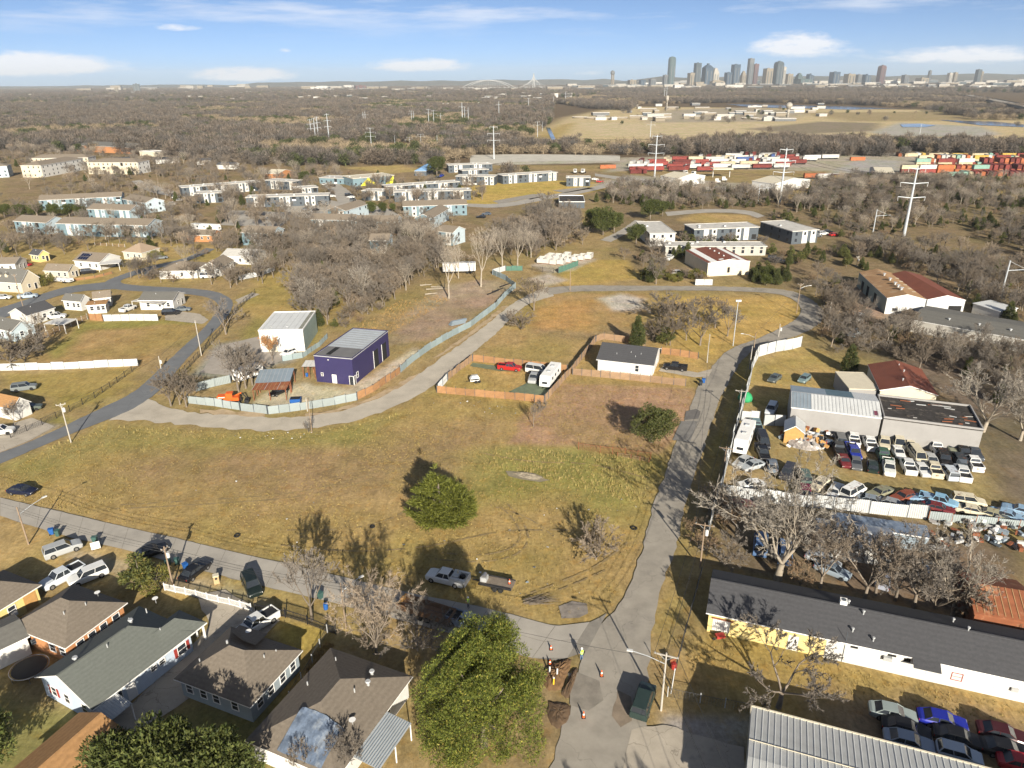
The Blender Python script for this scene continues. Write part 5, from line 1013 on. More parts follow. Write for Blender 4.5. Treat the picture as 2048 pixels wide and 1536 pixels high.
wood([(1880, 580), (1800, 530), (1700, 515), (1720, 490), (1860, 520), (2060, 600), (2060, 680), (1960, 610)], 60, 6, 4.5, 'leafless tree behind the two-ridged warehouse', 'trees behind the two-ridged warehouse', 7, 10, .3, .06)
wood([(1280, 562), (1410, 566), (1410, 553), (1290, 546)], 24, 7, 2.0, 'olive roadside bush along the upper road', 'bushes along the upper road', 3, 5, .35, .6, ('shrub', 'shrub_tall'))
wood([(1500, 572), (1590, 572), (1590, 545), (1505, 545)], 14, 8, 3, 'dense green roadside tree by the warehouse lane', 'trees by the warehouse lane', 6, 8, .2, .75, ('cedar', 'oak_mid', 'shrub_tall'))
wood([(1535, 530), (1680, 535), (1740, 545), (1680, 505), (1545, 500)], 26, 9, 4, 'green thicket tree behind the beige metal hall', 'thicket behind the beige hall', 4, 7, .2, .8, ('shrub_tall', 'cedar'))
wood([(1100, 520), (1290, 515), (1380, 480), (1540, 490), (1530, 500), (1410, 500), (1340, 530), (1250, 530), (1180, 512)], 24, 10, 6, 'leafless tree before the burnt flats', 'trees before the burnt flats', 5, 8, .3, .4)
wood([(0, 480), (170, 470), (300, 470), (460, 470), (520, 500), (400, 520), (180, 505), (0, 520)], 40, 11, 6, 'leafless garden tree among the left-hand bungalows', 'garden trees among bungalows', 7, 10, .15, .03)
wood([(240, 545), (330, 545), (480, 560), (520, 530), (560, 560), (470, 580), (380, 570), (260, 560)], 26, 12, 5, 'leafless garden tree beside the white bungalows on the bend', 'garden trees on the bend', 6, 8.5, .3, .0)
wood([(1380, 1060), (1440, 1000), (1460, 1040), (1420, 1140)], 8, 13, 3, 'scrubby bare bush beside the leaning power pole', 'scrub beside the power pole', 2.5, 4, .8, .05)
wood([(1490, 410), (1640, 430), (1760, 470), (1700, 490), (1640, 470), (1540, 440), (1480, 425)], 30, 14, 5, 'dark evergreen thicket tree above the right-hand flats', 'thicket above the right-hand flats', 4, 7, .3, .55, ('cedar', 'shrub_tall'))
for x, y, h, k in [(12.5, 31, 10, 'round0'), (19, 26, 11, 'fan0'), (6, 24, 10, 'round2')]: plant_at(BARE[k], (x, y), h, 'bare street tree whose shadow falls on the lower street', 'street trees over the lower street')
def pairs(*ks):
    out = []
    for i, (k, g) in enumerate(ks):
        t = plant_at((BARE if k in BARE else EG)[k], G(*g), (BARE if k in BARE else EG)[k][0] * .7, 'tree at the edge of the middle wood by the dirt lot', 'trees at the edge of the middle wood', 'bare_tree' if k in BARE else 'evergreen_tree'); out.append(tuple(t.children))
    return out
WSRC = pairs(('round0', (700, 640)), ('round2', (735, 628)), ('tall0', (765, 612)), ('tall1', (790, 598)), ('tall2', (655, 648)), ('bush1', (690, 655)), ('bush2', (720, 645)), ('skel0', (812, 580)), ('cedar', (640, 652)), ('shrub_tall', (668, 656)), ('round3', (600, 630)), ('fan0', (590, 600)))
# ---- the far woods: each one mass of many leafless trees
def far_mesh(seed, n, R_, H_, sz, cols, wd=.055):
    rg = np.random.default_rng(seed); d = rg.normal(size=(n, 3)); d /= np.linalg.norm(d, axis=1)[:, None]; r = rg.random(n) ** .45
    lob = .55 + .8 * vnoise(d[:, 0] * 2 + 9, d[:, 1] * 2 + d[:, 2] * 2 + 9, .7, seed); P = d * (r * lob)[:, None] * [R_, R_, H_ * .42]; P[:, 2] += H_ * .55; P[:, :2] += rg.normal(0, .5, (n, 2))
    ax = d * .8 + rg.normal(size=(n, 3)) * .5; ax[:, 2] += .5; ax /= np.linalg.norm(ax, axis=1)[:, None]; s = np.cross(ax, rg.normal(size=(n, 3))); s /= np.linalg.norm(s, axis=1)[:, None]
    L = sz * rg.uniform(.6, 1.4, n)[:, None]; V = np.stack([P - s * wd * L, P + s * wd * L, P + ax * L], 1).reshape(-1, 3)
    tv = []
    for k in range(3):
        a = k * 2.1; b = a + 2.1; tv += [[.22 * math.cos(a), .22 * math.sin(a), -.2], [.22 * math.cos(b), .22 * math.sin(b), -.2], [.05, 0, H_ * .75]]
    V = np.vstack([V, np.array(tv)]); c = np.array(cols[0]) * (1 - rg.random((len(V) // 3, 1))) + np.array(cols[1]) * rg.random((len(V) // 3, 1)); c = np.repeat(c * rg.uniform(.7, 1.3, (len(c), 1)), 3, 0)
    return np_mesh('crown', V, np.arange(len(V)).reshape(-1, 3), M_TWIG, c)
SRC = []
def far_source():
    """five ordinary trees that stand on the far levee edge; the far woods repeat their shapes"""
    specs = [(1, 760, 4.6, 9.5, 1.7, [(.095, .082, .071), (.17, .145, .122)]), (2, 700, 4.0, 11, 1.9, [(.115, .094, .074), (.195, .158, .124)]), (3, 760, 5.0, 8.5, 1.6, [(.068, .062, .057), (.122, .11, .097)]), (4, 480, 3.6, 6.5, 1.5, [(.22, .175, .115), (.32, .25, .165)])]
    for i, (sd_, n, r, h, sz, c) in enumerate(specs):
        me = far_mesh(sd_, n, r, h, sz, c); g = G(1010 + i * 9, 352 + i)
        SRC.append(tag(ob('bare_tree', me, None, (g.x, g.y, 0)), 'small leafless tree at the edge of the pale yard', 'tree', 'small trees by the pale yard'))
    me = far_mesh(9, 620, 3.4, 7.5, 1.1, [(.04, .052, .02), (.085, .092, .035)], .17); g = G(1050, 352)
    SRC.append(tag(ob('evergreen_tree', me, None, (g.x, g.y, 0)), 'small dark evergreen at the edge of the pale yard', 'tree'))
far_source()
def gn_wood(name, label, P, pick, scl, near=False):
    V = np.array([(x, y, 0) for x, y in P], np.float32); me = bpy.data.meshes.new(name); me.vertices.add(len(V)); me.vertices.foreach_set('co', V.ravel())
    for nm, ty, arr in (('pick', 'INT', pick), ('size', 'FLOAT', scl), ('turn', 'FLOAT', RNG.random(len(V)) * 6.28)):
        a = me.attributes.new(nm, ty, 'POINT'); a.data.foreach_set('value', np.asarray(arr, np.int32 if ty == 'INT' else np.float32))
    o = ob(name, me); tag(o, label, None, None, 'stuff')
    ng = bpy.data.node_groups.new(name, 'GeometryNodeTree'); ng.interface.new_socket('Geometry', in_out='INPUT', socket_type='NodeSocketGeometry'); ng.interface.new_socket('Geometry', in_out='OUTPUT', socket_type='NodeSocketGeometry')
    N = ng.nodes; Lk = ng.links; gi = N.new('NodeGroupInput'); go = N.new('NodeGroupOutput')
    m2p = N.new('GeometryNodeMeshToPoints'); Lk.new(gi.outputs[0], m2p.inputs[0]); fin = N.new('GeometryNodeJoinGeometry')
    for srcs in (zip(*WSRC) if near else [SRC]):
      iop = N.new('GeometryNodeInstanceOnPoints'); iop.inputs['Pick Instance'].default_value = True
      j = N.new('GeometryNodeJoinGeometry')
      for s in reversed(srcs):
        oi = N.new('GeometryNodeObjectInfo'); oi.transform_space = 'ORIGINAL'; oi.inputs['Object'].default_value = s; oi.inputs['As Instance'].default_value = True; Lk.new(oi.outputs['Geometry'], j.inputs[0])
      def att(nm, ty):
        a = N.new('GeometryNodeInputNamedAttribute'); a.data_type = ty; a.inputs['Name'].default_value = nm; return a.outputs[0]
      Lk.new(m2p.outputs[0], iop.inputs['Points']); Lk.new(j.outputs[0], iop.inputs['Instance']); Lk.new(att('pick', 'INT'), iop.inputs['Instance Index'])
      cb = N.new('ShaderNodeCombineXYZ'); Lk.new(att('turn', 'FLOAT'), cb.inputs[2]); Lk.new(cb.outputs[0], iop.inputs['Rotation']); Lk.new(att('size', 'FLOAT'), iop.inputs['Scale'])
      Lk.new(iop.outputs[0], fin.inputs[0])
    Lk.new(fin.outputs[0], go.inputs[0]); md = o.modifiers.new('trees', 'NODES'); md.node_group = ng
    return o
CLEAR = [pxpoly(p) for p in []]
def far_wood(name, label, polys, area, seed, s0=.8, s1=1.25, green=.03, tan=.1, clears=(), near=False):
    """one tree per `area` square metres inside the outlines"""
    rg = np.random.default_rng(seed); XS = []
    for Pp in polys:
        Q = pxpoly(Pp); xs = [q[0] for q in Q]; ys = [q[1] for q in Q]; n = int((max(xs) - min(xs)) * (max(ys) - min(ys)) / area)
        X = rg.uniform(min(xs), max(xs), n); Y = rg.uniform(min(ys), max(ys), n); ok = in_poly(X, Y, Q)
        for c in clears: ok &= ~in_poly(X, Y, pxpoly(c))
        ok = free(X, Y, ok)
        dn = vnoise(X, Y, 60, seed) * .6 + vnoise(X, Y, 170, seed + 1) * .4; ok &= rg.random(n) < np.clip(dn * 3.2 - .75, .05, 1)
        XS.append(np.stack([X[ok], Y[ok]], 1))
    P = np.vstack(XS); n = len(P); zone = vnoise(P[:, 0], P[:, 1], 110, seed + 5)
    pick = np.where(zone > .62, 3, rg.integers(0, 3, n)); pick = np.where(rg.random(n) < tan, 3, pick); gz = vnoise(P[:, 0], P[:, 1], 45, seed + 9)
    pick = np.where(rg.random(n) < green * (1 + 6 * (gz > .7)), 4, pick)
    if near:
        w = rg.random(n); pick = np.select([w < green, w < green + .25, w < green + .32], [rg.choice([8, 9], n), rg.choice([5, 6], n), 7], rg.choice([0, 1, 2, 3, 4, 10, 11], n))
    return gn_wood(name, label, P, pick, rg.uniform(s0, s1, n), near)
FIELDS = [[(680, 297), (800, 285), (870, 292), (800, 304)], [(690, 338), (800, 330), (850, 340), (780, 350)], [(850, 300), (990, 312), (960, 345), (840, 320)], [(1030, 292), (1120, 235), (1160, 235), (1115, 292)]]
far_wood('woodland', 'grey-brown leafless woodland west of the levee', [[(-120, 300), (-150, 215), (1110, 196), (1100, 255), (1000, 312), (860, 330), (560, 335), (420, 325), (200, 305)]], 40, 21, .6, 1.5, .09, .18, FIELDS)
far_wood('woodland', 'leafless trees around the apartment blocks', [[(-60, 325), (30, 300), (560, 330), (980, 340), (960, 420), (900, 460), (560, 480), (330, 480), (-60, 470)]], 85, 22, .5, .95, .08, .02, FIELDS, True)
far_wood('woodland', 'dark belt of leafless trees behind the container yard', [[(985, 300), (1240, 290), (1500, 287), (2120, 298), (2120, 312), (1700, 314), (1240, 310), (1000, 312)], [(840, 318), (985, 296), (990, 312), (860, 330)]], 28, 23, .75, 1.35, .03, .12)
far_wood('woodland', 'brown brush between the container yard and the right-hand flats', [[(1190, 405), (1230, 375), (1330, 372), (1560, 395), (1680, 360), (2120, 360), (2200, 560), (1960, 545), (1800, 500), (1700, 455), (1560, 415), (1330, 420)]], 12, 24, .42, .8, .3, .12, [[(1590, 425), (1680, 420), (1720, 440), (1620, 438)], [(1820, 455), (1930, 460), (2060, 520), (2060, 540), (1880, 490)]], True)
far_wood('woodland', 'long brown wood before the skyline', [[(1240, 210), (1280, 190), (1900, 186), (2000, 212), (1880, 218), (1700, 210), (1500, 205)], [(1100, 205), (1240, 186), (1300, 196), (1260, 222), (1180, 218)], [(1850, 222), (1990, 216), (2080, 226), (2080, 242), (1950, 240)]], 75, 25, 1.0, 1.5, .02, .08)
far_wood('woodland', 'distant wooded city reaching to the horizon', [[(-300, 214), (-300, 181), (2300, 168), (2300, 186), (1900, 186), (1300, 190), (1100, 196)]], 420, 26, 1.3, 2.1, .10, .05)
far_wood('woodland', 'scattered bare trees on the levee flats', [[(1120, 285), (1180, 215), (2050, 222), (2050, 290)]], 9000, 27, .6, 1.0, .15, .1)
far_wood('woodland', 'bare brush and saplings filling the gaps among the right-hand yards', [[(1640, 600), (1720, 640), (1900, 700), (2100, 720), (2100, 860), (1960, 800), (1890, 740), (1740, 690), (1650, 700)], [(1860, 560), (2100, 600), (2100, 690), (1960, 640)], [(1700, 470), (1830, 505), (2100, 560), (2100, 600), (1880, 545), (1700, 520)], [(1250, 545), (1290, 500), (1340, 500), (1330, 555)]], 20, 28, .35, .7, .2, .15, (), True)
far_wood('woodland', 'tan brush filling the middle wood', [[(600, 630), (560, 560), (640, 500), (860, 480), (960, 500), (900, 530), (830, 570), (770, 615), (700, 650)], [(500, 520), (560, 470), (860, 460), (860, 485), (640, 505), (540, 545)], [(960, 505), (1080, 430), (1160, 440), (1170, 490), (1060, 520)]], 22, 29, .4, .9, .03, .45, (), True)
far_wood('woodland', 'garden trees and hedges among the left bungalows', [[(0, 470), (330, 465), (560, 480), (540, 540), (300, 540), (120, 520), (0, 540)]], 60, 30, .45, .8, .06, .05, [[(40, 575), (40, 500), (320, 490), (320, 545), (200, 570)]], True)
# ================================================================ vehicles
M_TYRE = mat('tyre', (.02, .02, .02), .9, .2, 3); M_RIM = mat('rim', (.35, .35, .36), .35, .1, 3, metal=.7); M_CGLASS = mat('car_glass', (.025, .03, .037), .08, .2, .5, spec=.8)
M_LAMP = mat('head_lamp', (.75, .75, .72), .15, .05, 2, spec=.7); M_TAIL = mat('tail_lamp', (.35, .02, .02), .25, .05, 2); M_BLACK = mat('black_plastic', (.022, .022, .024), .6, .2, 2)
PAINT = {}
def paint(c):
    k = tuple(round(x, 3) for x in c)
    if k not in PAINT: PAINT[k] = mat('car_paint_%d' % len(PAINT), c, .28, .06, .8, spec=.55, metal=.1, stain=(tuple(min(.6, x * .8 + .05) for x in c), 1.4, .6, .15))
    return PAINT[k]
RUSTY = lambda c: mat('faded_paint_%d' % int(sum(c) * 1000), c, .7, .15, 1.0, stain=((.17, .075, .04), 1.1, .55, .1))
VK = {  # length, width, height, bonnet z, belt z, cabin at belt (from front), cabin at roof, boot z, wheel x front/rear, wheel r
 'sedan': (4.8, 1.84, 1.45, .92, .98, (1.35, 4.25), (2.05, 3.55), 1.0, (.95, 3.75), .33),
 'suv': (5.0, 1.98, 1.82, 1.12, 1.15, (1.35, 4.92), (2.0, 4.75), 1.15, (.95, 3.95), .39),
 'pickup': (5.7, 1.98, 1.84, 1.15, 1.17, (1.5, 3.75), (2.1, 3.5), 1.14, (1.0, 4.6), .40),
 'van': (5.4, 2.0, 2.15, 1.15, 1.25, (.75, 5.35), (1.55, 5.2), 1.25, (1.0, 4.2), .37),
 'hatch': (4.2, 1.75, 1.5, .95, 1.0, (1.1, 4.1), (1.8, 3.75), 1.0, (.8, 3.4), .32),
 'oldcar': (5.2, 1.92, 1.36, .90, .93, (1.65, 4.25), (2.2, 3.75), .92, (1.0, 4.1), .33)}
VM = {}
def veh_mesh(k):
    if k in VM: return VM[k]
    L, W, Hh, zb, zbelt, (c0, c1), (r0, r1), zt, (w0, w1), wr = VK[k]; w = W / 2; b = MB(); P = None
    st = [(0, w * .80, .42, zb * .72), (.12, w * .92, .28, zb * .86), (.6, w, .24, zb * .96), (c0, w, .24, zbelt), ((c0 + c1) / 2, w, .24, zbelt), (c1, w, .24, zbelt), (max(c1 + .02, L - .25), w * .97, .26, zt * .98), (L, w * .88, .40, zt * .88)]
    if k == 'pickup': st = st[:4] + [(c1, w, .24, zbelt), (L - .05, w, .26, zt), (L, w * .97, .45, zt * .98)]
    if k in ('van', 'suv'): st[-2] = (L - .12, w * .98, .26, zbelt); st[-1] = (L, w * .95, .4, zbelt * .97)
    def ring(s):
        x, hw, z0, z1 = s; return [(x, -hw * .93, z0), (x, -hw, z0 + .18), (x, -hw, z1 - .14), (x, -hw * .90, z1), (x, hw * .90, z1), (x, hw, z1 - .14), (x, hw, z0 + .18), (x, hw * .93, z0)]
    n0 = 0; rings = [ring(s) for s in st]
    for r in rings: b.v += r
    m = None; b.mi(None)
    for i in range(len(rings) - 1):
        for j in range(8):
            jj = (j + 1) % 8; b.f.append((i * 8 + j, i * 8 + jj, i * 8 + 8 + jj, i * 8 + 8 + j)); b.m.append(0)
    b.f.append(tuple(reversed(range(8)))); b.m.append(0); e = (len(rings) - 1) * 8; b.f.append(tuple(e + j for j in range(8))); b.m.append(0)
    # roof and pillars in body colour
    wr2 = w * .74; wb = w * .90; zr = Hh
    b.box(r0 - .02, r1 + .02, -wr2, wr2, zr - .07, zr, None)
    for sx0, sx1 in ((c0, r0), (c1, r1)):
        for s in (-1, 1):
            p, q = Vector((sx0, s * wb, zbelt - .02)), Vector((sx1, s * wr2, zr - .04)); b.tube(p, q, .055, .05, 4, None)
    mid = (c0 + c1) / 2 + .15
    for s in (-1, 1): b.tube((mid, s * (wb + .01), zbelt), ((r0 + r1) / 2 + .1, s * (wr2 + .01), zr - .05), .045, .04, 4, None)
    if k == 'pickup':  # open bed
        b.box(c1 + .06, L - .06, -w * .86, w * .86, zbelt - .02, zbelt + .005, M_BLACK)
        for s in (-1, 1): b.box(c1 + .02, L, s * w * .93 - .07, s * w * .93 + .07, zbelt - .05, zbelt + .16, None)
        b.box(L - .08, L, -w * .9, w * .9, zbelt - .05, zbelt + .16, None); b.box(c1, c1 + .06, -w * .9, w * .9, zbelt - .05, zbelt + .2, None)
    body = b.mesh('body'); body.materials[0] = paint((.5, .5, .5))
    def gl(name, P): return MB().poly(P, M_CGLASS).mesh(name)
    z0, z1 = zbelt - .02, zr - .05; i = .015
    ws = gl('windscreen', [(c0, wb, z0), (c0, -wb, z0), (r0, -wr2, z1), (r0, wr2, z1)]); rw = gl('rear_window', [(c1, -wb, z0), (c1, wb, z0), (r1, wr2, z1), (r1, -wr2, z1)])
    sl = gl('side_window', [(c0, -wb + i, z0), (c1, -wb + i, z0), (r1, -wr2, z1), (r0, -wr2, z1)]); sr = gl('side_window', [(c1, wb - i, z0), (c0, wb - i, z0), (r0, wr2, z1), (r1, wr2, z1)])
    ty = MB().tube((0, -.11, 0), (0, .11, 0), wr, wr, 14, M_TYRE).mesh('wheel'); rm = MB().tube((0, -.125, 0), (0, .125, 0), wr * .58, wr * .55, 10, M_RIM).mesh('rim')
    hl = MB().box(-.03, .05, -.2, .2, -.07, .07, M_LAMP).mesh('headlight'); tl = MB().box(-.04, .02, -.14, .14, -.1, .1, M_TAIL).mesh('taillight')
    VM[k] = (body, ws, rw, sl, sr, ty, rm, hl, tl); return VM[k]
def vehicle(kind, p, rz, m, label, group=None, detail=2, name=None, wreck=False):
    """p: ground point of the centre, rz: heading of the front"""
    body, ws, rw, sl, sr, ty, rm, hl, tl = veh_mesh(kind); L, W, Hh, zb, zbelt, c, r, zt, (w0, w1), wr = VK[kind]
    nm = name or {'sedan': 'car', 'suv': 'sport_utility_car', 'pickup': 'pickup_truck', 'van': 'van', 'hatch': 'car', 'oldcar': 'car'}[kind]
    d = Vector((math.cos(rz), math.sin(rz), 0)); o = Vector((p[0], p[1], 0)) + d * L / 2
    z = .03 if not wreck else -.06
    t = thing(nm, label, {'pickup': 'pickup truck', 'van': 'van', 'suv': 'car'}.get(kind, 'car'), (o.x, o.y, z), rz + math.pi, group)
    b = ob('body', body, t); setmat(b, m)
    ob('windscreen', ws, t); ob('rear_window', rw, t); ob('side_window', sl, t); ob('side_window', sr, t)
    for x in (w0, w1):
        for y in (-1, 1):
            o_ = ob('wheel', ty, t, (x, y * (W / 2 - .095), wr))
            if detail > 1: ob('rim', rm, o_)
    if detail > 0:
        for y in (-1, 1): ob('headlight', hl, t, (.06, y * W * .33, zb * .70)); ob('taillight', tl, t, (L - .03, y * W * .38, zt * .78))
    return t
def vpx(kind, f, r, m, label, **k):
    a, b = G(*f), G(*r); d = a - b; c = (a + b) / 2; return vehicle(kind, c, math.atan2(d.y, d.x), m, label, **k)
WHT, SIL, BLK, NAV, GRY, MAR, REDC, CREAM, BLU, GRN, LBL, OLV = (.72, .72, .70), (.42, .43, .43), (.012, .012, .014), (.014, .018, .04), (.13, .135, .14), (.15, .02, .025), (.42, .02, .02), (.62, .56, .42), (.02, .04, .32), (.04, .10, .07), (.25, .38, .52), (.20, .21, .15)
def cars():
    P = paint
    for k, f, r, c, lb in [
        ('sedan', (68, 989), (24, 985), NAV, 'dark navy car parked on the field verge'), ('suv', (160, 1094), (95, 1117), SIL, 'silver sport utility car parked on the dry verge by the bins'),
        ('pickup', (90, 1180), (163, 1142), (.62, .66, .70), 'silver pickup truck parked behind the orange brick house'), ('suv', (150, 1170), (205, 1148), WHT, 'white utility car in the shade by the bare bush'),
        ('sedan', (338, 1097), (268, 1123), BLK, 'black car in the street behind the yellow-green bush'), ('sedan', (418, 1128), (364, 1170), BLK, 'black saloon parked nose to the street by the white rail'),
        ('suv', (519, 1208), (492, 1150), (.012, .02, .018), 'black people carrier parked at the end of the drive'), ('pickup', (494, 1268), (536, 1242), WHT, 'white pickup truck in the drive of the slate grey house'),
        ('suv', (1296, 1380), (1276, 1442), (.03, .05, .045), 'dark green utility car parked by the street corner pole'),
        ('sedan', (1831, 1446), (1737, 1424), (.30, .35, .34), 'grey-green saloon at the end of the parked row'), ('sedan', (1923, 1459), (1842, 1440), (.015, .025, .30), 'bright blue sports saloon in the parked row'),
        ('sedan', (1849, 1476), (1771, 1455), BLK, 'black saloon beside the grey-green one'), ('sedan', (1854, 1502), (1777, 1482), (.30, .36, .45), 'pale blue saloon with black roof beside the corrugated shed'),
        ('sedan', (1958, 1496), (1872, 1472), BLK, 'long black saloon behind the bright blue one'), ('hatch', (1952, 1527), (1880, 1507), (.45, .52, .60), 'pale silver coupe nearest the corrugated eaves'),
        ('sedan', (2046, 1487), (1960, 1466), (.06, .012, .015), 'dark maroon saloon at the far end of the parked row'), ('sedan', (2050, 1516), (1968, 1499), BLK, 'black saloon behind the dark maroon one'), ('sedan', (2085, 1548), (2005, 1528), (.40, .02, .03), 'red saloon in the parked row'),
        ('pickup', (1326, 737), (1374, 742), BLK, 'black pickup truck on the cottage drive'), ('pickup', (1040, 742), (999, 738), REDC, 'bright red pickup truck inside the wooden pen'),
        ('van', (1099, 750), (1050, 742), WHT, 'white cargo van with roof ladder inside the wooden pen'), ('pickup', (1062, 772), (1073, 750), SIL, 'silver pickup truck beside the camper in the pen'),
        ('sedan', (543, 795), (573, 781), BLK, 'black car under the rusty lean-to'), ('hatch', (566, 714), (588, 706), WHT, 'white car parked before the white workshop'),
        ('sedan', (1536, 771), (1561, 752), (.10, .12, .12), 'dark grey car alone behind the white curved fence'), ('hatch', (1600, 769), (1615, 757), (.18, .26, .27), 'teal car behind the blue-roofed workshop'),
        ('suv', (1716, 650), (1722, 634), WHT, 'white car on the warehouse drive'), ('pickup', (1696, 678), (1724, 664), (.55, .6, .62), 'white pickup truck under the bare trees'),
        ('suv', (1538, 832), (1545, 818), (.6, .63, .66), 'white utility car behind the white corrugated gate')]: vpx(k, f, r, P(c), lb)
    # scrapyard
    def I(x, y): return G(1400 + x / 3.16, 740 + y / 3.16)
    rg = random.Random(5); D = math.radians
    yard = [('suv', 880, 450, 72, GRY), ('pickup', 872, 515, 74, BLK), ('pickup', 966, 455, 72, WHT), ('pickup', 965, 535, 74, BLU), ('pickup', 1068, 480, 80, WHT), ('pickup', 1160, 478, 74, CREAM), ('pickup', 1152, 555, 70, GRN), ('sedan', 1245, 535, 76, WHT), ('van', 1248, 480, 76, CREAM), ('hatch', 1322, 490, 76, CREAM), ('van', 1368, 565, 76, CREAM), ('sedan', 1448, 572, 78, SIL), ('pickup', 1482, 505, 74, WHT), ('suv', 1578, 505, 78, OLV), ('suv', 1538, 580, 76, BLK), ('suv', 1625, 580, 76, (.03, .04, .05)), ('pickup', 1652, 535, 80, BLK), ('suv', 1722, 545, 78, (.05, .06, .075)), ('pickup', 1722, 605, 76, WHT),
            ('sedan', 906, 590, 74, MAR), ('sedan', 982, 605, 66, GRY), ('sedan', 1088, 625, 68, (.02, .035, .03)), ('pickup', 1188, 635, 74, (.66, .67, .62)), ('pickup', 1308, 625, 80, WHT), ('sedan', 1398, 645, 78, WHT), ('pickup', 1472, 645, 74, CREAM), ('suv', 1566, 665, 78, (.52, .56, .60)), ('pickup', 1652, 670, 78, WHT),
            ('oldcar', 752, 735, 52, CREAM), ('oldcar', 852, 775, 52, WHT), ('van', 965, 790, 30, WHT), ('oldcar', 1135, 790, 28, (.22, .22, .15)), ('oldcar', 1285, 815, 28, (.22, .06, .035)), ('sedan', 1085, 845, -28, (.22, .26, .30)), ('sedan', 1218, 868, -30, (.28, .30, .32)), ('sedan', 1345, 885, -30, (.03, .035, .04)), ('sedan', 1418, 832, -24, LBL), ('pickup', 1502, 848, -28, (.22, .40, .55)), ('sedan', 1500, 892, -28, MAR), ('suv', 1692, 848, -22, CREAM), ('oldcar', 1722, 905, -28, CREAM), ('oldcar', 1822, 925, -30, (.36, .34, .22)), ('oldcar', 1942, 935, -34, LBL), ('oldcar', 2020, 905, -32, LBL),
            ('suv', 655, 690, 74, (.10, .15, .13)), ('sedan', 662, 780, 70, (.16, .02, .06)), ('sedan', 320, 742, 8, WHT), ('sedan', 455, 620, 78, (.16, .19, .23)), ('sedan', 270, 595, 40, SIL), ('sedan', 330, 620, 30, (.35, .38, .4)), ('pickup', 392, 540, 78, BLK), ('pickup', 350, 365, 76, (.18, .27, .28)), ('van', 395, 470, 78, (.03, .03, .035)), ('suv', 550, 668, 60, (.05, .05, .06)), ('sedan', 700, 830, -20, (.08, .09, .1)), ('sedan', 250, 870, 10, (.12, .03, .03)), ('sedan', 420, 830, 15, GRY)]
    names = {'sedan': 'saloon car', 'suv': 'utility car', 'pickup': 'pickup truck', 'van': 'van', 'hatch': 'small car', 'oldcar': 'old saloon car'}
    cn = {WHT: 'white', SIL: 'silver', BLK: 'black', GRY: 'grey', MAR: 'maroon', CREAM: 'cream', BLU: 'royal blue', GRN: 'green', LBL: 'sky blue', OLV: 'olive'}
    seen = {}
    for k, x, y, a, c in yard:
        row = 'against the grey workshop wall' if y < 585 and x > 850 else ('in the second scrapyard row' if y < 700 and x > 850 else ('along the white scrapyard fence' if x > 640 else 'in the scrapyard corner by the motorhome'))
        col = cn.get(c, 'dark' if sum(c) < .25 else 'faded'); lb = '%s scrapped %s parked %s' % (col, names[k], row); key = lb; seen[key] = seen.get(key, 0) + 1
        m = RUSTY(c) if (k == 'oldcar' or rg.random() < .55) else P(c)
        vehicle(k, I(x, y), D(a + rg.uniform(-7, 7)) + (math.pi if rg.random() < .5 else 0), m, lb, 'scrapyard %s, %s %s' % (names[k] + 's', col, row), 1, wreck=True)
    for x, y, a, c, k, lb in [(1520, 1096, 70, (.10, .18, .34), 'van', 'blue van in the shade under the pale tree'), (1568, 1112, 72, (.12, .20, .36), 'van', 'second blue van under the pale tree'), (1645, 1128, -40, (.5, .53, .56), 'sedan', 'silver car in the tangle behind the shingle roof'), (1664, 1148, -40, (.30, .36, .42), 'sedan', 'grey-blue car in the tangle behind the shingle roof'), (1765, 1165, 60, (.4, .42, .5), 'sedan', 'pale car deep in the tangle'), (1850, 1150, 60, (.2, .24, .3), 'suv', 'dark car beside the rusty shed')]:
        vehicle(k, G(x, y), D(a), P(c), lb, None, 1)
    far = [(51, 532, -10, REDC, 'sedan', 'red car in the yard of the yellow shed'), (178, 547, 20, BLK, 'suv', 'black car before the red and cream bungalow'), (303, 550, 80, (.05, .06, .07), 'suv', 'dark car beside the white bungalow on the bend'), (417, 556, 5, WHT, 'van', 'white van beside the gabled bungalow'), (257, 621, 75, WHT, 'pickup', 'white truck beside the broad carport'), (343, 629, 10, BLK, 'suv', 'black car on the gravel drive'), (366, 622, 8, (.16, .18, .19), 'sedan', 'grey car behind the black one on the gravel drive'), (112, 637, 15, WHT, 'pickup', 'white pickup truck by the dark-roofed bungalow'), (57, 596, 20, (.35, .42, .48), 'pickup', 'pale pickup truck on the side street'), (323, 518, 30, (.2, .22, .24), 'sedan', 'grey car before the tan house'), (8, 598, 5, WHT, 'sedan', 'white car before the yellow gable house'), (50, 780, 20, (.2, .22, .22), 'suv', 'dark car behind the orange roof'), (60, 820, 20, (.1, .12, .1), 'sedan', 'dark green car in the cracked drive'), (2, 868, 15, WHT, 'suv', 'white car at the foot of the cracked drive'),
           (1355, 550, 10, WHT, 'suv', 'white car behind the roadside bushes'), (1339, 519, 60, WHT, 'pickup', 'white pickup truck beside the beige hall'), (1395, 531, 80, (.3, .32, .33), 'suv', 'grey car in the shade of the beige hall'), (1548, 521, -20, BLK, 'suv', 'black car behind the beige hall'), (1560, 526, -20, (.03, .03, .03), 'sedan', 'second black car behind the beige hall'), (1200, 365, 0, REDC, 'suv', 'red car beside the dark flats end'), (1190, 360, 0, WHT, 'sedan', 'white car beside the dark flats end')]
    for x, y, a, c, k, lb in far: vehicle(k, G(x, y), D(a), P(c), lb, None, 0)
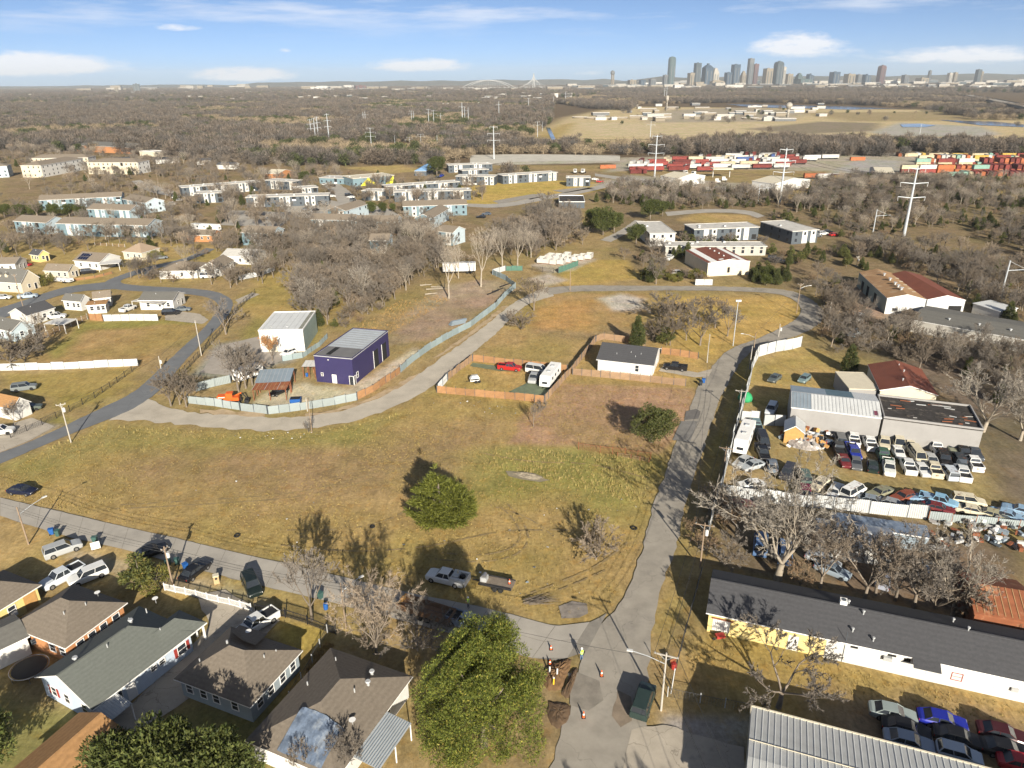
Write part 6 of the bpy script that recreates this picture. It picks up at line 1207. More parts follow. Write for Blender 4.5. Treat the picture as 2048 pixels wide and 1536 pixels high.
    for x, y, c in [(344, 391, GRY), (352, 396, WHT), (360, 402, SIL), (347, 410, WHT), (649, 370, WHT), (664, 373, BLK), (698, 392, BLK), (702, 396, WHT), (706, 402, GRY), (717, 379, BLK), (612, 421, GRY), (632, 422, BLK), (663, 389, GRY), (664, 394, WHT), (962, 436, BLK), (973, 430, (.1, .12, .15)), (884, 353, BLU), (876, 356, BLK), (647, 413, BLK), (690, 424, SIL), (1655, 466, BLK), (1668, 472, REDC), (1632, 474, GRY), (1645, 470, WHT), (540, 440, GRY), (520, 432, BLK)]:
        vehicle(rg.choice(['sedan', 'suv', 'sedan']), G(x, y), D(rg.choice([0, 20, 75, 170])), P(c), 'small parked car in the lots among the flats', 'cars parked among the flats', 0)
cars()
# ---- service truck, trailers, campers, loader
def boxes(t, specs):
    for nm, a, m in specs: MB().box(*a, m).build(nm, t)
def wheels(t, xs, W, r):
    ty = MB().tube((0, -.12, 0), (0, .12, 0), r, r, 12, M_TYRE).mesh('wheel')
    for x in xs:
        for y in (-1, 1): ob('wheel', ty, t, (x, y * (W / 2 - .1), r))
def gear():
    t = vpx('pickup', (853, 1154), (933, 1173), paint(WHT), 'white utility service truck loaded with hoses beside the street', name='service_truck')
    boxes(t, [('tool_box', (3.8, 6.0, -1.05, -.72, 1.12, 1.62), M_WHITE), ('tool_box', (3.8, 6.0, .72, 1.05, 1.12, 1.62), M_WHITE), ('compressor', (4.0, 4.9, -.6, .5, 1.17, 1.75), M_GALV), ('tailboard', (6.0, 6.12, -1.05, 1.05, .6, 1.6), M_WHITE)])
    MB().tube((5.4, -.15, 1.5), (5.4, .2, 1.5), .38, .38, 14, M_BLACK).build('hose_reel', t); MB().tube((4.6, .2, 1.7), (4.6, .2, 2.2), .12, .12, 8, M_BEIGE).build('tank', t)
    a, b = G(945, 1164), G(1027, 1180); d = b - a; L = d.length; t = thing('flatbed_trailer', 'flatbed equipment trailer hitched behind the white service truck', 'trailer', tuple(a), math.atan2(d.y, d.x))
    boxes(t, [('deck', (1.2, L, -1.0, 1.0, .62, .74), mat('weathered_deck', (.20, .165, .13), .9, .25, 2)), ('tongue', (0, 1.25, -.08, .08, .45, .58), M_BLACK), ('rail', (1.2, L, -1.06, -1.0, .6, .95), M_BLACK), ('rail', (1.2, L, 1.0, 1.06, .6, .95), M_BLACK), ('engine_box', (1.3, 2.2, -.5, .5, .75, 1.4), M_GALV)]); wheels(t, (L * .6, L * .6 + .85), 2.3, .36)
    MB().tube((1.75, -.4, 1.45), (1.75, .4, 1.45), .35, .35, 12, M_RIM).build('cable_drum', t)
    a, b = G(803, 1216), G(905, 1248); d = b - a; L = d.length; t = thing('dump_trailer', 'rust-brown open dump trailer in the shade of the huge evergreen', 'trailer', tuple(a), math.atan2(d.y, d.x)); ru = mat('trailer_rust', (.20, .12, .07), .8, .25, 1.5)
    boxes(t, [('floor', (0, L, -1.1, 1.1, .7, .85), ru), ('side', (0, L, -1.15, -1.08, .7, 1.6), ru), ('side', (0, L, 1.08, 1.15, .7, 1.6), ru), ('end', (0, .08, -1.08, 1.08, .85, 1.6), M_WOODP), ('end', (L - .08, L, -1.08, 1.08, .85, 1.6), ru)]); wheels(t, (L * .45, L * .6), 2.4, .42)
    vpx('pickup', (958, 1262), (911, 1244), paint((.20, .25, .33)), 'pale blue-white truck cab just visible behind the huge evergreen')
    # campers and box trucks
    def camper(f, r, W, Hh, label, name='camper_trailer', ax=1, cat='camper', col=None):
        a, b = G(*f), G(*r); d = b - a; L = d.length; t = thing(name, label, cat, tuple(a), math.atan2(d.y, d.x)); m = col or M_TRIM; w = W / 2
        mb = MB(); pr = [(0, .55), (0, Hh * .62), (.35, Hh - .1), (.7, Hh), (L - .3, Hh), (L, Hh - .2), (L, .55)]
        mb.poly([(x, -w, z) for x, z in reversed(pr)], m).poly([(x, w, z) for x, z in pr], m)
        for (x0, z0), (x1, z1) in zip(pr, pr[1:] + pr[:1]): mb.poly([(x0, -w, z0), (x1, -w, z1), (x1, w, z1), (x0, w, z0)], m)
        mb.build('body', t)
        for x in (.25, .5, .75): MB().box(L * x - .45, L * x + .45, w - .01, w + .02, Hh * .5, Hh * .72, M_GLASS).build('window', t); MB().box(L * x - .45, L * x + .45, -w - .02, -w + .01, Hh * .5, Hh * .72, M_GLASS).build('window', t)
        MB().box(-.02, .01, -w * .5, w * .5, Hh * .4, Hh * .58, M_GLASS).build('window', t); MB().box(L - .02, L + .02, -w * .5, w * .5, Hh * .5, Hh * .7, M_GLASS).build('window', t)
        for x in (.35, .7): MB().box(L * x - .35, L * x + .35, -.35, .35, Hh, Hh + .25, M_GALV).build('roof_unit', t)
        wheels(t, (L * .6, L * .6 + .8) if ax == 1 else (.9, L * .75), W, .36); MB().box(-.8, .0, -.06, .06, .45, .56, M_BLACK).build('tow_bar', t); return t
    camper((1089, 778), (1112, 747), 2.4, 3.0, 'white camper trailer with grey roof at the back corner of the pen')
    camper((1478, 912), (1496, 866), 2.4, 3.1, 'white motorhome inside the scrapyard fence', 'motorhome', 2); camper((472, 766), (522, 748), 2.4, 3.0, 'white camper trailer parked under the bare trees'); camper((940, 766), (958, 764), 1.3, 1.6, 'small white box trailer in the wooden pen', 'box_trailer', 1, 'trailer'); camper((440, 462), (386, 459), 2.4, 3.0, 'white motorhome behind the orange brick bungalow', 'motorhome', 2); camper((112, 563), (144, 566), 2.0, 1.5, 'white boat trailer under cover before the yellow gable', 'covered_boat', 1, 'boat')
    # white box trailer by the dirt lot
    a, b = G(886, 549), G(952, 547); d = b - a; L = d.length; t = thing('semi_trailer', 'long white box trailer at the far end of the dirt lot', 'trailer', tuple(a), math.atan2(d.y, d.x)); boxes(t, [('body', (0, L, 0, 2.5, 1.0, 3.9), M_WHITE), ('underframe', (.5, L - .5, .6, 1.9, .6, 1.0), M_BLACK), ('landing_leg', (L * .25, L * .25 + .2, .3, .5, 0, 1.0), M_BLACK)]); 
    for x in (L * .75, L * .75 + 1.2):
        for y in (.2, 2.3): MB().tube((x, y - .15, .5), (x, y + .15, .5), .5, .5, 12, M_TYRE).build('wheel', t)
    # orange loader
    g = G(462, 806); t = thing('tracked_loader', 'orange tracked loader with black boom behind the tin fence', 'loader', tuple(g), .12); og = mat('orange_machine', (.66, .12, .02), .5, .12, 1)
    boxes(t, [('track', (-2.2, 2.2, -1.15, -.65, 0, .75), M_TYRE), ('track', (-2.2, 2.2, .65, 1.15, 0, .75), M_TYRE), ('chassis', (-2.3, 1.9, -.7, .7, .55, 1.5), og), ('cab', (-.7, .7, -.7, .7, 1.5, 2.5), og), ('cab_glass', (-.72, .72, -.6, .6, 1.7, 2.3), M_GLASS), ('engine_cover', (-2.5, -.75, -.75, .75, 1.45, 1.95), og), ('stripe', (-2.3, -.9, -.77, -.74, 1.6, 1.75), M_TRIM)])
    MB().tube((1.0, .5, 1.5), (2.4, .5, 2.1), .16, .14, 6, og).tube((2.4, .5, 2.1), (3.4, .5, .7), .14, .12, 6, M_BLACK).build('boom', t); MB().box(3.0, 3.9, -.8, .9, .1, .8, M_BLACK).build('bucket', t)
    # roof ladder on the van is part of the van
gear()
# ================================================================ poles, wires, fences, street things
M_POLE = mat('weathered_pole', (.27, .20, .14), .9, .25, 1.5, coord='Object'); M_POLEG = mat('grey_pole', (.42, .39, .34), .8, .15, 1.5); M_STEEL = mat('galvanised_steel', (.50, .53, .55), .45, .08, 1, metal=.3); M_WIRE = mat('wire', (.06, .06, .06), .6, .1, 1)
M_PORC = mat('porcelain', (.6, .6, .58), .3, .1, 2); TOPS = {}
def pole(key, px, py, ty, label, arm=0.0, armrot=0.0, lamp=None, trafo=False, m=None, flood=False, name='utility_pole', r=.13):
    h = top_z(px, py, ty); g = G(px, py); t = thing(name, label, 'utility pole' if name == 'utility_pole' else 'lamp post', tuple(g)); m = m or M_POLE
    MB().tube((0, 0, -.3), (0, 0, h), r, r * .7, 8, m).build('post', t); a = math.radians(armrot); d = Vector((math.cos(a), math.sin(a), 0)); pts = [Vector((0, 0, h - .1))]
    if arm:
        MB().box(-arm, arm, -.06, .06, -.06, .06, m).build('crossarm', t, (0, 0, h - .35), a); pts = []
        for s in (-.92, 0, .92):
            p = d * (arm * s); p.z = h - .28; ob('insulator', MB().tube((0, 0, 0), (0, 0, .2), .05, .03, 6, M_PORC).mesh('insulator'), t, tuple(p)); pts.append(Vector((p.x, p.y, h - .05)))
        for s in (-1, 1): MB().tube(d * (arm * .55 * s) + Vector((0, 0, h - .4)), (0, 0, h - 1.0), .025, .025, 4, M_STEEL).build('brace', t)
    if trafo: MB().lathe([(.02, 0), (.24, .02), (.26, .5), (.24, .82), (.1, .9)], 10, M_PORC).build('transformer', t, (d.x * .35, d.y * .35 - .1, h - 1.9))
    if lamp:
        la, ll, lz = lamp; e = Vector((math.cos(math.radians(la)) * ll, math.sin(math.radians(la)) * ll, 0)); z0 = h * .86
        MB().path([Vector((0, 0, z0 - .4)), e * .5 + Vector((0, 0, z0 + .25)), e + Vector((0, 0, z0 + .4 + lz))], .04, 5, M_STEEL).build('lamp_arm', t); MB().box(-.1, .55, -.14, .14, -.06, .08, M_PORC).build('lamp_head', t, tuple(e + Vector((0, 0, z0 + .4 + lz))), math.radians(la))
    if flood:
        MB().box(-.6, .6, -.05, .05, h - .15, h - .05, M_STEEL).build('crossarm', t)
        for x in (-.45, .1, .5): MB().box(x - .2, x + .2, -.35, .1, h - .1, h + .35, M_PORC).build('floodlight', t)
    TOPS[key] = [g + p for p in pts]; return t
pole('a', 1322, 1420, 1306, 'wooden power pole with crossarm and street lamp at the corner', 1.3, -20, (165, 3.6, .2), False, M_POLEG)
pole('b', 1400, 1134, 1046, 'tall wooden power pole with white transformer by the long shingle roof', 1.3, -18, None, True); pole('c', 1446, 951, 893, 'wooden power pole with transformer beside the scrapyard fence', 1.2, -18, None, True)
pole('d', 1477, 831, 779, 'wooden power pole with crossarm beside the green tarp heap', 1.2, -18, None, False, M_POLEG); pole('e', 1499, 738, 692, 'plain power pole at the bend of the white fence', .0, 0, None, False, M_POLEG)
pole('f', 1506, 711, 666, 'power pole with street lamp at the street bend', .0, 0, (170, 3.0, .1)); pole('g', 1414, 725, 668, 'grey power pole beside the cottage drive', 0, 0, None, False, M_POLEG)
pole('h', 1466, 691, 602, 'white floodlight post on the golden lawn', 0, 0, None, False, M_STEEL, True, 'floodlight_post'); pole('i', 1593, 626, 566, 'wooden pole with crossbar and street lamp at the far road bend', .9, 0, (0, 2.6, .1)); pole('j', 1557, 673, 648, 'short grey pole with transformer by the far road bend', 0, 0, None, True, M_POLEG)
pole('k', 1140, 582, 541, 'thin wooden pole on the upper road verge', 0); pole('l', 692, 1257, 1166, 'wooden street lamp pole by the iron fence', 0, 0, (40, 2.6, .1), False, M_POLE, name='street_lamp', r=.1)
pole('m', 346, 1171, 1093, 'wooden power pole with transformer by the white rail fence', .5, 60, None, True); pole('n', 57, 1088, 1014, 'wooden street lamp pole by the silver utility car', 0, 0, (55, 3.6, .3), False, M_POLE)
pole('o', 142, 884, 806, 'grey power pole with twin transformers by the dark road', .8, 30, None, True, M_POLEG); pole('p', 403, 711, 640, 'pale lamp pole beside the dark road', 0, 0, (120, 1.0, 0), False, M_POLEG); pole('q', 322, 737, 712, 'leaning service pole hidden by bare trees at the fork', 0, 0, None, True, M_POLEG)
pole('r', 624, 865, 797, 'dark thin pole on the edge of the pale road', 0, r=.1); pole('s', 615, 822, 796, 'short pale pole behind the tin fence', 0, 0, None, False, M_POLEG); pole('t', 47, 616, 548, 'brown power pole on the side street', .6, 20); pole('u', 1713, 532, 512, 'small pole with boxes behind the beige hall', .6, 0, None, True, M_POLEG)
pole('v', 318, 375, 345, 'thin pole by the concrete lane', 0); pole('w', 378, 366, 352, 'lamp pole beside the dark flats', 0, 0, (90, .5, 0), False, M_POLEG); pole('x', 1657, 640, 605, 'bleached dead pole in the brush', 0, 0, None, False, M_POLEG); pole('y', 430, 560, 520, 'wooden pole behind the white bungalows', .6, 10)
def wire(a, b, label, sag=.5, r=.026, grp='overhead wires'):
    a, b = Vector(a), Vector(b); n = 10; P = []
    for i in range(n + 1):
        t = i / n; p = a.lerp(b, t); p.z -= sag * 4 * t * (1 - t); P.append(p - a)
    tag(MB().path(P, r, 3, M_WIRE).build('power_line', None, tuple(a)), label, 'wire', grp)
def wires():
    for k1, k2 in (('a', 'b'), ('b', 'c'), ('c', 'd')):
        for i in range(3): wire(TOPS[k1][i], TOPS[k2][i], 'thin black power line strung along the scrapyard street', .6)
    A, B = TOPS['d'][1], TOPS['e'][0]; wire(A, B, 'power line from the crossarm pole to the street bend', .4); wire(TOPS['e'][0], TOPS['f'][0], 'short power line at the street bend', .1); wire(TOPS['f'][0], TOPS['i'][1], 'power line over the far road bend', .6)
    q = TOPS['a'][0]; wire(q, q + Vector((6, -45, .5)), 'power line running out over the corner', .5); q = TOPS['a'][2]; wire(q, q + Vector((5, -45, .5)), 'second power line running out over the corner', .5)
    m_, n_, l_ = TOPS['m'][1], TOPS['n'][0], TOPS['l'][0]
    for dz in (0, -.5, -.9): wire(m_ + Vector((0, 0, dz)), n_ + Vector((0, 0, dz)), 'line slung between the two wooden street poles', .5, .024, 'lines along the house street'); wire(m_ + Vector((0, 0, dz)), l_ + Vector((0, 0, dz)), 'line slung to the wooden street lamp pole', .5, .024, 'lines to the street lamp pole')
    wire(l_, TOPS['a'][1] + Vector((0, 0, -.8)), 'long line from the street lamp pole to the corner pole', 1.0); wire(n_, n_ + Vector((-40, 18, 0)), 'line leaving over the left street', .5); wire(TOPS['o'][1], TOPS['q'][0], 'line along the dark road', .8); wire(TOPS['q'][0], TOPS['p'][0], 'line up the dark road', .6); wire(TOPS['b'][0], TOPS['g'][0] + Vector((0, 0, -.4)), 'service line across the street to the cottage', 1.0)
wires()
# ---- steel transmission poles
PY = []
def pylon(px, py, ty, label, arms=3, aw=5.5, rot=-8, group=None, name='transmission_tower', sc=1.0):
    h = top_z(px, py, ty); g = G(px, py); r = h * .018 * sc; t = thing(name, label, 'pylon', tuple(g), math.radians(rot), group)
    MB().tube((0, 0, -.5), (0, 0, h), r * 1.35, r * .55, 10, M_STEEL).build('mast', t)
    for k in range(arms):
        z = h * (.97 - .20 * k) if arms > 1 else h * .8; w = aw * (.62 if k == 0 and arms > 1 else 1.0)
        MB().tube((-w, 0, z + .3), (0, 0, z - .2), r * .25, r * .42, 5, M_STEEL).tube((0, 0, z - .2), (w, 0, z + .3), r * .42, r * .25, 5, M_STEEL).build('crossarm', t)
        for s in (-1, 1): MB().tube((s * w, 0, z + .3), (s * w * .96, 0, z - 1.4), .09, .09, 5, M_PORC).build('insulator', t)
    return g, h
for px, py, ty, lb in [(1807, 474, 333, 'tall grey steel transmission pole with three crossarms above the brush'), (1559, 407, 296, 'grey steel transmission pole beside the cream-roofed shed'), (1309, 354, 270, 'grey steel transmission pole at the truck yard gate'), (988, 318, 252, 'grey steel transmission pole behind the flats'), (743, 296, 255, 'grey steel transmission pole over the left wood')]: PY.append(pylon(px, py, ty, lb))
for px, py, ty in [(659, 287, 227), (624, 283, 238), (632, 285, 236), (638, 284, 233)]: pylon(px, py, ty, 'slim steel transmission pole in the cluster beside the golden clearing', 3, 4.0, -10, 'cluster of slim steel poles')
rg = random.Random(8)
for px, py, ty in [(728, 255, 224), (732, 255, 223), (824, 250, 221), (828, 250, 222), (858, 252, 218), (868, 252, 220), (882, 250, 226), (925, 248, 205), (930, 247, 214), (937, 247, 214), (700, 262, 245), (695, 268, 250), (998, 238, 202), (1057, 222, 196), (1107, 212, 193), (1131, 208, 183), (790, 290, 270), (820, 295, 274), (842, 290, 268), (875, 298, 270), (1085, 262, 243), (1075, 274, 243), (1300, 280, 242), (1838, 275, 247), (1333, 196, 172), (1328, 200, 176)]: pylon(px, py, ty, 'thin distant steel pole standing above the far woods', rg.choice([0, 1, 2]), 5, rg.uniform(-20, 20), 'distant steel poles')
for px, py, ty, lb in [(1746, 464, 419, 'single-armed steel catenary post in the brush'), (1516, 402, 367, 'single-armed steel post beside the cream-roofed shed'), (2002, 592, 521, 'single-armed steel catenary post behind the warehouses')]:
    g, h = G(px, py), top_z(px, py, ty); t = thing('catenary_post', lb, 'post', tuple(g)); MB().tube((0, 0, -.3), (0, 0, h), .28, .2, 8, M_STEEL).build('mast', t); MB().tube((0, 0, h * .72), (6.5, 0, h * .75), .14, .12, 6, M_STEEL).tube((0, 0, h * .98), (5.5, 0, h * .76), .05, .05, 4, M_STEEL).build('bracket', t)
for (g1, h1), (g2, h2) in zip(PY[:-1], PY[1:]):
    for k, s in ((0, -3.2), (0, 3.2), (1, -5.2), (1, 5.2), (2, -5.2), (2, 5.2)): wire((g1.x + s, g1.y, h1 * (.95 - .2 * k) - 1.2), (g2.x + s, g2.y, h2 * (.95 - .2 * k) - 1.2), 'high transmission wire between grey steel poles', 3.5, .06, 'transmission wires')
# ---- fences: every panel and post a part
FP = {}
def fence(label, pts, h, kind, step=2.4, post=None, name='fence', group=None):
    P = [G(x, y) for x, y in pts]; t = thing(name, label, 'fence', tuple(P[0]), 0, group); pm = post or M_DKG; o0 = P[0]
    if kind not in FP:
        mb = MB(); m, ribs, thk = FKIND[kind]
        if kind in ('chain', 'wire'):
            mb.box(0, 1, -.02, .02, .94, .97, m)
            for i in range(9): mb.box(i / 9 - .004, i / 9 + .004, -.006, .006, 0, .95, m)
            for i in range(6): mb.box(0, 1, -.006, .006, i / 6 + .02, i / 6 + .03, m)
        elif kind in ('rail', 'iron', 'picket'):
            mb.box(0, 1, -.025, .025, .86, .92, m).box(0, 1, -.025, .025, .16, .21, m)
            for i in range(ribs): mb.box((i + .5) / ribs - .009, (i + .5) / ribs + .009, -.02, .02, .02, 1, m)
        elif kind.startswith('wood'):
            for i in range(ribs): j = (i * 7919 % 13) / 13; mb.box(i / ribs + .004, (i + 1) / ribs - .004, -.02 + j * .012, .012 + j * .012, 0, .96 + .04 * j, m)
        else:
            n = ribs; a = 0
            for i in range(n):
                x0, x1 = i / n, (i + 1) / n; xm = (x0 + x1) / 2; mb.poly([(x0, 0, 0), (xm, -thk, 0), (xm, -thk, 1), (x0, 0, 1)], m).poly([(xm, -thk, 0), (x1, 0, 0), (x1, 0, 1), (xm, -thk, 1)], m)
            mb.box(0, 1, .02, .05, .45, .5, m)
        FP[kind] = mb.mesh('panel')
    pmesh = FP.setdefault(('post', id(pm), h), MB().box(-.05, .05, -.05, .05, -.2, h + .08, pm).mesh('post')); rg = random.Random(label)
    for a, b in zip(P[:-1], P[1:]):
        d = b - a; n = max(1, round(d.length / step)); an = math.atan2(d.y, d.x)
        for i in range(n):
            p = a.lerp(b, i / n) - o0; q = ob('panel', FP[kind], t, (p.x, p.y, -.05), an, (d.length / n, 1, h * rg.uniform(.9, 1.03))); q.rotation_euler = (rg.uniform(-.06, .06), rg.uniform(-.012, .012), an + rg.uniform(-.015, .015)); ob('post', pmesh, t, (p.x, p.y, 0), an)
    p = P[-1] - o0; ob('post', pmesh, t, (p.x, p.y, 0), an); return t
M_FWOOD = mat('cedar_board', (.33, .18, .085), .9, .28, 1.4, rand=.15); M_FWOODG = mat('weathered_board', (.31, .205, .125), .9, .28, 1.4, rand=.15); M_FTIN = mat('blue_grey_tin', (.31, .35, .35), .55, .12, .6, metal=.1, rand=.12); M_FWHITE = mat('white_tin', (.52, .53, .53), .6, .12, .6, rand=.15, stain=((.38, .36, .33), .5, .58, .15)); M_FGRN = mat('green_screen', (.08, .17, .13), .8, .2, 1)
FKIND = {'tin': (M_FTIN, 10, .06), 'white': (M_FWHITE, 9, .07), 'wood': (M_FWOOD, 16, 0), 'woodg': (M_FWOODG, 16, 0), 'chain': (M_WIRE, 0, 0), 'wire': (M_RUST, 0, 0), 'rail': (M_TRIM, 14, 0), 'iron': (M_BLACK, 16, 0), 'picket': (M_FWOODG, 10, 0), 'green': (M_FGRN, 8, .03), 'teal': (mat('pale_teal_panel', (.25, .31, .32), .6, .12, .7, rand=.15), 6, .04)}
def fences():
    f = fence
    f('blue-grey corrugated tin fence along the pale road before the gravel yard', [(377, 806), (430, 812), (480, 820)], 1.9, 'tin'); f('dark framed tin gate in the roadside fence', [(482, 821), (535, 828)], 1.9, 'tin', 3.4); f('pale tin fence curving past the blue skip', [(537, 828), (580, 823), (622, 817), (670, 809), (714, 800)], 1.9, 'tin')
    f('orange wooden fence along the purple workshop yard', [(715, 799), (747, 783), (772, 766), (800, 746)], 1.8, 'wood'); f('pale teal panel fence along the dirt lot', [(802, 744), (826, 723), (862, 697), (905, 672), (942, 653), (990, 617), (1014, 590), (1031, 576), (1010, 560), (985, 549)], 1.9, 'teal', 3.0, M_GALVB)
    f('pale fence behind the white camper', [(392, 783), (430, 772), (462, 765)], 2.0, 'tin'); f('low pale fence beside the white workshop', [(565, 722), (606, 715), (640, 692), (655, 676)], 1.5, 'teal')
    f('orange wooden fence at the front of the pen', [(874, 785), (950, 792), (1030, 799), (1089, 805)], 1.8, 'wood'); f('weathered wooden fence on the street side of the pen and cottage garden', [(1090, 804), (1116, 774), (1143, 745), (1168, 713), (1191, 684)], 1.8, 'woodg'); f('orange wooden fence at the back of the pen', [(946, 722), (1010, 729), (1080, 737), (1134, 742)], 1.8, 'wood')
    f('weathered wooden fence on the road side of the pen', [(945, 722), (920, 740), (896, 759)], 1.8, 'woodg'); f('white gate panel of the wooden pen', [(895, 761), (876, 784)], 1.9, 'white', 3); f('weathered wooden fence along the brown dirt lot', [(1145, 749), (1220, 756), (1300, 764), (1371, 772)], 1.8, 'woodg'); f('orange wooden fence behind the cottage drive', [(1322, 707), (1360, 712), (1396, 718)], 1.8, 'wood'); f('wooden fence behind the cottage', [(1192, 683), (1208, 678), (1250, 684), (1290, 692)], 1.8, 'woodg')
    f('rusty sagging wire fence at the edge of the brown lot', [(1157, 898), (1200, 905), (1250, 910), (1301, 918)], 1.4, 'wire', 2.8, M_RUST); f('collapsed rusty rail fence stub by the street', [(1235, 912), (1262, 916), (1298, 924)], .8, 'picket', 2.0, M_RUST)
    f('white corrugated fence with dark posts across the left lot', [(-60, 744), (0, 741), (130, 738), (277, 731)], 1.9, 'white', 3.2); f('black wire fence along the dark road', [(278, 733), (235, 765), (190, 796), (140, 823), (85, 850), (22, 876)], 1.4, 'chain', 3.0, M_BLACK)
    f('black wire fence round the old yard slab', [(362, 753), (405, 707), (440, 668), (470, 625), (510, 588)], 1.6, 'chain', 3.0, M_BLACK); f('brown picket fence below the white carport', [(85, 678), (120, 662), (175, 638)], 1.6, 'picket', 2.4, M_PORC); f('white and grey tin fence before the broad carport', [(208, 642), (260, 641), (317, 641)], 2.0, 'white', 2.4); f('dark red plank gate beside the tin fence', [(180, 640), (206, 642)], 2.2, 'wood', 3, M_RUST)
    f('tall white metal fence enclosing the scrapyard lawn', [(1602, 693), (1585, 698), (1550, 704), (1517, 713), (1505, 738), (1500, 765)], 3.2, 'white', 3.0, M_DKG); f('tall sheet metal fence along the scrapyard street', [(1500, 767), (1490, 802), (1468, 882), (1455, 930), (1443, 978)], 3.6, 'white', 3.0, M_DKG); f('white corrugated fence below the scrapyard car rows', [(1444, 992), (1560, 1008), (1700, 1022), (1852, 1038)], 2.4, 'white', 3.0); f('rusty patched fence beyond the scrapyard', [(1856, 1039), (1950, 1048), (2080, 1062)], 1.6, 'tin', 3.0, M_RUST)
    f('tall sheet fence from the scrapyard corner down to the power pole', [(1442, 984), (1428, 1030), (1414, 1078)], 3.2, 'white', 3.0, M_DKG)
    f('white corrugated gate inside the scrapyard', [(1527, 850), (1570, 852)], 2.4, 'white', 2.0); f('yellow and white gate panels by the green tarp heap', [(1482, 841), (1518, 844)], 2.4, 'white', 1.8)
    f('white ornamental rail fence along the drive', [(330, 1180), (372, 1189), (415, 1200), (460, 1210), (503, 1222)], 1.2, 'rail', 2.2, M_TRIM); f('black iron fence in front of the slate grey house', [(512, 1224), (571, 1234), (615, 1248), (655, 1263), (672, 1268)], 1.4, 'iron', 2.4, M_BLACK)
    f('green screened fence round the container yard', [(1117, 546), (1138, 538), (1156, 531)], 2.2, 'green'); f('dark wire fence on the container yard front', [(1064, 541), (1085, 544), (1107, 546)], 1.8, 'chain', 3, M_BLACK); f('white metal gate at the top of the dirt lot', [(986, 549), (1011, 541)], 2.0, 'white', 3); f('green screened fence beside the white gate', [(1012, 541), (1045, 541)], 1.8, 'green'); f('white metal gate on the upper road', [(1390, 570), (1425, 570)], 2.0, 'white', 3.6)
    f('black wire fence between street and yellow wall', [(1402, 1150), (1380, 1230), (1362, 1300), (1344, 1372)], 1.3, 'chain', 3, M_BLACK); f('wire fence by the corrugated shed apron', [(1335, 1392), (1400, 1405), (1500, 1425)], 1.3, 'chain', 3, M_GALV); f('white boarded fence behind the bend bungalows', [(478, 560), (520, 552), (550, 540)], 1.8, 'white', 3); f('orange brick garden wall along the side street', [(148, 562), (190, 556), (225, 547)], 1.0, 'wood', 3); f('pale post fence before the left flats', [(190, 490), (250, 494)], 1.2, 'picket', 3, M_PORC)
    f('wire fence between the grey houses', [(655, 1265), (625, 1325), (580, 1400), (540, 1480)], 1.2, 'chain', 3, M_GALV)
fences()
# ---- bins, cones and other small things
M_BINB = mat('bin_blue', (.02, .10, .33), .5, .1, 2); M_BING = mat('bin_green', (.05, .11, .10), .5, .1, 2); M_ORNG = mat('cone_orange', (.75, .12, .03), .6, .08, 2)
BINM = {}
def wheelie(px, py, m, label, rz=0.3, group=None):
    t = thing('wheelie_bin', label, 'bin', tuple(G(px, py) + Vector((0, 0, .02))), rz, group); b = MB(); k = len(b.v)
    b.v += [(-.24, -.28, .08), (.24, -.28, .08), (.24, .22, .08), (-.24, .22, .08), (-.3, -.36, 1.0), (.3, -.36, 1.0), (.3, .36, 1.0), (-.3, .36, 1.0)]; b.f += [(0, 3, 2, 1), (4, 5, 6, 7), (0, 1, 5, 4), (1, 2, 6, 5), (2, 3, 7, 6), (3, 0, 4, 7)]; b.m += [b.mi(m)] * 6; b.build('bin_body', t)
    MB().box(-.33, .33, -.4, .38, 1.0, 1.07, m).build('lid', t); MB().tube((-.28, .36, 1.02), (.28, .36, 1.02), .03, .03, 5, M_BLACK).build('handle', t)
    for x in (-.28, .28): MB().tube((x - .04, .24, .12), (x + .04, .24, .12), .12, .12, 8, M_TYRE).build('wheel', t)
for px, py, m, lb in [(104, 1069, M_BINB, 'blue wheelie bin on the street verge by the silver utility car'), (117, 1072, M_BING, 'green wheelie bin beside the blue one'), (191, 1085, M_BING, 'teal wheelie bin by the white notice board'), (337, 1131, M_BING, 'grey-green wheelie bin behind the wooden power pole'), (355, 1129, M_BING, 'dark green wheelie bin beside the black saloon'), (372, 1139, M_BINB, 'blue wheelie bin in front of the black saloon'), (1407, 766, M_BINB, 'blue wheelie bin at the end of the cottage drive'), (1401, 771, mat('bin_black', (.03, .035, .04), .5, .1, 2), 'black wheelie bin beside the cottage drive bin'), (641, 1197, M_BING, 'grey-green wheelie bin on the street before the iron fence')]: wheelie(px, py, m, lb, ROT.random() * 2)
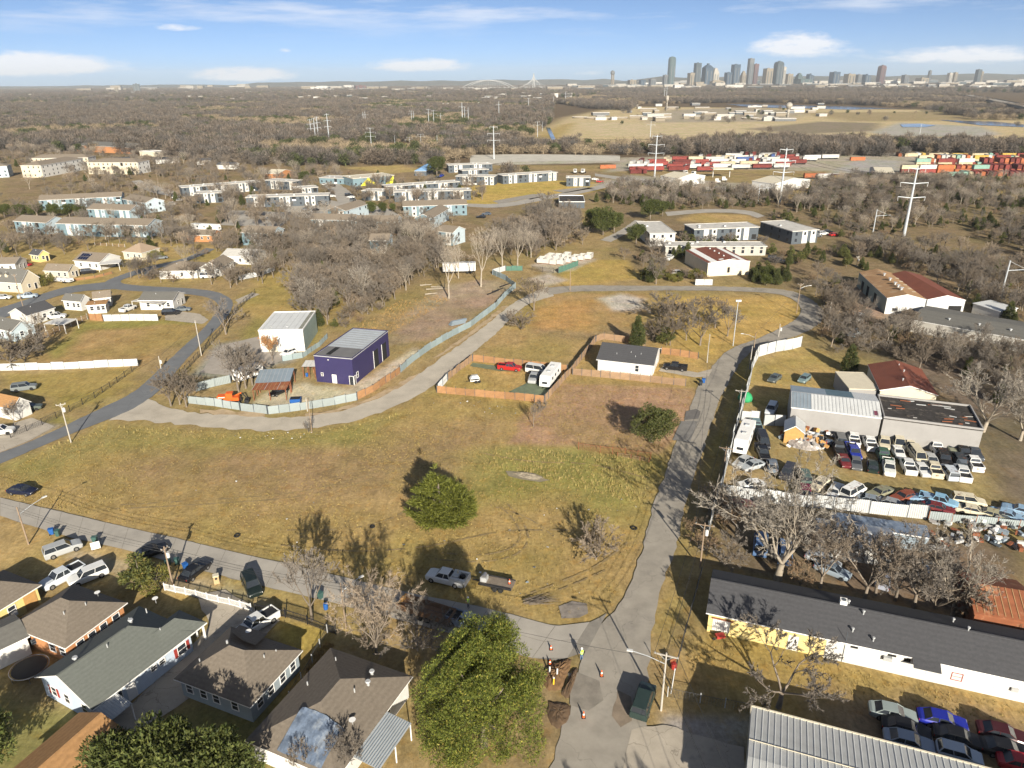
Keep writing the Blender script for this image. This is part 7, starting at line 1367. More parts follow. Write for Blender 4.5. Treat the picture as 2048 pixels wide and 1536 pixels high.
def small():
    g = G(592, 807); t = thing('rubbish_skip', 'blue steel skip behind the tin fence', 'skip', tuple(g), .1); MB().box(-1.1, 1.1, -.8, .8, .1, 1.3, M_BINB).build('skip_body', t); MB().box(-1.0, 1.0, -.7, .7, 1.3, 1.34, M_BLACK).build('lid', t); [MB().box(x - .05, x + .05, -.86, -.8, .2, 1.2, M_BINB).build('rib', t) for x in (-.8, 0, .8)]
    for px, py, lb in [(614, 753, 'blue plastic barrel beside the purple workshop'), (652, 1218, 'blue plastic barrel beside the leafless tree'), (627, 672, 'blue barrel behind the sage green wall')]:
        t = thing('barrel', lb, 'barrel', tuple(G(px, py))); MB().lathe([(.26, 0), (.3, .1), (.31, .45), (.3, .8), (.27, .9)], 12, M_BINB).build('drum', t); MB().lathe([(.1, .9), (.1, .95)], 8, M_BLACK).build('bung', t)
    for i, (px, py, h, lb) in enumerate([(1203, 1352, .85, 'slim orange traffic cone alone in the street'), (1167, 1435, .85, 'slim orange traffic cone further down the street'), (1102, 1299, .6, 'orange traffic cone beside the huge evergreen'), (1100, 1328, .6, 'orange and white cone at the trench edge')]):
        t = thing('traffic_cone', lb, 'cone', tuple(G(px, py) + Vector((0, 0, .035)))); MB().box(-.22, .22, -.22, .22, 0, .05, M_BLACK).build('base', t); MB().lathe([(.16, .05), (.05, h), (.03, h + .02)], 10, M_ORNG).build('cone', t); MB().lathe([(.125, h * .45), (.09, h * .68)], 10, M_TRIM).build('band', t)
    g = G(1019, 1176); t = thing('traffic_cone', 'orange and white cone standing on the flatbed trailer', 'cone', (g.x, g.y, .75)); MB().box(-.2, .2, -.2, .2, 0, .04, M_BLACK).build('base', t); MB().lathe([(.16, .04), (.04, .75)], 10, M_ORNG).build('cone', t); MB().lathe([(.12, .32), (.085, .5)], 10, M_TRIM).build('band', t)
    for px, py, c, lb in [(1114, 1354, M_TRIM, 'white marker pipe in the dug trench'), (1099, 1350, M_TRIM, 'second white marker pipe in the dug trench'), (1107, 1371, mat('pipe_yellow', (.8, .5, .03), .5, .05, 2), 'yellow marker pipe in the dug trench')]:
        t = thing('marker_pipe', lb, 'pipe', tuple(G(px, py))); MB().tube((0, 0, -.2), (.02, .03, 1.1), .09, .09, 8, c).build('pipe', t); MB().tube((.02, .03, 1.1), (.02, .03, 1.2), .1, .1, 8, M_TRIM).build('cap', t)
    # dug earth
    soil = mat('dug_soil', (.17, .10, .05), .95, .3, 1.2, bump=.6); dark = mat('soil_and_pit_shade', (.115, .075, .045), .95, .35, 1.5, bump=.6)
    def mound(name, label, pts, h, m, seed):
        P = [G(x, y) for x, y in pts]; c = sum(P, Vector()) / len(P); ring = smooth_line([tuple(p) for p in P] + [tuple(P[0])], 2)[:-1]; n = len(ring); V = []; rg = random.Random(seed); K = 6
        for k in range(K):
            s = 1 - k / (K - .6)
            for p in ring: V.append(((p[0] - c.x) * s * rg.uniform(.93, 1.07), (p[1] - c.y) * s * rg.uniform(.93, 1.07), h * math.sin(min(1, k / (K - 2)) * 1.57) * rg.uniform(.7, 1.2) + (.0 if k else -.12)))
        V.append((0, 0, h * .9)); Q = [(k * n + i, k * n + (i + 1) % n, (k + 1) * n + (i + 1) % n, (k + 1) * n + i) for k in range(K - 1) for i in range(n)] + [((K - 1) * n + i, (K - 1) * n + (i + 1) % n, len(V) - 1) for i in range(n)]
        me = bpy.data.meshes.new(name); me.from_pydata(V, [], Q); me.materials.append(m); o = ob(name, me, None, (c.x, c.y, 0)); return tag(o, label, 'earth heap')
    mound('dug_earth', 'orange-brown dug earth round the marker pipes', [(1085, 1340), (1112, 1322), (1140, 1312), (1146, 1322), (1133, 1350), (1128, 1378), (1100, 1384), (1082, 1366)], .45, soil, 1)
    mound('dark_mound', 'dark soil mound standing in for the shaded trench pit', [(1122, 1388), (1140, 1352), (1150, 1330), (1158, 1338), (1146, 1376), (1136, 1402)], .35, dark, 2); mound('dark_mound', 'grey-brown spoil spread by the kerb below the trench', [(1095, 1400), (1130, 1404), (1146, 1410), (1138, 1450), (1110, 1462), (1090, 1430)], .25, dark, 3)  # first mound: dark colour stands in for the shade of an uncut trench pit
    mound('rubble_heap', 'low heap of broken concrete in the green grass', [(1020, 946), (1050, 942), (1090, 952), (1085, 962), (1045, 958)], .35, mat('rubble', (.27, .23, .17), .9, .35, 1.5, bump=.6), 4); mound('scrap_heap', 'jumbled heap of white and red scrap beside the orange hut', [(1565, 868), (1600, 872), (1660, 878), (1655, 900), (1610, 902), (1570, 888)], 1.5, mat('scrap', (.30, .27, .25), .8, .6, 1.6, stain=((.62, .60, .56), .9, .55, .05), bump=.8), 5)
    rg = random.Random(12); sc = [M_TRIM, M_RUST, M_BLACK, M_RED, M_GALVB, M_WOODP, M_GRYW, M_TARP]
    for i in range(46):
        px, py = rg.uniform(1560, 1665), rg.uniform(864, 904); t = MB().box(-rg.uniform(.2, .7), rg.uniform(.2, .7), -rg.uniform(.1, .5), rg.uniform(.1, .5), 0, rg.uniform(.15, .8), rg.choice(sc)).build('scrap_piece', None, tuple(G(px, py) + Vector((0, 0, rg.uniform(.1, 1.1)))), rg.random() * 3); t.rotation_euler = (rg.uniform(-.5, .5), rg.uniform(-.5, .5), rg.random() * 3); tag(t, 'broken scrap piece heaped beside the orange hut', 'scrap', 'scrap beside the orange hut')
    for i in range(90):
        px, py = rg.uniform(1860, 2060), rg.uniform(1040, 1105); t = MB().box(-rg.uniform(.1, .8), rg.uniform(.1, .8), -rg.uniform(.05, .3), rg.uniform(.1, .5), 0, rg.uniform(.1, .7), rg.choice([M_GALV, M_GRYW, M_DKG, M_RUST, M_GALVB, M_TRIM, M_BLACK, M_FLAT])).build('scrap_piece', None, tuple(G(px, py) + Vector((0, 0, rg.uniform(0, .6)))), rg.random() * 3); tag(t, 'scattered scrap metal piece near the rusty patched fence', 'scrap', 'scattered scrap near the rusty fence')
    h = H('hut', 'small orange timber hut with pale roof in the scrapyard', (1568, 862), (1611, 868), (1610, 846), 2.4, 'gy', 1.2, M_WOODP, M_GALV, .2, 'hut'); h.panel('s', 2.6, 1.0, .1, 1.0, M_DOORW, 'door')
    g = G(1490, 800); t = thing('tarp_heap', 'bright green netting heap by the street fence', 'tarp', tuple(g)); MB().lathe([(1.5, 0), (1.6, .6), (1.2, 1.4), (.5, 1.9), (.1, 2.0)], 9, mat('green_net', (.03, .30, .12), .7, .2, 2)).build('net', t, None, 0, True)
    # trampoline
    g = G(62, 1345); t = thing('trampoline', 'round black trampoline behind the orange brick house', 'trampoline', tuple(g)); MB().lathe([(.02, .8), (1.85, .8), (1.85, .82), (.02, .83)], 24, M_BLACK).build('mat', t); n = 24; MB().path([(2.05 * math.cos(6.2832 * i / n), 2.05 * math.sin(6.2832 * i / n), .82) for i in range(n + 1)], .05, 5, M_RIM).build('rim', t)
    for i in range(6): a = i * 1.047; MB().tube((2.05 * math.cos(a), 2.05 * math.sin(a), 0), (2.05 * math.cos(a), 2.05 * math.sin(a), .82), .03, .03, 5, M_RIM).build('leg', t)
    # tyres
    def ring(px, py, lb, R_=.32):
        n, k = 14, 6; V = []; Q = []
        for i in range(n):
            a = 6.2832 * i / n
            for j in range(k): b = 6.2832 * j / k; r = R_ + .11 * math.cos(b); V.append((r * math.cos(a), r * math.sin(a), .1 + .1 * math.sin(b)))
        for i in range(n):
            for j in range(k): Q.append((i * k + j, ((i + 1) % n) * k + j, ((i + 1) % n) * k + (j + 1) % k, i * k + (j + 1) % k))
        me = bpy.data.meshes.new('tyre'); me.from_pydata(V, [], Q); me.materials.append(M_TYRE); tag(ob('tyre', me, None, tuple(G(px, py))), lb, 'tyre')
    ring(1268, 1057, 'black tyre dumped on the grass by the street', .42); ring(745, 1054, 'black tyre lying out in the field'); ring(474, 1072, 'flat black tyre on the street side grass', .4)
    # brick mailboxes, board, red cans, satellite things
    g = G(434, 1165); t = thing('mailbox', 'tan brick mailbox pillar beside the black saloon', 'mailbox', tuple(g), .4); MB().box(-.35, .35, -.3, .3, -.1, 1.2, mat('tan_brick', (.45, .33, .18), .9, .2, 5)).build('pillar', t); MB().box(-.4, .4, -.35, .35, 1.2, 1.3, M_BEIGE).build('cap', t); MB().box(-.15, .15, -.34, -.3, .7, 1.0, M_BLACK).build('letter_door', t)
    g = G(193, 1100); t = thing('notice_board', 'leaning white board on the verge by the drive', 'board', tuple(g), .5); MB().box(-.6, .6, -.04, .04, .2, 1.4, M_TRIM).build('board', t); [MB().box(x - .04, x + .04, -.04, .04, -.1, .3, M_POLE).build('leg', t) for x in (-.5, .5)]
    g = G(1347, 1338); t = thing('red_drum', 'red steel drum hanging on the corner fence', 'drum', tuple(g), .2); MB().lathe([(.3, .1), (.32, .2), (.32, .8), (.3, .9)], 12, mat('drum_red', (.42, .05, .04), .5, .15, 2)).build('drum', t); MB().box(-.35, .35, .3, .34, 0, 1.2, M_RUST).build('bracket', t)
    g = G(1440, 1278); t = thing('wheelbarrow', 'red barrow against the yellow wall', 'barrow', tuple(g), .2); MB().box(-.6, .5, -.35, .35, .35, .7, MATS['drum_red']).build('tub', t); MB().tube((-.8, -.05, .2), (-.8, .05, .2), .2, .2, 10, M_TYRE).build('wheel', t); [MB().tube((-.8, s * .1, .2), (1.0, s * .35, .55), .03, .03, 4, M_BLACK).build('shaft', t) for s in (-1, 1)]
    t = thing('post', 'white leaning steel post on the corner', 'post', tuple(G(1342, 1386)), .1); MB().tube((0, 0, -.2), (.25, .2, 3.2), .06, .05, 6, M_PORC).build('shaft', t); MB().tube((.25, .2, 3.2), (.25, .2, 3.35), .09, .07, 6, M_PORC).build('cap', t)
    # brush pile
    rg = random.Random(4); mb = MB()
    for i in range(70):
        a = rg.uniform(-.35, .35) + .1; x = rg.uniform(-1.6, .6); y = rg.uniform(-.5, .5); L = rg.uniform(1.2, 3.4); z = rg.uniform(.05, .4); mb.tube((x, y, z), (x + L * math.cos(a), y + L * math.sin(a), z + rg.uniform(-.05, .25)), .03, .008, 3, M_BARK)
    tag(mb.build('brush_pile', None, tuple(G(1068, 1206))), 'pile of cut grey branches at the corner of the field', None, None, 'stuff')
    # cut logs and dead limbs on the dirt lot
    for i, (x, y, a) in enumerate([(840, 572, .2), (852, 580, .1), (862, 575, -.2), (850, 590, .3), (600, 570, .5), (975, 590, .9), (985, 585, .9), (1000, 575, .9)]):
        L = rg.uniform(3, 6); tag(MB().tube((0, 0, .25), (L * math.cos(a), L * math.sin(a), .3), .22, .14, 7, M_BARKP if i < 5 else M_BLACK).tube((L * .5 * math.cos(a), L * .5 * math.sin(a), .3), (L * .6 * math.cos(a) - .5, L * .6 * math.sin(a) + .9, .8), .09, .05, 5, M_BARKP if i < 5 else M_BLACK).build('fallen_log', None, tuple(G(x, y))), 'fallen limb lying on the dirt lot', 'log', 'fallen limbs on the dirt lot')
    # stacked blue-grey panels by the teal fence
    g = G(915, 648); t = thing('panel_stack', 'stack of pale blue steel frames beside the teal fence', 'panels', tuple(g), .6)
    for i in range(9): MB().box(-2.6 + i * .1, 2.2 + i * .1, -.8 + i * .05, .8 - i * .04, .1 + i * .12, .18 + i * .12, M_GALVB).build('frame', t, (0, 0, 0), rg.uniform(-.1, .1))
    # litter
    for i in range(70):
        px, py = rg.choice([(rg.uniform(300, 900), rg.uniform(865, 1100)), (rg.uniform(950, 1280), rg.uniform(930, 1200)), (rg.uniform(860, 1090), rg.uniform(790, 830)), (rg.uniform(420, 640), rg.uniform(862, 880))]); s = rg.uniform(.08, .22)
        o = MB().poly([(-s, -s * .6, .02), (s, -s * .7, .05), (s * .8, s * .7, .12), (-s * .9, s * .6, .06)], rg.choice([M_TRIM, M_TRIM, M_GALVB])).build('litter', None, tuple(G(px, py)), rg.random() * 6); tag(o, 'small scrap of white litter in the dry field', 'litter', 'white litter in the field')
small()
# ---- dry tufts in the field
def tufts():
    rg = np.random.default_rng(3); Q = []
    for poly, n, c in [([(0, 945), (215, 850), (450, 868), (640, 862), (775, 828), (900, 790), (1090, 812), (1010, 890), (1310, 915), (1270, 1120), (1200, 1235), (1030, 1220), (800, 1176), (540, 1114), (220, 1042), (0, 990)], 15000, 0), ([(990, 892), (1310, 918), (1290, 1010), (1100, 960), (985, 940)], 1400, 1), ([(0, 932), (215, 848), (450, 866), (640, 862), (800, 826), (790, 836), (640, 874), (450, 880), (215, 862)], 1200, 1), ([(1430, 1000), (1490, 760), (1478, 760), (1405, 1000)], 500, 0), ([(1105, 770), (1390, 780), (1320, 900), (1010, 885)], 1500, 0), ([(620, 1320), (655, 1280), (670, 1290), (560, 1470), (530, 1520)], 900, 2), ([(740, 690), (900, 600), (880, 590), (800, 600), (700, 660)], 1200, 2), ([(1300, 1270), (1400, 1270), (2050, 1415), (2050, 1470), (1720, 1400), (1400, 1330)], 1600, 0)]:
        P = pxpoly(poly); xs = [p[0] for p in P]; ys = [p[1] for p in P]; X = rg.uniform(min(xs), max(xs), n * 2); Y = rg.uniform(min(ys), max(ys), n * 2); k = in_poly(X, Y, P) & (rg.random(n * 2) < .15 + .85 * vnoise(X, Y, 6, 4)); X, Y = X[k][:n], Y[k][:n]; Q.append(np.stack([X, Y, np.full(len(X), c)], 1))
    Q = np.vstack(Q); V = []; C = []; cols = [[(.42, .30, .12), (.30, .24, .08)], [(.55, .40, .17), (.30, .28, .08)], [(.46, .27, .09), (.36, .24, .10)]]
    m = len(Q); nb = 5; base = np.repeat(Q, nb, 0); a = rg.uniform(0, 6.28, m * nb); h = rg.uniform(.08, .26, m * nb) * np.where(base[:, 2] == 0, .75, 1.9); w = rg.uniform(.02, .05, m * nb)
    ox, oy = base[:, 0] + rg.normal(0, .1, m * nb), base[:, 1] + rg.normal(0, .1, m * nb); ca, sa = np.cos(a), np.sin(a); z = np.full(m * nb, -.1)
    V = np.stack([np.stack([ox - sa * w, oy + ca * w, z], 1), np.stack([ox + sa * w, oy - ca * w, z], 1), np.stack([ox + ca * h * .6, oy + sa * h * .6, h], 1)], 1).reshape(-1, 3)
    ci = np.array([c[0] for c in cols])[base[:, 2].astype(int)]; cj = np.array([c[1] for c in cols])[base[:, 2].astype(int)]; t = rg.random((m * nb, 1)); col = np.repeat((ci * (1 - t) + cj * t), 3, 0)
    tag(ob('dry_grass', np_mesh('dry_grass', V, np.arange(len(V)).reshape(-1, 3), M_TWIG, col)), 'tufts of dry winter grass over the field', None, None, 'stuff')
tufts()
# ---- two workers
def person(px, py, rz, label, arms, vest, trousers):
    g = G(px, py); t = thing('person', label, 'person', (g.x, g.y, .035), rz); J = {}
    pts = [(0, 0, .95), (0, 0, 1.18), (0, 0.01, 1.42), (0, .01, 1.52), (0, .03, 1.62), (0, .03, 1.74), (-.10, 0, .90), (-.12, .02, .50), (-.13, -.02, .09), (-.13, .13, .04), (.10, 0, .90), (.12, .03, .50), (.14, .0, .09), (.14, .15, .04), (-.19, 0, 1.41), (-.26, arms[0][0], arms[0][1]), (-.24, arms[0][2], arms[0][3]), (.19, 0, 1.41), (.26, arms[1][0], arms[1][1]), (.24, arms[1][2], arms[1][3])]
    ed = [(0, 1), (1, 2), (2, 3), (3, 4), (4, 5), (0, 6), (6, 7), (7, 8), (8, 9), (0, 10), (10, 11), (11, 12), (12, 13), (2, 14), (14, 15), (15, 16), (2, 17), (17, 18), (18, 19)]
    rad = [.15, .15, .16, .065, .09, .085, .11, .075, .05, .045, .11, .075, .05, .045, .08, .05, .04, .08, .05, .04]
    me = bpy.data.meshes.new('body'); me.from_pydata(pts, ed, []); o = ob('body', me, t); md = o.modifiers.new('skin', 'SKIN'); sv = me.skin_vertices[0].data
    for i, r in enumerate(rad): sv[i].radius = (r, r * .82)
    sv[0].use_root = True; sb = o.modifiers.new('smooth', 'SUBSURF'); sb.levels = 1; sb.render_levels = 2; me.materials.append(trousers)
    mb = MB(); mb.lathe([(.19, .93), (.2, 1.2), (.215, 1.40), (.12, 1.50), (.08, 1.52)], 12, vest); v = mb.build('vest', t, None, 0, True); v.scale = (1.08, .82, 1)
    for z in (1.05, 1.25): q = MB().lathe([(.208, z), (.212, z + .05)], 12, M_PORC).build('reflective_band', t); q.scale = (1.08, .84, 1)
    MB().lathe([(.16, 1.70), (.125, 1.72), (.12, 1.80), (.06, 1.86), (.01, 1.87)], 12, M_TRIM).build('hard_hat', t, (0, .03, 0), 0, True)
    hd = MB().lathe([(.03, 1.52), (.085, 1.58), (.095, 1.66), (.09, 1.72)], 10, mat('skin', (.38, .22, .15), .6, .1, 5)).build('head', t, (0, .035, 0), 0, True); MB().box(-.015, .015, .11, .135, 1.62, 1.66, MATS['skin']).build('nose', hd)
    for s, (ay, az, hy, hz) in zip((-1, 1), arms):
        h_ = MB().box(-.03, .03, -.04, .04, -.09, .0, MATS['skin'])
        for k in range(4): h_.tube((-.024 + k * .016, .0, -.085), (-.022 + k * .015, .03, -.165 + abs(k - 1.4) * .012), .009, .007, 4, MATS['skin'])
        h_.tube((-.03 * s * -1, .02, -.03), (-.05 * s * -1, .06, -.09), .011, .008, 4, MATS['skin']); h_.build('hand', t, (s * .24, hy, hz))
M_VEST = mat('lime_vest', (.55, .80, .05), .7, .08, 3); M_JEAN = mat('blue_jeans', (.10, .17, .30), .9, .15, 4)
person(1163, 1320, .5, 'person in white hard hat, lime vest and jeans standing in the street', [(.02, 1.15, .12, .98), (.02, 1.14, .16, 1.0)], M_VEST, M_JEAN)
person(937, 1216, 2.2, 'person in lime vest standing in the shade beside the trailer', [(.05, 1.15, .22, 1.05), (.04, 1.15, .2, 1.02)], M_VEST, mat('dark_trousers', (.05, .06, .08), .9, .15, 4))
# ================================================================ far things
CONT = {}
def container(p, rz, L, m, label, group, z=0.0, name='shipping_container', cat='container', wheels_=False):
    k = (L, name)
    if k not in CONT:
        b = MB(); w = 1.25; hh = 2.75; n = int(L / 1.2)
        for i in range(n):
            x0, x1 = i * L / n, (i + 1) * L / n; xm = (x0 + x1) / 2
            for s in (-1, 1): b.box(x0 + .04, x1 - .04, s * w - .04, s * w + .04, .1, hh - .1, None)
        b.box(0, L, -w + .02, w - .02, 0.05, hh, None); CONT[k] = b.mesh('box'); CONT[k].materials[0] = M_WHITE
        CONT[(k, 'd')] = MB().box(L - .01, L + .05, -1.1, -.05, .15, 2.6, M_PORC).mesh('door'); CONT[(k, 'u')] = MB().box(.5, L - .5, -.9, .9, -.5, .05, M_BLACK).mesh('underframe'); CONT[(k, 'w')] = MB().tube((0, -1.2, 0), (0, 1.2, 0), .5, .5, 10, M_TYRE).mesh('wheel')
    t = thing(name, label, cat, (p[0], p[1], z + (1.05 if wheels_ else 0)), rz, group); o = ob('box', CONT[k], t); setmat(o, m); ob('door', CONT[(k, 'd')], t)
    if wheels_:
        ob('underframe', CONT[(k, 'u')], t)
        for x in (L - 1.5, L - 2.8): ob('wheel', CONT[(k, 'w')], t, (x, 0, -.55))
def yards():
    rg = random.Random(31); MR = mat('container_red', (.175, .036, .03), .75, .3, .3, rand=.4); MW = mat('container_white', (.50, .49, .46), .6, .12, .4, rand=.12); MC = mat('container_cream', (.44, .37, .25), .7, .2, .3, rand=.2); MB_ = mat('container_blue', (.06, .10, .24), .6, .2, .4, rand=.2); MO = mat('container_orange', (.36, .11, .04), .6, .2, .4, rand=.2); MG = mat('container_green', (.20, .33, .27), .6, .2, .4); MY = mat('container_yellow', (.45, .30, .06), .6, .15, .4)
    nm = {id(MR): 'red', id(MW): 'white', id(MC): 'cream', id(MB_): 'blue', id(MO): 'orange', id(MG): 'green', id(MY): 'yellow'}
    for row, (y, x0, x1) in enumerate([(343, 1258, 1400), (338, 1256, 1570), (333, 1262, 1590), (328, 1280, 1610), (323, 1330, 1640), (319, 1400, 1650), (315, 1450, 1560)]):
        x = x0
        while x < x1:
            m = rg.choice([MR, MR, MR, MW, MW, MW, MW, MC, MB_ if y < 325 else MR]); L = rg.choice([12.2, 14.6]); a = rg.choice([.05, .05, .12, 1.2, 1.25]); c = nm[id(m)]
            container(G(x, y + rg.uniform(-1, 1)), a, L, m, '%s box trailer parked in the crowded truck yard' % c, '%s trailers in the truck yard' % c, 0, 'semi_trailer', 'trailer', True); x += (34 if a < 1 else 12) * (y - 160) / 175 + rg.uniform(0, 8)
    for y, x0, x1, st in [(352, 1895, 2060, 1), (346, 1800, 2060, 2), (339, 1810, 2070, 1), (332, 1830, 2070, 2), (325, 1835, 2080, 2), (319, 1850, 2080, 1), (313, 1800, 2080, 1)]:
        x = x0
        while x < x1:
            right = x > 1960 and y > 325; a = rg.choice([.05, 1.3, 1.3]) if not right else 1.3; big = rg.random() < .8
            for k in range(st if big else 1):
                m = rg.choice([MR, MR, MR, MC, MC, MW, MO, MY, MG] if not right else [MR, MR, MR, MR, MO]); c = nm[id(m)]; container(G(x, y), a, 12.2, m, '%s shipping container in the stacks of the container yard' % c, '%s stacked containers' % c, k * 2.82)
            x += (32 if a < 1 else 9) * (y - 160) / 175 + rg.uniform(0, 3)
    for i, m in enumerate([MO, MW, MR]): container(G(1607 + i * 27, 358 + i), .02, 14.6, m, '%s railway wagon on the siding below the container yard' % nm[id(m)], None, 0, 'railway_wagon', 'wagon', True)
    container(G(1662, 363), .02, 12.2, MY, 'yellow railway wagon in front of the others', None, 0, 'railway_wagon', 'wagon', True)
    for x, y, m in [(1200, 337, MO), (1700, 321, MO), (1260, 347, MR)]: container(G(x, y), .05, 12.2, m, '%s container alone at the yard edge' % nm[id(m)], 'lone %s containers' % nm[id(m)])
    # open roll-off boxes in the fenced gravel yard
    for i, (x, y) in enumerate([(1080, 527), (1092, 528), (1105, 530), (1120, 530), (1134, 526), (1147, 523), (1160, 521), (1175, 519), (1112, 521), (1130, 518), (1095, 520)]):
        t = thing('waste_container', 'open-topped grey waste container in the fenced gravel yard', 'container', tuple(G(x, y)), 1.2 + rg.uniform(-.1, .1), 'waste containers in the gravel yard'); b = MB().box(0, 5, -1.2, 1.2, .1, .25, M_RUST)
        b.build('floor', t); [MB().box(*a, M_FLAT).build('side', t) for a in ((0, 5, -1.25, -1.15, .1, 1.8), (0, 5, 1.15, 1.25, .1, 1.8), (0, .1, -1.15, 1.15, .25, 1.8), (4.9, 5, -1.15, 1.15, .25, 1.8))]
    for x, y in [(1437, 367), (1450, 363), (1372, 350), (1385, 352), (1150, 347), (1165, 347)]:
        t = thing('truck_tractor', 'white lorry tractor unit in the truck yard', 'lorry', tuple(G(x, y)), rg.uniform(0, 3), 'lorry tractors in the truck yard'); MB().box(0, 2.2, -1.2, 1.2, .9, 3.2, M_WHITE).build('cab', t); MB().box(-1.2, 0, -.9, .9, .9, 1.9, M_WHITE).build('bonnet', t); MB().box(2.2, 5, -.5, .5, .7, 1.0, M_BLACK).build('chassis', t); MB().box(-.02, .01, -1, 1, 2.0, 2.9, M_GLASS).build('windscreen', t)
        for xx in (-.4, 3.4, 4.5): MB().tube((xx, -1.2, .5), (xx, 1.2, .5), .5, .5, 10, M_TYRE).build('wheel', t)
    t = thing('truck_canopy', 'flat truck fuelling canopy on posts in the truck yard', 'canopy', tuple(G(1425, 356))); MB().box(0, 14, 0, 8, 5.5, 6.2, M_BEIGE).build('roof', t); [MB().box(x, x + .4, 3.8, 4.2, 0, 5.5, M_PORC).build('post', t) for x in (1, 12.6)]
yards()
M_TWA = mat('tower_glass_blue', (.045, .075, .11), .25, .12, .02, spec=.7, wave=('Z', .22, .3)); M_TWB = mat('tower_grey', (.14, .145, .15), .5, .12, .02, wave=('Z', .22, .25)); M_TWC = mat('tower_tan', (.25, .21, .155), .7, .1, .02, wave=('Z', .22, .25)); M_TWD = mat('tower_dark', (.055, .075, .085), .3, .12, .02, spec=.6, wave=('Z', .22, .3)); M_TWR = mat('tower_red', (.125, .07, .068), .5, .1, .02, wave=('Z', .22, .2)); M_TWW = mat('tower_white', (.38, .35, .30), .7, .1, .02, wave=('Z', .22, .2)); M_TWG = mat('tower_green_glass', (.075, .11, .11), .25, .1, .02, spec=.7, wave=('Z', .22, .25))
def tower(x0, x1, ty, by, m, label, top='flat', D=6000.0, dep=.8, group=None, name='skyscraper'):
    """tower standing D metres away; x0..x1 its width and ty its top row in the photograph"""
    def at(px, py):
        x = (px - CX) / F; y = -(py - CY) / F; xr = _c * x + _s * y; yr = -_s * x + _c * y; t = D / (_cp + yr * _sp); return xr * t, CAM_H + (-_sp + yr * _cp) * t
    a, zt = at(x0, ty); b, _ = at(x1, ty); w = abs(b - a) / 1.12; cx = (a + b) / 2; t = thing(name, label, 'skyscraper' if zt > 110 else 'building', (cx, D, 0), R(20), group); h = zt; w *= .95; d = w * dep; mb = MB(); x, y = w / 2, d / 2
    def pris(P, z0, P2, z1):
        n = len(P); k = len(mb.v); mb.v += [(p[0], p[1], z0) for p in P] + [(p[0], p[1], z1) for p in P2]
        for i in range(n): mb.f.append((k + i, k + (i + 1) % n, k + n + (i + 1) % n, k + n + i)); mb.m.append(mb.mi(m))
        mb.f.append(tuple(k + n + i for i in range(n))); mb.m.append(mb.mi(m))
    B = [(-x, -y), (x, -y), (x, y), (-x, y)]; S = lambda k: [(p[0] * k, p[1] * k) for p in B]
    if top == 'chamfer': c = x * .3; O = [(-x + c, -y), (x - c, -y), (x, -y + c), (x, y - c), (x - c, y), (-x + c, y), (-x, y - c), (-x, -y + c)]; pris(O, -2, O, h * .93); pris(O, h * .93, [(p[0] * .72, p[1] * .72) for p in O], h)
    elif top == 'facet': pris(B, -2, B, h * .72); pris(B, h * .72, [(-x * .05, -y), (x, -y * .4), (x * .3, y), (-x * .3, y)], h)
    elif top == 'arch':
        pris(B, -2, B, h * .88)
        for i in range(6): a0, a1 = i / 6 * 1.5, (i + 1) / 6 * 1.5; k0, k1 = math.cos(a0), math.cos(a1); pris([(p[0] * k0, p[1]) for p in B], h * .88 + h * .12 * math.sin(a0), [(p[0] * k1, p[1]) for p in B], h * .88 + h * .12 * math.sin(a1))
    elif top == 'step': pris(B, -2, B, h * .78); pris(S(.78), h * .78, S(.78), h * .9); pris(S(.55), h * .9, S(.5), h)
    elif top == 'peak': pris(B, -2, B, h * .84); pris(B, h * .84, S(.45), h * .95); pris(S(.3), h * .95, S(.05), h)
    elif top == 'slope': pris(B, -2, B, h * .86); k = len(mb.v); mb.v += [(-x, -y, h * .86), (x, -y, h * .86), (x, y, h * .86), (-x, y, h * .86), (-x * .9, -y, h), (-x * .9, y, h)]; [mb.f.append(tuple(k + i for i in q)) or mb.m.append(0) for q in ((0, 1, 4), (1, 2, 5, 4), (2, 3, 5), (3, 0, 4, 5))]
    else: pris(B, -2, B, h)
    mb.build('shaft', t); n = int(h / 9)
    pw = MB(); 
    for s in (-1, 1): MB().box(s * x * .5 - x * .12, s * x * .5 + x * .12, -y - 1.2, -y + .2, 2, h * (.7 if top in ('facet', 'step', 'peak', 'chamfer') else .84), M_TWD if m in (M_TWB, M_TWC, M_TWW, M_TWR) else M_TWB).build('glazing_strip', t)
    MB().box(-x * .25, x * .25, -y * .25, y * .25, h * .9, h + 4, m).build('plant_room', t); return t
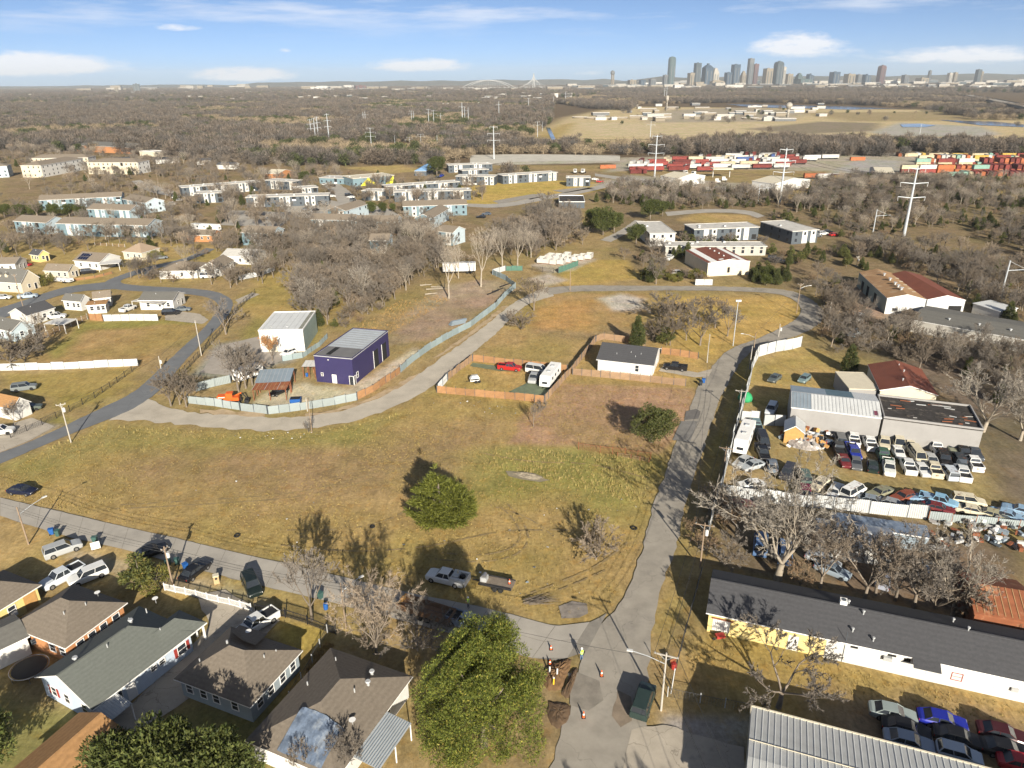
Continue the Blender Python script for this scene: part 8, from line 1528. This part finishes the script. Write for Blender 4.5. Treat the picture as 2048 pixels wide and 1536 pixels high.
def skyline():
    T = tower
    for x0, x1, ty, m, top, lb in [(1337, 1353, 114, M_TWG, 'chamfer', 'tallest grey-green skyscraper with chamfered crown, apart from the rest'), (1376, 1392, 146, M_TWC, 'flat', 'tan mid-rise beside the dark glass tower'), (1389, 1403, 126, M_TWD, 'flat', 'dark slab tower with a lighter cap'), (1406, 1427, 128, M_TWA, 'peak', 'stepped blue glass tower with pointed crown'), (1424, 1439, 137, M_TWW, 'step', 'white stone tower of set-back blocks'), (1450, 1465, 145, M_TWA, 'flat', 'low blue slab before the big glass block'), (1464, 1481, 129, M_TWA, 'flat', 'broad dark blue glass block tower'), (1482, 1493, 143, M_TWC, 'step', 'small tan tower with setbacks'), (1497, 1509, 117, M_TWB, 'flat', 'tall thin grey stone tower'), (1507, 1518, 128, M_TWR, 'flat', 'brown tower beside the thin grey one'), (1528, 1546, 137, M_TWC, 'flat', 'tan and dark twin-faced block'), (1550, 1568, 123, M_TWD, 'arch', 'dark glass tower with vaulted arched top'), (1566, 1573, 134, M_TWW, 'flat', 'pale sliver of a tower behind the vaulted one'), (1572, 1586, 148, M_TWC, 'flat', 'tan block at the foot of the vaulted tower'), (1592, 1606, 147, M_TWG, 'step', 'green-glass stepped block near the vaulted tower'), (1614, 1628, 148, M_TWA, 'slope', 'blue wedge-topped block beside the green one'), (1661, 1680, 144, M_TWA, 'flat', 'lone blue glass office block'), (1690, 1710, 148, M_TWC, 'flat', 'wide tan office block'), (1713, 1724, 149, M_TWB, 'flat', 'grey office block beside the tan one'), (1726, 1742, 149, M_TWA, 'slope', 'low blue wedge block by the tan offices'), (1758, 1773, 131, M_TWR, 'arch', 'reddish round-shouldered tower standing alone'), (1805, 1818, 150, M_TWB, 'flat', 'grey block in the right-hand suburbs'), (1834, 1856, 156, M_TWC, 'flat', 'broad tan block in the right-hand suburbs'), (1858, 1864, 141, M_TWB, 'flat', 'thin grey stack-like block'), (1896, 1906, 146, M_TWW, 'flat', 'pale twin apartment tower'), (1907, 1916, 145, M_TWC, 'flat', 'tan twin apartment tower'), (1953, 1964, 139, M_TWD, 'flat', 'dark block joined to a tan one on the ridge'), (1962, 1968, 143, M_TWC, 'flat', 'tan block on the right-hand ridge'), (2016, 2034, 159, M_TWD, 'flat', 'dark office at the elevated road'), (2032, 2037, 158, M_TWC, 'flat', 'tan office at the elevated road'), (265, 279, 168, M_TWD, 'flat', 'lone dark office tower on the left horizon'), (1326, 1337, 150, M_TWB, 'flat', 'grey block left of the tallest tower'), (1278, 1291, 160, M_TWA, 'flat', 'short blue block before the skyline'), (1256, 1272, 160, M_TWC, 'flat', 'short brown block before the skyline'), (1298, 1312, 158, M_TWB, 'flat', 'grey short block before the tallest tower'), (708, 732, 171, M_TWR, 'flat', 'red-brown block on the centre horizon'), (228, 236, 175, M_TWC, 'flat', 'small tan block on the left horizon'), (1300, 1332, 172, M_TWA, 'flat', 'wide blue glass exhibition hall'), (1331, 1357, 174, M_TWW, 'flat', 'white exhibition hall beside the blue one'), (1383, 1412, 164, M_TWC, 'flat', 'long tan hall at the foot of the skyline'), (1414, 1448, 160, M_TWC, 'step', 'stacked tan offices at the foot of the skyline'), (1460, 1490, 166, M_TWW, 'flat', 'long cream low block at the foot of the skyline'), (1590, 1622, 158, M_TWG, 'flat', 'green-glass low block before the stepped one')]:
        T(x0, x1, ty, 0, m, lb, top, 6000 if x0 > 1000 else 5200)
    # ball-topped tower
    D = 5900.0; x = (1199 - CX) / F * D * 1.085; t = thing('observation_tower', 'slim concrete tower carrying a lattice ball', 'tower', (x, D, 0)); z = CAM_H + (160 - 151) / F * D * 1.06; hh = z
    for a in (0, 2.1, 4.2): MB().tube((9 * math.cos(a), 9 * math.sin(a), 0), (9 * math.cos(a), 9 * math.sin(a), hh), 5, 5, 8, M_TWC).build('shaft', t)
    MB().lathe([(3, hh - 12)] + [(17 * math.sin(math.pi * i / 8), hh + 4 - 17 * math.cos(math.pi * i / 8)) for i in range(1, 8)] + [(.5, hh + 21)], 14, M_TWB).build('ball', t, None, 0, True)
    # suburbs: many pale low buildings
    rg = random.Random(77); ms = [M_TWW, M_TWC, M_TWW, M_FLAT, M_TWB, M_TWC, M_TWD]
    for i in range(300):
        if i < 165: px, py = rg.uniform(1240, 2060), rg.uniform(167, 181)
        elif i < 215: px, py = rg.uniform(60, 1250), rg.uniform(176.5, 184)
        else: px, py = rg.uniform(20, 1150), rg.uniform(184, 205)
        g = G(px, py + (1024 - px) * .0088 * .0); 
        if g.y > 9500 or g.y < 0: continue
        k = g.y / 4500; L, W, h = rg.uniform(22, 80) * (k + .3), rg.uniform(15, 35) * (k + .3), rg.uniform(9, 20) * (k + .4)
        if i >= 215: L, W, h = rg.uniform(12, 30), 12, rg.uniform(10, 14)
        m = rg.choice(ms); t = thing('distant_building', 'tiny pale low building scattered through the distant city', 'building', (g.x, g.y, 0), rg.uniform(-.3, .3), 'distant low buildings'); MB().box(-L / 2, L / 2, -W / 2, W / 2, -1, h, m).build('wall', t); MB().box(-L / 2 - .5, L / 2 + .5, -W / 2 - .5, W / 2 + .5, h, h + 1.2, M_FLAT).build('roof', t)
    for px, x1, py, h in [(745, 815, 217, 7), (825, 905, 215, 8), (955, 1020, 211, 7), (575, 620, 218, 6), (2, 40, 233, 6)]:
        a, b = G(px, py), G(x1, py); L = (b - a).length; t = thing('warehouse', 'long low pale warehouse beyond the left wood', 'building', tuple(a), 0, 'pale warehouses beyond the wood'); MB().box(0, L, 0, 50, -1, h, M_FLAT).build('wall', t); MB().box(-1, L + 1, -1, 51, h, h + 1, M_WHITE).build('roof', t)
    # treatment works and water towers
    def wtower(px, py, ty, lb, wide):
        h = top_z(px, py, ty) if top_z(px, py, ty) < 79 else 60; t = thing('water_tower', lb, 'water tower', tuple(G(px, py))); r = h * wide; MB().lathe([(r * .45, 0), (r * .36, h * .45), (r * .42, h * .6)], 14, M_TWW).build('stem', t, None, 0, True); MB().lathe([(r * .42, h * .58), (r, h * .76), (r * 1.02, h * .9), (r * .5, h), (.3, h * 1.01)], 16, M_TWW).build('tank', t, None, 0, True)
    wtower(1575, 236, 205, 'stout white water tower in the treatment works', .22); wtower(1333, 223, 191, 'slender white water tower left of the works', .10)
    for i in range(60):
        px = rg.uniform(1180, 1640); py = rg.uniform(211, 243) - (8 if px > 1560 else 0); g = G(px, py); L, W, h = rg.uniform(8, 34), rg.uniform(8, 18), rg.uniform(2.5, 6); m = rg.choice([M_TWC, M_TWB, M_FLAT, M_CONCW, M_TWC, M_DKG]); t = thing('works_building', 'low tan building of the treatment works on the levee flats', 'building', tuple(g), rg.uniform(-.2, .2), 'treatment works buildings'); MB().box(0, L, 0, W, -1, h, m).build('wall', t); MB().box(-.5, L + .5, -.5, W + .5, h, h + .8, M_FLAT).build('roof', t)
    for px, py in [(1160, 236), (1185, 237), (1215, 238), (1240, 237), (1280, 236), (1500, 238), (1520, 239), (1540, 238)]:
        t = thing('settling_tank', 'round settling tank of the treatment works', 'tank', tuple(G(px, py)), 0, 'settling tanks'); MB().lathe([(14, -1), (14, 2), (13.4, 2), (13.4, .8), (.1, .8)], 24, M_TWC).build('basin', t); MB().box(-14, 14, -.5, .5, 2, 2.5, M_FLAT).build('bridge', t)
    # white bridges
    D = 5600.0
    def X(px): return (px - CX) / F * D * 1.085
    zd = CAM_H - (181 - 160) / F * D * 1.085 * .55; M_BR = mat('bridge_white', (.38, .38, .37), .6, .05, .1); t = thing('arch_bridge', 'white bridge with twin slender arches', 'bridge', (X(988), D, 0)); W = (X(1030) - X(946)); hA = 50
    for dy, dx in ((0, -14), (40, 14)):
        P = [(-W / 2 + W * i / 22 + dx, dy, 14 + hA * (1 - ((i - 11) / 11) ** 2)) for i in range(23)]; MB().path(P, 1.9, 5, M_BR).build('arch', t)
        for i in range(3, 20): MB().tube(P[i], (P[i][0], dy + 10, 16), .5, .5, 3, M_BR).build('hanger', t)
    MB().box(-W * 1.3, W * 1.6, 0, 40, 12, 17, M_BR).build('deck', t)
    for i in range(26): x = -W * 1.25 + i * W * .11; MB().box(x - 2.5, x + 2.5, 10, 30, -2, 12, M_BR).build('pier', t)
    t = thing('cable_bridge', 'white cable-stayed bridge with single leaning arch mast', 'bridge', (X(1064), D - 200, 0)); MB().path([(-8, 0, 0), (-3, 0, 70), (0, 0, 104), (3, 0, 70), (8, 0, 0)], 3.0, 5, M_BR).build('mast', t)
    for i in range(9):
        for s in (-1, 1): MB().tube((0, 0, 100 - i * 5), (s * (20 + i * 11), 0, 15), .5, .5, 3, M_BR).build('stay_cable', t)
    MB().box(-150, 260, -12, 12, 11, 15, M_BR).build('deck', t)
    t = thing('viaduct', 'long pale elevated motorway before the bridges', 'viaduct', (X(870), D - 500, 0)); MB().box(0, X(1250) - X(870), -10, 10, 10, 13, M_TWC).build('deck', t); [MB().box(k * 60, k * 60 + 6, -6, 6, -2, 10, M_TWC).build('pier', t) for k in range(28)]
    a, b = G(1935, 199), G(2085, 235); d = b - a; t = thing('viaduct', 'grey elevated motorway descending at the right edge', 'viaduct', tuple(a), math.atan2(d.y, d.x)); MB().box(0, d.length, -14, 14, 9, 12, M_ASPH).build('deck', t); [MB().box(k * 70, k * 70 + 5, -9, 9, -2, 9, M_TWB).build('pier', t) for k in range(int(d.length / 70))]; [MB().box(0, d.length, s * 14 - .4, s * 14 + .4, 12, 13.4, M_TWC).build('parapet', t) for s in (-1, 1)]
    # levee banks and far hills
    def hill(pts, name, lb, h, wd, m):
        P = [Vector(p) for p in pts]; V = []; Q = []; rg2 = random.Random(lb); n = len(P)
        for i, p in enumerate(P):
            e = min(1, i / 3, (n - 1 - i) / 3) if n > 6 else 1
            for k, (o, z) in enumerate([(-1, -.2), (-.5, .55), (0, 1), (.5, .6), (1, -.2)]): V.append((p.x, p.y + o * wd, h * z * e * rg2.uniform(.82, 1.18) - 2))
        for i in range(n - 1):
            for k in range(4): Q.append((i * 5 + k, (i + 1) * 5 + k, (i + 1) * 5 + k + 1, i * 5 + k + 1))
        me = bpy.data.meshes.new(name); me.from_pydata(V, [], Q); me.materials.append(m); o = ob(name, me); me.polygons.foreach_set('use_smooth', [True] * len(me.polygons)); tag(o, lb, None, None, 'structure')
    mh = mat('hill_woods', (.085, .085, .06), .95, .3, .004, detail=8, stain=((.12, .10, .07), .002, .5, .1))
    hill([(x, 11500, 0) for x in range(-4600, 2600, 300)], 'hills', 'low wooded ridge on the centre horizon', 62, 900, mh); hill([(x, 9300, 0) for x in range(900, 9200, 300)], 'hills', 'low wooded ridge behind the skyline', 82, 900, mh); hill([(x, 12500, 0) for x in range(-11000, -3500, 300)], 'hills', 'low dark ridge on the left horizon', 40, 900, mh)
skyline()
# ---- thin winter haze over the whole place
def haze():
    m = bpy.data.materials.new('thin_haze'); m.use_nodes = True; nt = m.node_tree; N = nt.nodes
    for n in list(N):
        if n.type != 'OUTPUT_MATERIAL': N.remove(n)
    v = N.new('ShaderNodeVolumePrincipled'); v.inputs['Color'].default_value = (.86, .93, 1.0, 1); v.inputs['Density'].default_value = 0.00005; v.inputs['Anisotropy'].default_value = .0
    nt.links.new(v.outputs[0], N['Material Output'].inputs['Volume'])
    o = MB().box(-15000, 15000, -400, 16500, -6, 296, m).build('haze'); tag(o, 'thin pale winter haze', None, None, 'stuff')
haze()
